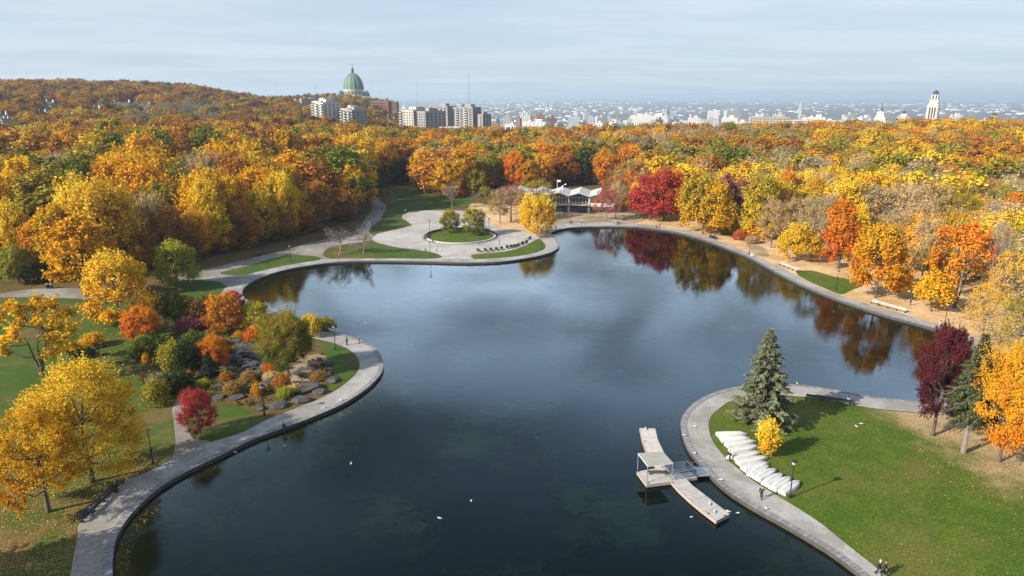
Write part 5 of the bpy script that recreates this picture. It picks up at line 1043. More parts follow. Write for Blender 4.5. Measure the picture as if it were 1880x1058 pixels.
# far wood: one object, copies of a few low crowns spread by geometry nodes
def far_wood():
    srcs = []
    for shp in ('round', 'oval', 'sparse', 'wispy'):
        for v in range(3):
            c, t, Hn, W = proto(shp, 'low', v); srcs.append((shp, c, Hn, W))
    n = len(stuff); pts = np.array([(s[0], s[1], s[2] - .3) for s in stuff]); me = bpy.data.meshes.new('far_wood'); me.vertices.add(n); me.vertices.foreach_set('co', pts.astype(np.float32).ravel()); me.update()
    idx, sc, t1, t2, rot = [], [], [], [], []
    for s in stuff:
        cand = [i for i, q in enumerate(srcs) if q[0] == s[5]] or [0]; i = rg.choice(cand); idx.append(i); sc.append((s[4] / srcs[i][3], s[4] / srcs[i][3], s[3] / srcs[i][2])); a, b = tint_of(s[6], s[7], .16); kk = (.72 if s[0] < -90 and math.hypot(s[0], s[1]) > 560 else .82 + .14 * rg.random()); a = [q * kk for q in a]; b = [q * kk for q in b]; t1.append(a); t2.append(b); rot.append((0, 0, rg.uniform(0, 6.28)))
    for nm, ty, arr, key in (('idx', 'INT', np.array(idx, np.int32), 'value'), ('sc', 'FLOAT_VECTOR', np.array(sc, np.float32), 'vector'), ('rot', 'FLOAT_VECTOR', np.array(rot, np.float32), 'vector'), ('tint', 'FLOAT_VECTOR', np.array(t1, np.float32), 'vector'), ('tint2', 'FLOAT_VECTOR', np.array(t2, np.float32), 'vector')):
        at = me.attributes.new(nm, ty, 'POINT'); at.data.foreach_set(key, arr.ravel())
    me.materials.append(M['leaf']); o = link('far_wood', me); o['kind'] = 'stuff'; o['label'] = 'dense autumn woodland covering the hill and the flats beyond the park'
    ng = bpy.data.node_groups.new('far_wood', 'GeometryNodeTree'); ng.interface.new_socket('Geometry', in_out='INPUT', socket_type='NodeSocketGeometry'); ng.interface.new_socket('Geometry', in_out='OUTPUT', socket_type='NodeSocketGeometry')
    nd = ng.nodes; lk = ng.links; gi = nd.new('NodeGroupInput'); go = nd.new('NodeGroupOutput'); iop = nd.new('GeometryNodeInstanceOnPoints'); iop.inputs['Pick Instance'].default_value = True
    gti = nd.new('GeometryNodeJoinGeometry')
    for shp, c, Hn, W in reversed(srcs):
        so = bpy.data.objects.new('crown_source', c); oi = nd.new('GeometryNodeObjectInfo'); oi.inputs['Object'].default_value = so; oi.inputs['As Instance'].default_value = True; lk.new(oi.outputs['Geometry'], gti.inputs[0])
    lk.new(gi.outputs[0], iop.inputs['Points']); lk.new(gti.outputs[0], iop.inputs['Instance'])
    def na(nm, ty):
        q = nd.new('GeometryNodeInputNamedAttribute'); q.data_type = ty; q.inputs['Name'].default_value = nm; return [s for s in q.outputs if s.enabled and s.name == 'Attribute'][0]
    lk.new(na('idx', 'INT'), iop.inputs['Instance Index']); lk.new(na('sc', 'FLOAT_VECTOR'), iop.inputs['Scale']); e2r = nd.new('FunctionNodeEulerToRotation'); lk.new(na('rot', 'FLOAT_VECTOR'), e2r.inputs[0]); lk.new(e2r.outputs[0], iop.inputs['Rotation']); lk.new(iop.outputs[0], go.inputs[0])
    md = o.modifiers.new('spread', 'NODES'); md.node_group = ng; print('trees', len(ALL_TREES), 'far wood', n)
far_wood()
# ------------------------------------------------------------------ pavilion
def pavilion():
    a, b_ = G(1044, 389.6), G(1078, 388.2); rz = -R(9); bay = 8.4
    t = empty('pavilion', (a.x, a.y, 0), rz, 'lakeside pavilion with white zigzag folded roof and glass front', 'pavilion')
    x0, x1, D, z2, zv, zp = -2 * bay, bay, 14.0, 3.3, 7.2, 8.6
    mb = MB(); mb.box(((x0 + x1) / 2, D / 2 + .6, 1.6), (x1 - x0 - .6, D - 1, 3.2)); mb.build('lower_wall', M['grey_wall'], t)
    mb = MB(); mb.box(((x0 + x1) / 2, D / 2 + .8, 5.3), (x1 - x0 - 1.0, D - 1.4, 3.8)); gl = mb.build('glass_wall', M['glass'], t)
    for k in range(3):                                  # glazed gables under each fold
        xa = x0 + k * bay; g = MB(); g.prism([(0, 0), (bay, 0), (bay / 2, 1.15)], 0, .2); o = g.build('gable_glazing', M['glass'], t); o.rotation_euler = (math.pi / 2, 0, 0); o.location = (xa, .6, zv - .1)
    for k in range(3):
        for i in range(1, 6):
            m = MB(); m.box((0, 0, 0), (.12, .16, 3.9)); o = m.build('mullion', M['white_paint'], gl); o.location = (x0 + k * bay + i * bay / 6, .72, 5.3)
        m = MB(); m.box((0, 0, 0), (bay - .8, .16, .14)); o = m.build('transom', M['white_paint'], gl); o.location = (x0 + (k + .5) * bay, .70, 6.1)
    for k in range(4):
        m = MB(); m.box((0, 0, zv / 2), (.75, .75, zv)); o = m.build('column', M['concrete'], t); o.location = (x0 + k * bay, -.1, 0)
    m = MB(); m.box(((x0 + x1) / 2, -.55, z2), (x1 - x0 + 1.2, 2.3, .35)); dk = m.build('balcony', M['concrete'], t)
    r = MB(); r.box(((x0 + x1) / 2, -1.6, z2 + 1.05), (x1 - x0 + 1.2, .06, .06))
    for i in range(26): r.box((x0 - .5 + i * (x1 - x0 + 1) / 25, -1.6, z2 + .6), (.05, .05, .9))
    r.build('railing', M['white_paint'], dk)
    ro = MB(); th = .35; ys = (-2.6, D + 1.5)
    xs = [x0 - bay * .75] + [x0 + i * bay / 2 for i in range(7)] + [x1 + bay * .55]; zs = [zv + 1.5] + [zv if i % 2 == 0 else zp for i in range(7)] + [zv + 1.3]
    for i in range(len(xs) - 1):
        (xa, za), (xb, zb) = (xs[i], zs[i]), (xs[i + 1], zs[i + 1])
        q = [(xa, ys[0], za), (xb, ys[0], zb), (xb, ys[1], zb), (xa, ys[1], za)]; q2 = [(x, y, z - th) for x, y, z in q]
        ro.face(q); ro.face(q2[::-1]); ro.face([q2[0], q2[1], q[1], q[0]], 1); ro.face([q2[2], q2[3], q[3], q[2]], 1)
        if i == 0: ro.face([q2[3], q2[0], q[0], q[3]], 1)
        if i == len(xs) - 2: ro.face([q2[1], q2[2], q[2], q[1]], 1)
    ro.build('roof', [M['roof_white'], M['concrete']], t)
    for k in range(3):
        for i in range(2):
            d = MB(); d.box((0, 0, 1.25), (2.6, .2, 2.3)); o = d.build('door' if i else 'window', M['glass'], t); o.location = (x0 + k * bay + 2.4 + i * 3.4, .05, 0)
    te = MB(); te.box((x1 + 5.6, 1.0, 2.9), (9.6, 5, .4)); te.box((x1 + 9.8, 2.6, 1.4), (1.0, 1.6, 2.7)); te.box((x1 + 5.6, 3.2, 1.4), (9.0, .3, 2.7)); tr = te.build('terrace', M['concrete'], t)
    r = MB(); r.box((x1 + 5.6, -1.4, 3.65), (9.6, .12, 1.1)); r.build('parapet', M['white_paint'], tr)
    m = MB(); m.tube([(-5.2, 3, 8.5), (-5.2, 3, 13.2)], .09, 6); m.box((-4.5, 3, 12.5), (1.3, .05, .8)); m.build('flagpole', M['white_paint'], t)
    m = MB(); m.tube([(-3.2, 4, 8.6), (-3.2, 4, 10.2), (-1.6, 4, 11.2)], .3, 8); m.build('roof_vent', M['white_paint'], t)
pavilion()
# ------------------------------------------------------------------ oval island of the plaza
def island():
    c = G(846, 435.2); n = 64
    def rg_(name, r0, r1, z0, z1, mat, a0=0.0, a1=2 * math.pi, parent=None):
        mb = MB(); k = int(n * (a1 - a0) / (2 * math.pi))
        for i in range(k):
            p, q = a0 + (a1 - a0) * i / k, a0 + (a1 - a0) * (i + 1) / k; P = lambda r, a, z: (c.x + r * math.cos(a), c.y + r * math.sin(a), z)
            mb.face([P(r0, p, z1), P(r1, p, z1), P(r1, q, z1), P(r0, q, z1)]); mb.face([P(r1, p, z0), P(r1, q, z0), P(r1, q, z1), P(r1, p, z1)]); mb.face([P(r0, q, z0), P(r0, p, z0), P(r0, p, z1), P(r0, q, z1)])
        for a in ((a0, a1) if a1 - a0 < 6.2 else ()): mb.face([P(r0, a, z0), P(r1, a, z0), P(r1, a, z1), P(r0, a, z1)])
        return mb.build(name, mat, parent)
    o = sheet('lawn', [(c.x + 11.5 * math.cos(a * 2 * math.pi / n), c.y + 11.5 * math.sin(a * 2 * math.pi / n)) for a in range(n)], .30, M['grass'], 0, world=True)
    w = rg_('low_wall', 11.45, 12.1, 0, .46, M['concrete']); tag(w, 'round pale low wall ringing the grassy island on the plaza', 'wall')
    s = rg_('path', 12.1, 13.3, 0, .08, M['coping']); s['kind'] = 'structure'
    t = empty('ring_bench', (0, 0, 0), 0, 'dark curved bench along the far rim of the grassy island', 'bench')
    rg_('seat', 11.9, 12.65, .50, .60, M['bench_wood'], .10, math.pi + .35, t); rg_('backrest', 11.78, 11.90, .60, 1.12, M['bench_wood'], .10, math.pi + .35, t)
    for k in range(12):
        a = .16 + (math.pi + .2) * k / 11; m = MB(); m.box((c.x + 12.4 * math.cos(a), c.y + 12.4 * math.sin(a), .25), (.12, .5, .5), a + math.pi / 2); m.build('leg', M['black_metal'], t)
island()
# ------------------------------------------------------------------ dock
def dock():
    zt = .12
    def deck(parent, name, left, right, planks=True):
        A = [G(x, y, zt) for x, y in left]; B = [G(x, y, zt) for x, y in right]
        def res(P, n):
            out = []; L = [0]
            for i in range(len(P) - 1): L.append(L[-1] + (P[i + 1] - P[i]).length)
            for k in range(n + 1):
                s = L[-1] * k / n; j = max(i for i in range(len(L)) if L[i] <= s + 1e-6); j = min(j, len(P) - 2); out.append(P[j] + (P[j + 1] - P[j]) * ((s - L[j]) / (L[j + 1] - L[j])))
            return out
        n = int(sum((A[i + 1] - A[i]).length for i in range(len(A) - 1)) / .28); A, B = res(A, n), res(B, n); mb = MB()
        for i in range(n):
            k = .10; a0, a1, b0, b1 = A[i].lerp(A[i + 1], k), A[i].lerp(A[i + 1], 1 - k), B[i].lerp(B[i + 1], k), B[i].lerp(B[i + 1], 1 - k); dz = Vector((0, 0, rnd.uniform(-.012, .012))); dn = Vector((0, 0, -.07)); q = [a0 + dz, a1 + dz, b1 + dz, b0 + dz]; mb.face(q, rnd.randrange(2)); mb.face([q[0], q[3], q[3] + dn, q[0] + dn]); mb.face([q[1], q[2], q[2] + dn, q[1] + dn])
        o = mb.build(name, [M['deck_a'], M['deck_b']], parent)
        s = MB()
        for P, k in ((A, 1), (B, -1)):
            for i in range(n):
                u, v = P[i], P[i + 1]; s.face([(u.x, u.y, zt + .02), (v.x, v.y, zt + .02), (v.x, v.y, zt - .42), (u.x, u.y, zt - .42)]); w = (B[i] - A[i]) * .02 * k; s.face([(u.x, u.y, zt + .02), (v.x, v.y, zt + .02), (v.x + w.x, v.y + w.y, zt + .02), (u.x + w.x, u.y + w.y, zt + .02)])
        for u, v in ((A[0], B[0]), (A[-1], B[-1])): s.face([(u.x, u.y, zt), (v.x, v.y, zt), (v.x, v.y, zt - .42), (u.x, u.y, zt - .42)])
        s.build('fascia', M['deck_edge'], o); return o
    M['deck_a'] = simple('deck_a', (.46, .42, .39), .85, scale=2.2, col2=(.62, .59, .56)); M['deck_b'] = simple('deck_b', (.40, .37, .34), .85, scale=2.2, col2=(.56, .53, .51)); M['deck_edge'] = simple('deck_edge', (.36, .32, .29), .85, scale=2)
    t = empty('boat_dock', G(1213, 870), 0, 'weathered curved wooden boat dock with square platform and gangway', 'dock'); inv = Matrix.Translation(-t.location)
    before = set(bpy.data.objects)
    deck(t, 'walkway', [(1174, 786), (1178, 806), (1187, 831), (1199, 850), (1212, 864)], [(1203, 787), (1208, 808), (1219, 831), (1236, 855), (1250, 866)])
    deck(t, 'walkway', [(1230, 882), (1246, 900), (1263, 916), (1287, 936), (1315, 957)], [(1259, 878), (1272, 892), (1288, 904), (1311, 922), (1340, 944)])
    deck(t, 'platform', [(1169, 866), (1187, 890)], [(1218, 858), (1236, 884)])
    deck(t, 'platform', [(1218, 856), (1236, 883)], [(1262, 853), (1280, 876)])
    # canopy on posts
    z = 2.35; cs = [G(1171, 834, z), G(1189, 857.5, z), G(1236, 852, z), G(1217, 831, z)]; ca = MB()
    up = Vector((0, 0, .14)); ca.face([p + up for p in cs]); ca.face([p for p in reversed(cs)])
    for i in range(4): ca.face([cs[i], cs[(i + 1) % 4], cs[(i + 1) % 4] + up, cs[i] + up], 1)
    cp = ca.build('canopy', [M['canvas'], M['white_paint']], t)
    for i in range(4):
        m = MB(); q = cs[i].lerp((cs[0] + cs[2]) / 2, .03); m.tube([(q.x, q.y, zt), (q.x, q.y, z)], .06, 6); m.build('post', M['steel'], t)
    for i in range(1, 9):
        m = MB(); p_, q = cs[0].lerp(cs[3], i / 9), cs[1].lerp(cs[2], i / 9); m.tube([p_ + Vector((0, 0, .16)), q + Vector((0, 0, .16))], .03, 4); m.build('batten', M['canvas'], cp)
    # glazed railings round the landing
    def rail(pts, glass=True, h=1.1, n_post=3):
        P = [G(x, y, zt) for x, y in pts]; rr = MB(); gg = MB()
        for u, v in zip(P, P[1:]):
            rr.tube([u + Vector((0, 0, h)), v + Vector((0, 0, h))], .025, 5); rr.tube([u + Vector((0, 0, h * .5)), v + Vector((0, 0, h * .5))], .014, 4)
            for k in range(n_post + 1):
                q = u.lerp(v, k / n_post); rr.tube([q, q + Vector((0, 0, h))], .024, 5)
            if glass:
                k = (v - u).normalized().cross(Vector((0, 0, 1))) * .01; q = [u + Vector((0, 0, .1)), v + Vector((0, 0, .1)), v + Vector((0, 0, h - .05)), u + Vector((0, 0, h - .05))]; gg.face([p_ + k for p_ in q]); gg.face([p_ - k for p_ in reversed(q)])
        o = rr.build('railing', M['steel'], t)
        if glass: gg.build('glass_panel', M['clear_panel'], o)
    rail([(1230, 863), (1260, 861)]); rail([(1239, 882), (1277, 875)]); rail([(1260, 861), (1277, 875)]); rail([(1236, 878), (1232, 866)])
    g = MB(); ga, gb, gc, gd = G(1262, 857, zt), G(1281, 874, zt), G(1313, 872, zt + .05), G(1300, 858, zt + .05)
    g.face([ga, gb, gc, gd]); dn = Vector((0, 0, -.15)); q = [ga, gb, gc, gd]; g.face([p_ + dn for p_ in reversed(q)])
    for i in range(4): g.face([q[i] + dn, q[(i + 1) % 4] + dn, q[(i + 1) % 4], q[i]])
    g.build('gangway', M['steel'], t); rail([(1269, 863), (1302, 861)], False, 1.1, 2); rail([(1279, 873.5), (1311, 872)], False, 1.1, 3); rail([(1313, 862), (1332, 861)], False, 1.0, 1)
    b = MB(); bc = G(1207, 871, zt); b.box((bc.x, bc.y, zt + .42), (2.6, .45, .06)); b.box((bc.x - 1, bc.y, zt + .2), (.1, .4, .4)); b.box((bc.x + 1, bc.y, zt + .2), (.1, .4, .4)); b.build('bench_seat', M['bench_wood'], t)
    for x, y in ((1172, 868), (1190, 889), (1184, 812), (1215, 860), (1235, 888), (1300, 945), (1330, 949)):
        m = MB(); q = G(x, y, 0); m.tube([(q.x, q.y, -1.6), (q.x, q.y, zt + .1)], .09, 6); m.build('pile', M['bench_wood'], t)
    for o in set(bpy.data.objects) - before:
        if o.parent == t: o.matrix_parent_inverse = inv
M['canvas'] = simple('canvas', (.30, .30, .27), .8, scale=1, col2=(.37, .37, .33))
def clear_panel():
    m, nt, n, l, out = nodes_of('clear_panel'); a = n.new('ShaderNodeBsdfTransparent'); a.inputs[0].default_value = (.75, .85, .95, 1); g = n.new('ShaderNodeBsdfGlossy'); g.inputs['Roughness'].default_value = .05; x = n.new('ShaderNodeMixShader'); x.inputs[0].default_value = .18; l.new(a.outputs[0], x.inputs[1]); l.new(g.outputs[0], x.inputs[2]); l.new(x.outputs[0], out.inputs[0]); return m
M['clear_panel'] = clear_panel()
dock()
# ------------------------------------------------------------------ boats
def boat_proto():
    L, B, Hh = 4.3, 1.40, .66; st = 14; mb = MB(); rows = []
    for i in range(st + 1):
        f = i / st; w = B / 2 * (0.80 + .20 * math.sin(min(1, f * 2) * math.pi / 2)) * (1 - max(0, (f - .45) / .55) ** 2.1); w = max(w, .02); hk = Hh * (1 - .12 * f) * (1 - .55 * max(0, (f - .72) / .28) ** 2)
        prof = [(-w, 0), (-w * .97, hk * .42), (-w * .80, hk * .80), (-w * .40, hk * .95), (0, hk), (w * .40, hk * .95), (w * .80, hk * .80), (w * .97, hk * .42), (w, 0)]
        rows.append([(f * L, y, z) for y, z in prof])
    b = 0; k = len(rows[0])
    for r_ in rows: mb.v += r_
    for i in range(st):
        for j in range(k - 1): mb.f.append((i * k + j, (i + 1) * k + j, (i + 1) * k + j + 1, i * k + j + 1)); mb.m.append(0)
    mb.f.append(tuple(range(k))); mb.m.append(0)
    hull = mb.mesh('hull', M['white_hull'])
    r = MB(); r.tube([(x, -abs(q[0][1]) - .02, .05) for x, q in [(a[0][0], a) for a in rows]] , .05, 5); r.tube([(a[0][0], abs(a[0][1]) + .02, .05) for a in rows], .05, 5); r.tube([(-.02, -B * .4, .05), (-.02, B * .4, .05)], .05, 5); rim = r.mesh('gunwale', M['hull_rim'])
    kl = MB(); kl.box((L * .42, 0, Hh * .97), (L * .72, .07, .10)); keel = kl.mesh('keel', M['white_hull']); return hull, rim, keel, L
hull, rim, keel, BL = boat_proto()
BOATS = [(1316, 802, 1372, 800), (1323, 811, 1378, 808), (1333, 822, 1389, 813), (1341, 833, 1393, 822), (1347, 846, 1398, 833), (1355, 855, 1411, 842), (1364, 866, 1411, 853), (1377, 877, 1412, 858), (1389, 884, 1425, 864), (1404, 894, 1437, 873), (1418, 902, 1452, 879), (1434, 909, 1468, 886)]
for i, (x0, y0, x1, y1) in enumerate(BOATS):
    a, b_ = G(x0, y0), G(x1, y1); d = b_ - a; t = empty('rowing_boat', (a.x, a.y, .04), math.atan2(d.y, d.x), f'upturned white rowing boat on the grass, {ORD[i]} of twelve from the spruce end', 'boat', 'white boats laid up along the path')
    t.scale = (max(.85, min(1.15, d.length / BL)),) * 1 + (1.0, 1.0); link('hull', hull, t); link('gunwale', rim, t); link('keel', keel, t); t.rotation_euler.x = rnd.uniform(-.05, .05)
# ------------------------------------------------------------------ lamps
def lamp_proto():
    m = MB(); m.lathe([(.16, 0), (.16, .5), (.11, .62), (.075, .7), (.06, 4.3), (.09, 4.36)], 8); pole = m.mesh('pole', M['black_metal'])
    h = MB(); h.lathe([(.10, 4.36), (.12, 4.42), (.12, 4.46)], 10); h.lathe([(.36, 4.86), (.40, 4.90), (.34, 4.98), (.10, 5.10), (.03, 5.2)], 12); head = h.mesh('lamp_head', M['black_metal'])
    g = MB(); g.lathe([(.14, 4.46), (.22, 4.62), (.27, 4.86)], 10); return pole, head, g.mesh('lamp_glass', M['lamp_glass'])
lp, lh, lg = lamp_proto()
LAMPS = [(281, 852, 'black park lamp beside the big golden tree at the near left'), (485.5, 763, 'black park lamp below the rock garden, amid boulders'), (616, 643, 'black park lamp on the lake point near two standing people'), (1450, 914, 'black park lamp by the last upturned white boat'), (534, 481, 'park lamp on the shaded grass wedge left of the plaza'), (782, 383, 'park lamp on the lit lawn behind the plaza'), (745, 408, 'park lamp at the notch of the plaza edge'), (790, 474, 'park lamp at the tip of the lawn before the plaza'), (789, 430, 'park lamp at the left rim of the grassy island'), (995, 458, 'park lamp on the lawn beside the row of loungers'), (898, 427, 'park lamp at the right rim of the grassy island'), (1535, 533, 'park lamp on the green patch of the far bank'), (1734, 598, 'park lamp behind the top of the burgundy tree'), (1296, 426, 'park lamp among trunks on the far bank near the bins')]
for x, y, lab in LAMPS:
    p = G(x, y); t = empty('street_lamp', (p.x, p.y, .02), rnd.uniform(0, 3), lab, 'street lamp', 'park lamps'); link('pole', lp, t); o = link('lamp_head', lh, t); link('lamp_glass', lg, t)
# ------------------------------------------------------------------ benches, bins, loungers
def bench(x0, y0, x1, y1, label, wood, back=True, flip=1):
    a, b_ = G(x0, y0), G(x1, y1); d = b_ - a; L = d.length; t = empty('long_bench', (a.x, a.y, .06), math.atan2(d.y, d.x), label, 'bench')
    s = MB()
    for k in range(4): s.box((L / 2, flip * (.08 + k * .13), .45), (L, .11, .05))
    s.build('seat', M[wood], t)
    if back:
        s = MB()
        for k in range(3): s.box((L / 2, -flip * (.06 + k * .03), .58 + k * .15), (L, .05, .12))
        s.build('backrest', M[wood], t)
    n = max(3, int(L / 1.8))
    for k in range(n + 1):
        s = MB(); x = .1 + (L - .2) * k / n; s.box((x, flip * .28, .21), (.08, .46, .42)); 
        if back: s.box((x, -flip * .10, .5), (.06, .06, 1.0))
        s.build('leg', M['black_metal'], t)
bench(146, 962, 223, 888, 'long dark bench with backrest beside the near left promenade', 'bench_wood', True, -1)
bench(1479, 733, 1568, 745.5, 'long dark bench with backrest by the path behind the lawn', 'bench_wood', True, 1)
bench(1600, 557, 1664, 575, 'long pale bench on the leafy far bank under orange trees', 'pale_wood', True, -1)
bench(1433, 487, 1465, 500, 'grey bench on the far bank near the green patch', 'pale_wood', True, -1)
bench(640, 442, 668, 439, 'grey bench at the shaded tip of the plaza', 'pale_wood', False, -1)
def bins():
    m = MB(); m.lathe([(.26, 0), (.30, .1), (.32, .85), (.34, .90)], 12); body = m.mesh('body', M['black_metal']); l_ = MB(); l_.lathe([(.36, .90), (.36, .96), (.22, 1.08), (.10, 1.10)], 12); lid = l_.mesh('lid', M['steel'])
    for x, y, lab in [(1304, 437, 'dark litter bin left of three on the far bank'), (1308.5, 438, 'dark litter bin in the middle of three on the far bank'), (1312.5, 439.5, 'dark litter bin right of three on the far bank'), (88, 530, 'dark bin beside the gravel path at the left, left of a pair'), (95, 530, 'dark bin beside the gravel path at the left, right of a pair'), (476, 470, 'dark bin on the shaded gravel path left of the plaza'), (1145, 405.5, 'dark bin on gravel right of the pink tree')]:
        p = G(x, y); t = empty('litter_bin', (p.x, p.y, .05), 0, lab, 'bin', 'litter bins'); t.scale = (1.25, 1.25, 1.2); link('body', body, t); link('lid', lid, t)
bins()
def loungers():
    s = MB()
    for k in range(9): s.box((0, -.9 + k * .16, .36), (.72, .12, .04))
    seat = s.mesh('seat', M['bench_wood']); b = MB()
    for k in range(7): b.box((0, .62 + k * .09, .44 + k * .125), (.72, .04, .11))
    back = b.mesh('backrest', M['bench_wood']); l_ = MB(); l_.box((0, 0, .17), (.06, .06, .34)); leg = l_.mesh('leg', M['black_metal'])
    pts = [(879.5, 463), (892, 462.5), (902, 461.5), (912, 460.5), (921, 459), (931, 457), (938, 456), (944, 455), (950, 453.5), (958, 450), (965, 447.5), (971, 440.5)]
    for i, (x, y) in enumerate(pts):
        p = G(x, y); t = empty('lounge_chair', (p.x, p.y, .06), R(-14 + i * 3.2) + math.pi, f'dark slatted lounge chair by the plaza lawn, {ORD[i]} of twelve counted from the left', 'lounge chair', 'lounge chairs in a row'); t.scale = (1.35, 1.1, 1.1)
        link('seat', seat, t); link('backrest', back, t)
        for sx in (-.3, .3):
            for sy in (-.8, .5): o = link('leg', leg, t); o.location = (sx, sy, 0)
loungers()
# ------------------------------------------------------------------ people
def skin_mesh(name, nodes, edges, mat, level=1):
    me = bpy.data.meshes.new(name); me.from_pydata([n[0] for n in nodes], edges, []); o = bpy.data.objects.new(name, me); COL.objects.link(o); md = o.modifiers.new('Skin', 'SKIN'); md.use_smooth_shade = True
    for i, n in enumerate(nodes): me.skin_vertices[0].data[i].radius = (n[1], n[2] if len(n) > 2 else n[1])
    me.skin_vertices[0].data[0].use_root = True
    sb = o.modifiers.new('Sub', 'SUBSURF'); sb.levels = level; sb.render_levels = level
    dg = bpy.context.evaluated_depsgraph_get(); m2 = bpy.data.meshes.new_from_object(o.evaluated_get(dg)); m2.name = name; bpy.data.objects.remove(o); bpy.data.meshes.remove(me); m2.materials.clear(); m2.materials.append(mat); return m2
def body_pose(pose):
    """joint positions for one pose, facing -Y; feet at z = 0"""
    if pose == 'stand': hip = .93; L = [((.09, 0, hip), (.10, -.01, .50), (.10, .02, .08)), ((-.09, 0, hip), (-.11, -.02, .50), (-.11, .01, .08))]; A = [((.20, 0, 1.42), (.26, .02, 1.14), (.25, -.08, .90)), ((-.20, 0, 1.42), (-.26, .02, 1.14), (-.24, -.10, .92))]
    if pose == 'walk': hip = .92; L = [((.09, 0, hip), (.10, -.16, .52), (.10, -.30, .09)), ((-.09, 0, hip), (-.10, .04, .50), (-.10, .34, .14))]; A = [((.20, 0, 1.42), (.25, .14, 1.16), (.24, .10, .92)), ((-.20, 0, 1.42), (-.25, -.10, 1.15), (-.23, -.28, .98))]
    if pose == 'photo': hip = .93; L = [((.09, 0, hip), (.11, -.02, .50), (.13, .03, .08)), ((-.09, 0, hip), (-.11, -.05, .50), (-.13, -.03, .08))]; A = [((.20, 0, 1.42), (.24, -.20, 1.25), (.08, -.36, 1.46)), ((-.20, 0, 1.42), (-.24, -.20, 1.25), (-.08, -.36, 1.46))]
    if pose == 'sit': hip = .50; L = [((.09, 0, hip), (.11, -.44, .50), (.11, -.46, .08)), ((-.09, 0, hip), (-.11, -.44, .51), (-.12, -.52, .08))]; A = [((.20, .02, .99), (.25, -.06, .74), (.16, -.30, .60)), ((-.20, .02, .99), (-.25, -.06, .74), (-.15, -.32, .60))]
    if pose == 'crouch': hip = .34; L = [((.10, 0, hip), (.17, -.34, .50), (.15, -.14, .08)), ((-.10, 0, hip), (-.17, -.36, .48), (-.15, -.16, .08))]; A = [((.19, -.10, .80), (.24, -.30, .62), (.12, -.46, .50)), ((-.19, -.10, .80), (-.24, -.30, .62), (-.10, -.46, .48))]
    lean = -.10 if pose == 'crouch' else 0; th = {'crouch': .46}.get(pose, .49)
    return hip, L, A, lean, th
PM = {}
def person_meshes(pose):
    if pose in PM: return PM[pose]
    hip, L, A, lean, th = body_pose(pose); ch = hip + th; zc = lambda f: (0, lean * f, hip + (ch - hip) * f)
    hd = (0, lean - .03, ch + .27)
    def chain(scale, arms, legs, torso=True, head=True, wrist=1.0, extra=0.0):
        N, E = [((0, 0, hip), .135 + extra, .105 + extra)], []
        if torso:
            N += [(zc(.35), .125 + extra, .098 + extra), (zc(.72), .155 + extra, .11 + extra), (zc(1.0), .10 + extra, .08 + extra)]; E += [(0, 1), (1, 2), (2, 3)]
            if head: N += [((0, lean - .01, ch + .10), .052, .055), ((0, lean - .02, ch + .19), .072, .082), (hd, .080, .098), ((0, lean - .02, ch + .345), .055, .065)]; E += [(3, 4), (4, 5), (5, 6), (6, 7)]
        if arms:
            for sh, el, wr in A:
                b = len(N); N += [(sh, .058 + extra), (el, .044 + extra), (tuple(el[i] + (wr[i] - el[i]) * wrist for i in range(3)), .030 + extra)]; E += [(2, b), (b, b + 1), (b + 1, b + 2)]
        if legs:
            for hp, kn, an in L: b = len(N); N += [(hp, .088 + extra), (kn, .062 + extra), (an, .042 + extra * 1.2)]; E += [(0, b), (b, b + 1), (b + 1, b + 2)]
        return N, E
    n, e = chain(1, True, True); body = skin_mesh('body', n, e, M['skin'])
    # hands with fingers, feet and face become part of the same body mesh
    bm = bmesh.new(); bm.from_mesh(body); mb = MB()
    for s_, (sh, el, wr) in zip((1, -1), A):
        d = (Vector(wr) - Vector(el)).normalized(); side = Vector((0, -1, 0)) if abs(d.y) < .7 else Vector((0, 0, 1)); side = (side - d * side.dot(d)).normalized(); w = Vector(wr)
        mb.tube([w - d * .02, w + d * .05, w + d * .10], [.028, .036, .034], 6)
        for k, ln in enumerate((.070, .082, .078, .060)): o = side * (.028 - .0185 * k); nrm = d.cross(side) * s_; mb.tube([w + d * .09 + o, w + d * (.09 + ln * .5) + o + nrm * .008, w + d * (.09 + ln * .9) + o + nrm * .028], [.0095, .0088, .0065], 5)
        mb.tube([w + d * .03 + side * .03, w + d * .065 + side * .058, w + d * .10 + side * .062], [.011, .010, .007], 5)
    hv = Vector(hd); mb.tube([hv + Vector((0, -.085, .01)), hv + Vector((0, -.112, -.022))], [.010, .014], 5); mb.box(hv + Vector((0, -.090, -.052)), (.045, .012, .010))
    for sx in (-1, 1): mb.tube([hv + Vector((sx * .082, .0, -.02)), hv + Vector((sx * .090, .012, .028))], [.012, .016], 5); mb.box(hv + Vector((sx * .030, -.092, .012)), (.018, .010, .010))
    ex = mb.mesh('x', M['skin']); bm.from_mesh(ex); bm.to_mesh(body); bm.free(); bpy.data.meshes.remove(ex)
    N, E = chain(1, True, False, head=False, wrist=.96, extra=.020); jacket = skin_mesh('jacket', N, E, M['cloth'])
    N, E = chain(1, False, True, torso=False, extra=.018); N[0] = ((0, 0, hip + .02), .150, .122); trousers = skin_mesh('trousers', N, E, M['cloth'])
    h = MB(); c = hv + Vector((0, .012, .018)); rows = []
    for i in range(6):
        ph = i / 5 * 1.75; rows.append((.100 * math.sin(ph) + .003, .128 * math.cos(ph)))
    h.lathe(list(reversed(rows)), 12, c); hair = h.mesh('hair', M['hair'])
    shs = []
    for hp, kn, an in L: s_ = MB(); s_.box((an[0], an[1] - .06, an[2] - .035), (.095, .27, .09), 0, 0, .8); shs.append(s_.mesh('shoe', M['shoe']))
    PM[pose] = (body, jacket, trousers, hair, shs); return PM[pose]
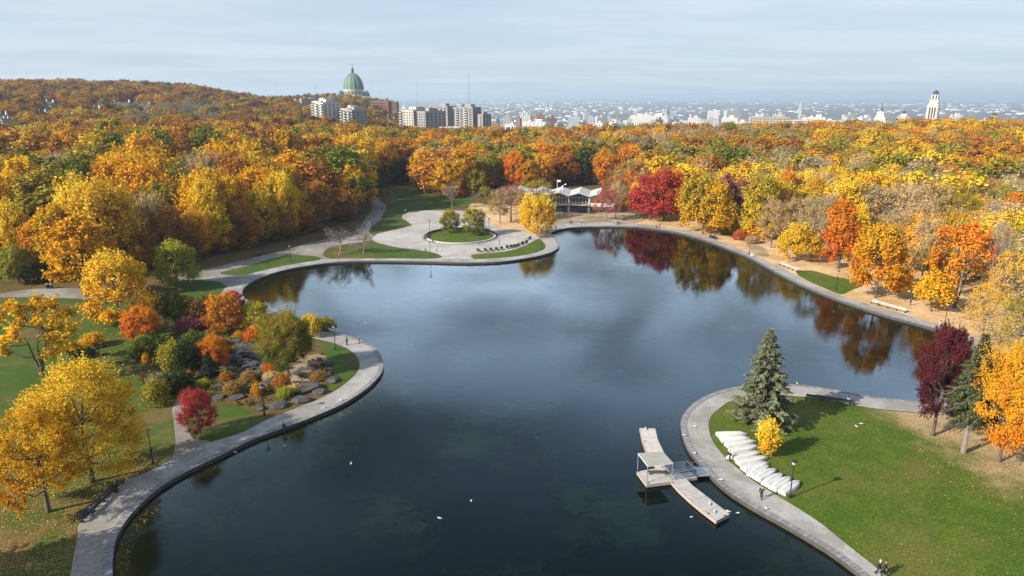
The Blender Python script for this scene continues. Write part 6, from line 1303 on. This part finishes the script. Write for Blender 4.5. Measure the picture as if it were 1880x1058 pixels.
def person(x, y, pose, face, jc, tc, label, z=.07, hair=None, h=1.0, pos=None):
    p = pos or G(x, y); t = empty('person', (p.x, p.y, z), face, label, 'person'); t.scale = (h,) * 3
    body, jacket, trousers, hr, shs = person_meshes(pose); link('body', body, t); o = link('jacket', jacket, t); o['tint'] = list(jc); o = link('trousers', trousers, t); o['tint'] = list(tc)
    hh = link('hair', hr, t)
    if hair: hh.data = hr.copy() if False else cap_mesh(hr, hair)
    for s_ in shs: link('shoe', s_, t)
    return t
CAPS = {}
def cap_mesh(hr, key):
    k = (hr.name, key)
    if k not in CAPS: m = hr.copy(); m.materials.clear(); m.materials.append({'white': M['white_paint'], 'red': M['red_hair'], 'fair': M['pale_wood']}[key]); CAPS[k] = m
    return CAPS[k]
M['red_hair'] = simple('red_hair', (.22, .06, .03), .6)
BK, NV, WH, PK, RD, GY, BL_ = (.015, .015, .018), (.03, .04, .08), (.72, .72, .72), (.62, .13, .20), (.55, .04, .04), (.25, .26, .28), (.10, .16, .26)
person(637, 634.5, 'photo', 1.2, BK, BK, 'person in black taking a photo on the lake point path'); person(660, 631, 'stand', -1.4, PK, NV, 'person in pink jacket standing at the tip of the lake point')
person(521.5, 789, 'crouch', .6, NV, BK, 'person crouching at the kerb of the left promenade', .12); p = G(168, 946); person(0, 0, 'sit', R(-130) + math.pi, BL_, NV, 'person in blue-grey jacket seated at the near end of the long bench', .06, pos=p)
p = G(213, 902); person(0, 0, 'sit', R(-130) + math.pi, BK, BK, 'person in white cap seated at the far end of the long dark bench', .06, hair='white', pos=p)
person(1397, 917, 'walk', 2.6, BK, BK, 'red-haired person in black walking past the white boats', hair='red'); person(1612, 1057, 'walk', .3, BK, BK, 'person in black with white hat walking at the bottom edge', hair='white'); person(1623, 1057, 'walk', .35, NV, BK, 'person in dark coat walking beside the white-hatted one')
person(1339, 847, 'sit', -1.0, BK, WH, 'person in dark top and white trousers sitting on an upturned boat', .30); person(1556, 742, 'sit', .25, WH, NV, 'person in white sitting on the bench behind the lawn', .06)
person(1375, 469.5, 'walk', .5, BK, BK, 'person in black walking a white dog along the far bank'); person(1211, 418.5, 'stand', .2, RD, NV, 'person in red jacket standing on the far lake path'); person(1205, 418.5, 'crouch', .2, BK, BK, 'dark crouching person next to the red-jacketed one')
person(1130, 413, 'walk', 1.5, (.55, .45, .48), GY, 'person in pale pink pushing a pram on the far path'); person(1139, 412.5, 'walk', 1.6, (.45, .33, .42), BK, 'person in mauve walking behind the pram pusher')
person(1047, 412.5, 'walk', 1.4, BK, BK, 'person in black walking before the pavilion, left of a pair'); person(1050, 412.5, 'walk', 1.4, NV, BK, 'person in navy walking before the pavilion, right of a pair'); person(1068, 411, 'walk', -1.4, WH, BK, 'person in white top walking before the pavilion')
person(1011, 419.5, 'stand', 1.0, BK, BK, 'dark figure standing under the golden corner tree'); person(1020, 421, 'stand', 2.0, (.30, .12, .10), BK, 'person in brown standing on the path at the lake corner')
person(1316, 440.5, 'stand', .8, WH, BK, 'person in white jacket beside the three bins'); person(152, 536, 'walk', 1.5, GY, BK, 'person walking on the gravel path behind the golden tree'); person(156, 552, 'walk', -1.2, WH, WH, 'dark-haired person in white on the edge of the left lawn')
pb = G(1607, 560); person(0, 0, 'sit', R(-18), WH, NV, 'white-jacketed person sitting at the end of the pale bench', .06, pos=pb + Vector((.4, -.2, 0))); person(0, 0, 'sit', R(-18), GY, WH, 'grey-jacketed person next to the end sitter on the pale bench', .06, pos=pb + Vector((1.3, -.4, 0)))
person(1671, 561, 'stand', .7, BK, BK, 'dark figure standing in the leaves below the amber tree'); person(1687, 549, 'sit', 1.0, WH, GY, 'person in white sitting in the fallen leaves', -.34)
person(781, 462, 'crouch', .5, BK, BK, 'dark figure crouching on the plaza near the lawn tip'); person(802, 463, 'stand', .4, WH, GY, 'person in white standing at the lawn tip of the plaza'); person(794, 445.5, 'sit', .6, BK, NV, 'person in dark clothes sitting on the island wall, left', .0); person(880, 449, 'sit', -.2, BL_, NV, 'person in blue sitting on the island wall, right', .0)
person(917, 450, 'stand', .4, (.50, .30, .28), GY, 'person in salmon top standing behind the loungers'); person(958.5, 451, 'sit', 2.9, BK, BK, 'dark-clothed person seated on a lounger'); person(965.5, 448.5, 'sit', 2.9, NV, BK, 'navy-clothed person seated on a lounger further right'); person(1726, 604, 'stand', .3, WH, NV, 'person in white on the path behind the burgundy tree')
def pram():
    p = G(1134.5, 413); t = empty('pram', (p.x, p.y, .07), 1.5, 'dark pram pushed along the far path', 'pram'); m = MB(); m.box((0, 0, .62), (.42, .75, .32), 0, 0, 1.1); m.tube([(0, .2, .8), (0, -.1, 1.0), (0, -.3, .85)], [.22, .25, .1], 8); m.build('body', M['black_metal'], t); h = MB(); h.tube([(-.2, -.35, .7), (-.2, -.75, 1.0), (.2, -.75, 1.0), (.2, -.35, .7)], .018, 5); h.build('handle', M['steel'], t)
    for sx in (-.24, .24):
        for sy in (-.28, .28): w = MB(); w.tube([(sx - .02, sy, .14), (sx + .02, sy, .14)], .14, 10); w.build('wheel', M['shoe'], t)
pram()
def dog():
    p = G(1380, 472); n = [((0, .22, .36), .085), ((0, .05, .36), .09), ((0, -.14, .38), .105), ((0, -.24, .46), .065), ((0, -.31, .55), .070), ((0, -.42, .52), .032)]; e = [(0, 1), (1, 2), (2, 3), (3, 4), (4, 5)]
    for sx in (-1, 1):
        b = len(n); n += [((sx * .07, .22, .28), .05), ((sx * .075, .17, .20), .035), ((sx * .075, .24, .12), .022), ((sx * .075, .22, .02), .022)]; e += [(0, b), (b, b + 1), (b + 1, b + 2), (b + 2, b + 3)]
        b = len(n); n += [((sx * .07, -.16, .28), .045), ((sx * .07, -.15, .15), .026), ((sx * .07, -.17, .02), .024)]; e += [(2, b), (b, b + 1), (b + 1, b + 2)]
        b = len(n); n += [((sx * .05, -.29, .64), .02)]; e += [(4, b)]
    b = len(n); n += [((0, .34, .46), .025), ((0, .40, .58), .015)]; e += [(0, b), (b, b + 1)]
    me = skin_mesh('dog', n, e, M['feather']); o = link('dog', me); o.location = (p.x, p.y, .07); o.rotation_euler = (0, 0, .6); o.scale = (1.3,) * 3; tag(o, 'small white dog walking on the far bank path', 'dog')
dog()
# ------------------------------------------------------------------ gulls
def gulls():
    m = MB(); m.tube([(0, .24, .14), (0, .10, .15), (0, -.08, .16), (0, -.18, .22), (0, -.235, .25), (0, -.275, .25)], [.015, .06, .085, .055, .045, .012], 8); body = m.mesh('body', M['feather']); w = MB()
    for s_ in (-1, 1): w.tube([(s_ * .065, -.10, .19), (s_ * .085, .05, .19), (s_ * .05, .22, .165), (s_ * .02, .33, .15)], [.03, .042, .025, .006], 6)
    wing = w.mesh('wing', M['feather_grey']); b = MB(); b.tube([(0, -.275, .25), (0, -.33, .243)], [.012, .003], 5); beak = b.mesh('beak', M['beak']); l_ = MB(); l_.tube([(-.03, 0, 0), (-.03, 0, .1)], .008, 4); l_.tube([(.03, 0, 0), (.03, 0, .1)], .008, 4); leg = l_.mesh('leg', M['beak'])
    W = W_Z - .06
    for x, y, z, lab in [(807, 947, W, 'white gull floating on dark water, lower of the mid-lake pair'), (865, 915, W, 'white gull floating on dark water, upper of the mid-lake pair'), (671, 591, W, 'gull on the water beyond the lake point'), (1185, 790, .14, 'gull at the far end of the upper dock walkway'), (1287, 903, W, 'gull on the water right of the lower dock walkway'), (1337, 943, .14, 'gull at the outer tip of the lower dock walkway'), (1311, 943, .14, 'gull at the left edge of the dock tip'), (1302, 929, .14, 'gull in the middle of the lower dock walkway'), (1236, 881, .14, 'gull where the lower walkway meets the platform'), (1276.5, 785, .07, 'gull on the pale path above the dock'), (1256, 802, .12, 'gull on the stone kerb above the dock'), (1274.5, 835, .12, 'gull on the stone kerb beside the dock railing'), (1322, 884, .12, 'gull on the kerb below the gangway'), (1405, 937, .12, 'gull on the kerb below the walking red-haired person'), (1354, 938, W, 'gull on shallow water off the dock tip'), (1270, 945, W, 'gull on the water left of the dock tip'), (688, 665, .07, 'gull in the tree shadow on the lake point path'), (625, 737, .12, 'gull on the left promenade kerb, upper one'), (594, 751, .12, 'gull on the left promenade kerb, lower one'), (432, 827, W, 'gull on water close under the left promenade'), (644, 847, W, 'lone gull on dark water off the left promenade'), (1448, 909, .04, 'gull on grass beside the lamp and boats'), (1463, 707, .12, 'gull on the kerb right of the spruce'), (1580, 780, .04, 'gull on the lawn near a bare earth patch'), (1572, 785, .04, 'second gull on the lawn near the bare earth patch'), (523, 815, W, 'gull on water below the crouching person')]:
        p = G(x, y); t = empty('gull', (p.x, p.y, z), rnd.uniform(0, 6.2), lab, 'gull', 'gulls around the lake'); t.scale = (1.0,) * 3
        link('body', body, t); link('wing', wing, t); link('beak', beak, t)
        if z > 0: link('leg', leg, t)
gulls()
# ------------------------------------------------------------------ rocks
def rock_mesh(seed, flat):
    rr = random.Random(seed); bm = bmesh.new()
    for i in range(26):
        a = rr.uniform(0, 6.28); u = rr.uniform(-1, 1); s = math.sqrt(1 - u * u); k = rr.uniform(.8, 1.0); x, y, z = s * math.cos(a), s * math.sin(a), u
        q = max(abs(x), abs(y), abs(z)); f = .45 / q + .55; bm.verts.new((x * f * k * .5, y * f * k * .5, (z * f * k * .5) * flat))
    r = bmesh.ops.convex_hull(bm, input=bm.verts); bmesh.ops.delete(bm, geom=[g for g in r['geom_interior'] if isinstance(g, bmesh.types.BMVert)], context='VERTS')
    bmesh.ops.bevel(bm, geom=list(bm.edges), offset=.012, segments=1, affect='EDGES'); me = bpy.data.meshes.new('rock'); bm.to_mesh(me); bm.free(); me.materials.append(M['rock']); return me
RM = [rock_mesh(i, .9) for i in range(7)]
ROCKS = [(429, 631, 26, .7, 'pale flat rock at the top of the cascade'), (440, 635, 20, .6, 'second pale slab down the cascade'), (452, 640, 26, .8, 'squarish rock above the cascade pool'), (466, 639, 22, .7, 'flat rock right of the cascade top'), (476, 634, 24, .5, 'long light slab between amber shrubs'), (467, 649, 18, .6, 'small pale rock by the amber shrub'), (483, 652, 30, 1.0, 'rounded grey boulder left of the two-tone maple'), (498, 654, 24, .8, 'grey boulder touching the maple crown'), (434, 652, 24, 1.2, 'dark blocky rock in the cascade shade'), (430, 664, 28, 1.2, 'dark wall-like rock in the cascade, upper'), (447, 670, 30, 1.3, 'dark wall-like rock in the cascade, lower'), (463, 672, 26, 1.0, 'dark square block beside the cascade steps'), (412, 678, 24, .6, 'pale-topped slab left of the cascade'), (424, 684, 26, 1.0, 'block with light top at the cascade foot'), (436, 698, 32, .5, 'long flat stepping slab below the cascade'), (455, 690, 34, .4, 'long pale stepping slab right of the cascade foot'), (474, 695, 15, 1.9, 'upright pointed stone beside the garden lamp'), (288, 698, 52, .6, 'long flat grey slab on the left lawn edge'), (396, 712, 24, .6, 'flat rock left of the stepping slabs'), (418, 710, 24, .6, 'pale broken rock under the stepping slabs'), (437, 713, 26, .7, 'jagged rock in the middle of the garden'), (487, 708, 22, .9, 'grey rock right of the upright stone'), (502, 708, 20, .7, 'rock next to tan grasses'), (560, 722, 48, 1.6, 'biggest grey boulder on the lake point slope'), (584, 725, 26, 1.1, 'boulder at the right flank of the biggest one'), (607, 704, 30, 1.2, 'boulder with slanted top by the point lawn'), (536, 711, 20, .7, 'small rock left of the biggest boulder'), (549, 741, 36, 1.2, 'dark boulder below the biggest one'), (508, 752, 34, 1.2, 'cube-like rock with pale top near the promenade'), (495, 748, 20, .9, 'rock leaning on the pale-topped cube'), (432, 735, 28, .8, 'mossy rock above the red tree lawn'), (398, 734, 24, .7, 'rock just right of the vivid red tree'), (474, 754, 24, .9, 'dark rock at the foot of the garden lamp'), (548, 691, 30, .4, 'low dark stone on the bare earth'), (598, 673, 26, 1.2, 'pale round boulder at the maple shadow edge'), (331, 622, 34, .5, 'flat pale slab behind the dark shrubs'), (360, 616, 38, .3, 'pale walkway slab above the cascade'), (178, 640, 22, .8, 'angular rock pile stone on the left lawn'), (170, 644, 14, .7, 'smaller stone beside the angular lawn rock'), (445, 656, 34, 1.6, 'tall dark cascade block, upper tier'), (470, 662, 36, 1.4, 'tall dark cascade block, right tier'), (488, 665, 24, .9, 'grey slab at the right end of the cascade'), (455, 680, 30, .8, 'dark slab over the lower pool'), (416, 662, 22, 1.1, 'dark block at the left rim of the cascade'), (520, 716, 22, .6, 'small rock amid lime ground plants'), (590, 690, 22, .5, 'flat stone near the point lawn')]
for i, (x, y, wpx, h, lab) in enumerate(ROCKS):
    p = G(x, y); w = wpx * depth(p.x, p.y) / F; o = link('rock', RM[i % 7]); o.location = (p.x, p.y + w * .3, h * .20); o.scale = (w * 1.1, w * (.85 if h > .5 else .65), h * 1.05); o.rotation_euler = (rnd.uniform(-.12, .12), rnd.uniform(-.12, .12), rnd.uniform(-.5, .5)); tag(o, lab, 'rock', 'rocks of the garden')
pool = sheet('water', [(424, 655), (440, 650), (470, 660), (482, 672), (462, 682), (440, 690), (428, 680), (420, 668)], .05, M['water'])
# ------------------------------------------------------------------ shrubs
SHRUBS = [(300, 596, 32, 58, 'olive', 'c', 'pointed yellow-green shrub left in the screen behind the garden'), (318, 600, 38, 64, 'green', 'c', 'tall green shrub in the screen behind the garden'), (340, 596, 34, 54, 'olive', 'c', 'olive shrub between the green and brownish ones'), (357, 598, 34, 48, 'brown', 'b', 'brownish shrub in the screen behind the garden'), (378, 592, 34, 50, 'rust', 'b', 'rusty shrub left of the round rust tree'), (340, 612, 50, 26, 'plum', 'b', 'low mauve-brown shrub above the pale slabs'), (380, 606, 30, 30, 'rust', 'b', 'low rust shrub right of the mauve one'), (258, 644, 28, 28, 'lime', 'b', 'lime shrub at the lawn corner of the garden'), (248, 662, 28, 30, 'green', 'b', 'small green shrub below the lime one'), (278, 655, 44, 40, 'green', 'b', 'broad green shrub beside the lime one'), (296, 668, 44, 46, 'dark green', 'b', 'dark green shrub in the garden centre left'), (312, 682, 48, 58, 'olive', 'b', 'spiky yellow-green shrub before the dark ones'), (338, 684, 50, 58, 'dark green', 'b', 'largest dark evergreen shrub of the garden'), (358, 668, 44, 50, 'dark green', 'b', 'dark shrub beneath the orange-red rounded tree'), (382, 694, 36, 50, 'dark spruce', 's', 'small dark spruce above the stepping slabs'), (268, 668, 14, 22, 'amber', 'b', 'tiny amber bush at the lawn edge'), (347, 698, 11, 18, 'orange', 'b', 'tiny upright orange bush on the grass'), (437, 623, 20, 15, 'amber', 'b', 'small amber bush at the top of the cascade'), (464, 628, 36, 24, 'red-orange', 'b', 'red-orange bush below the small yellow bay tree'), (486, 645, 30, 18, 'amber', 'b', 'amber bush beside the grey boulder'), (495, 684, 32, 18, 'red-orange', 'b', 'flat-topped orange bush on a thin stem'), (492, 606, 40, 26, 'plum', 'b', 'pinkish brown bush by the bay path'), (370, 712, 24, 14, 'lime', 'b', 'low lime plant beside the dark small spruce'), (282, 748, 46, 52, 'olive', 'b', 'shaded olive shrub left of the side path'), (306, 728, 50, 40, 'dark green', 'b', 'dark shrub under the long grey slab'), (332, 712, 36, 30, 'dark green', 'b', 'dark shrub above the vivid red tree'), (521, 733, 30, 20, 'lime', 'b', 'lime ground shrub among boulders'), (515, 714, 32, 26, 'rust', 'b', 'rusty shrub right of the garden lamp'), (470, 728, 18, 26, 'amber', 'b', 'amber sapling bush beside the garden lamp'), (582, 702, 30, 18, 'brown', 'b', 'brown low shrub near the point lawn'), (426, 726, 34, 24, 'brown', 'b', 'brown shrub among rocks below the stepping slabs'), (413, 700, 24, 16, 'rust', 'b', 'rust bush beside the cascade foot'), (497, 700, 30, 16, 'tan', 'b', 'tan grasses by the upright stone'), (165, 640, 40, 26, 'amber', 'b', 'amber bush beside the lawn rock'), (138, 656, 24, 22, 'dark green', 'b', 'dark low shrub on the left lawn, left of the lawn rock'), (160, 658, 22, 20, 'dark green', 'b', 'dark low shrub just below the lawn rock'), (1330, 432, 24, 18, 'lime', 'b', 'lime bush under the maroon tree'), (615, 462, 20, 14, 'grey', 'w', 'small twiggy brown bush under the bare tree'), (648, 462, 26, 18, 'grey', 'w', 'twiggy brown bush between the two bare trees'), (60, 520, 60, 40, 'dark green', 'b', 'dark shrub at the wood edge near the left border'), (590, 608, 44, 22, 'olive', 'b', 'low olive bush on the bay shore'), (400, 652, 30, 24, 'dark green', 'b', 'dark shrub in the cascade shade'), (455, 702, 30, 18, 'brown', 'b', 'brown tuft between stepping slabs'), (540, 722, 26, 16, 'tan', 'b', 'tan tuft left of the biggest boulder'), (385, 640, 30, 22, 'olive', 'b', 'olive bush left of the cascade top'), (350, 640, 40, 30, 'green', 'b', 'green bush behind the largest dark shrub'), (410, 612, 30, 16, 'olive', 'b', 'low olive bush under the round rust tree'), (1385, 448, 26, 16, 'tan', 'b', 'tan undergrowth bush at the far bank bend'), (60, 850, 40, 26, 'olive', 'b', 'small olive bush under the amber tree')]
for x, y, wpx, hpx, col, kind, lab in SHRUBS:
    p = G(x, y); dd = depth(p.x, p.y); w = wpx * dd / F * 1.06; h = max(.5, height_for(p.y, y - hpx) * .92)
    put_tree('shrub' if kind != 's' else 'young_spruce', p.x, p.y + w * .25, 0, h, w, {'c': 'oval', 'b': 'bush', 's': 'conifer', 'w': 'bare'}[kind], col, None, lab, 'shrubs of the garden', 'shrub', lod='hi' if kind != 'c' else 'mid')
def ground_cover():
    rng = np.random.default_rng(12); Q = np.array([tuple(G(x, y))[:2] for x, y in [(262, 640), (330, 610), (420, 606), (500, 616), (585, 640), (615, 690), (600, 714), (500, 756), (410, 742), (360, 720), (300, 735), (255, 700)]]); lo, hi = Q.min(0), Q.max(0)
    c = rng.uniform(lo, hi, (2600, 2)); c = c[in_poly(c[:, 0], c[:, 1], Q)]; cl = np.sin(c[:, 0] * .9 + 1) + np.sin(c[:, 1] * 1.1) + rng.normal(size=len(c)) * .8; c = c[cl > .1]; P, N_, S, V = [], [], [], []
    for x, y in c:
        n = rng.integers(14, 40); r = rng.uniform(.2, .7); a = rng.uniform(0, 6.28, n); q = r * np.sqrt(rng.random(n)); hh = rng.uniform(.15, .75); P.append(np.stack([x + q * np.cos(a), y + q * np.sin(a), .04 + rng.random(n) * hh * (1 - q / r * .6)], 1)); N_.append(np.stack([np.cos(a), np.sin(a), np.full(n, .9)], 1) + rng.normal(size=(n, 3)) * .5); S.append(rng.uniform(.04, .10, n)); k = rng.random(); V.append(np.stack([np.clip(k + rng.normal(size=n) * .1, 0, 1), np.full(n, .42), rng.random(n)], 1))
    P, N_, S, V = map(np.concatenate, (P, N_, S, V)); me = leaf_cards('ground_cover', P, N_, S, np.full(len(P), 2.2), V, M['leaf']); o = link('ground_cover', me); o['kind'] = 'stuff'; o['label'] = 'low mixed autumn plants between the garden rocks'; o['tint'] = [.075, .085, .025]; o['tint2'] = [.34, .17, .05]
ground_cover()
# ------------------------------------------------------------------ fallen leaves, submerged raft
def fallen():
    rng = np.random.default_rng(9); P = []
    zones = [([(-60, 900), (60, 840), (200, 830), (300, 850), (222, 884), (150, 960), (130, 1058), (-80, 1058)], 6000, .035), ([(146, 962), (222, 890), (262, 890), (215, 985), (205, 1058), (132, 1058)], 380, .085), ([(222, 885), (420, 805), (480, 800), (300, 892)], 120, .085), ([(170, 600), (260, 620), (240, 680), (150, 660)], 1500, .04), ([(1660, 760), (1800, 800), (1900, 860), (1900, 960), (1700, 880)], 900, .045), ([(1310, 780), (1500, 735), (1660, 765), (1880, 900), (1880, 1058), (1620, 1045), (1400, 890)], 200, .05), ([(1420, 480), (1700, 580), (1760, 560), (1600, 500), (1430, 462)], 2500, .045), ([(1180, 412), (1400, 474), (1400, 440), (1200, 400)], 1500, .045), ([(500, 690), (600, 660), (620, 700), (560, 720)], 500, .05), ([(212, 1058), (215, 1000), (240, 955), (300, 900), (402, 846), (412, 850), (312, 908), (250, 968), (228, 1058)], 260, W_Z + .012), ([(410, 843), (540, 787), (640, 745), (700, 695), (706, 700), (650, 752), (540, 796), (416, 850)], 200, W_Z + .012)]
    for poly, n, z in zones:
        Q = np.array([tuple(G(x, y))[:2] for x, y in poly]); lo, hi = Q.min(0), Q.max(0); k = 0
        while k < n:
            c = rng.uniform(lo, hi, (n, 2)); m = in_poly(c[:, 0], c[:, 1], Q); c = c[m][:n - k]; k += len(c)
            if not len(c): break
            P.append(np.concatenate([c, np.full((len(c), 1), z)], 1))
    P = np.concatenate(P); n = len(P); nr = np.array([0, 0, 1.0]) + rng.normal(size=(n, 3)) * .3; me = leaf_cards('fallen_leaves', P, nr, rng.uniform(.035, .08, n), np.full(n, 1.3), np.stack([rng.random(n), rng.random(n), rng.random(n)], 1), M['leaf'])
    o = link('fallen_leaves', me); o['kind'] = 'stuff'; o['label'] = 'fallen yellow leaves scattered over lawns and paths'; o['tint'] = [.50, .27, .06]; o['tint2'] = [.62, .45, .16]
fallen()
def raft():
    c = [G(745, 970, -.62), G(768, 955, -.62), G(789, 963, -.62), G(768, 983, -.62)]; m = MB(); m.face(c); d = Vector((0, 0, -.2)); m.face([p - d * -1 for p in reversed(c)])
    for i in range(4): m.face([c[i], c[(i + 1) % 4], c[(i + 1) % 4] + d, c[i] + d])
    o = m.build('sunken_platform', simple('algae', (.20, .26, .06), .9, scale=2, col2=(.12, .17, .05))); tag(o, 'square algae-green platform sunk under the dark water', 'platform')
raft()
# ------------------------------------------------------------------ air
def haze():
    mb = MB(); mb.box((0, 0, 6.5), (126000, 126000, 237)); m, nt, n, l, out = nodes_of('haze')
    v = n.new('ShaderNodeVolumePrincipled'); v.inputs['Color'].default_value = (.70, .86, 1.0, 1); v.inputs['Density'].default_value = HAZE; v.inputs['Anisotropy'].default_value = .3
    l.new(v.outputs[0], out.inputs['Volume']); o = mb.build('haze', m); o['kind'] = 'stuff'; o['label'] = 'thin blue autumn haze over city and hills'
HAZE = 1.05e-4
haze()
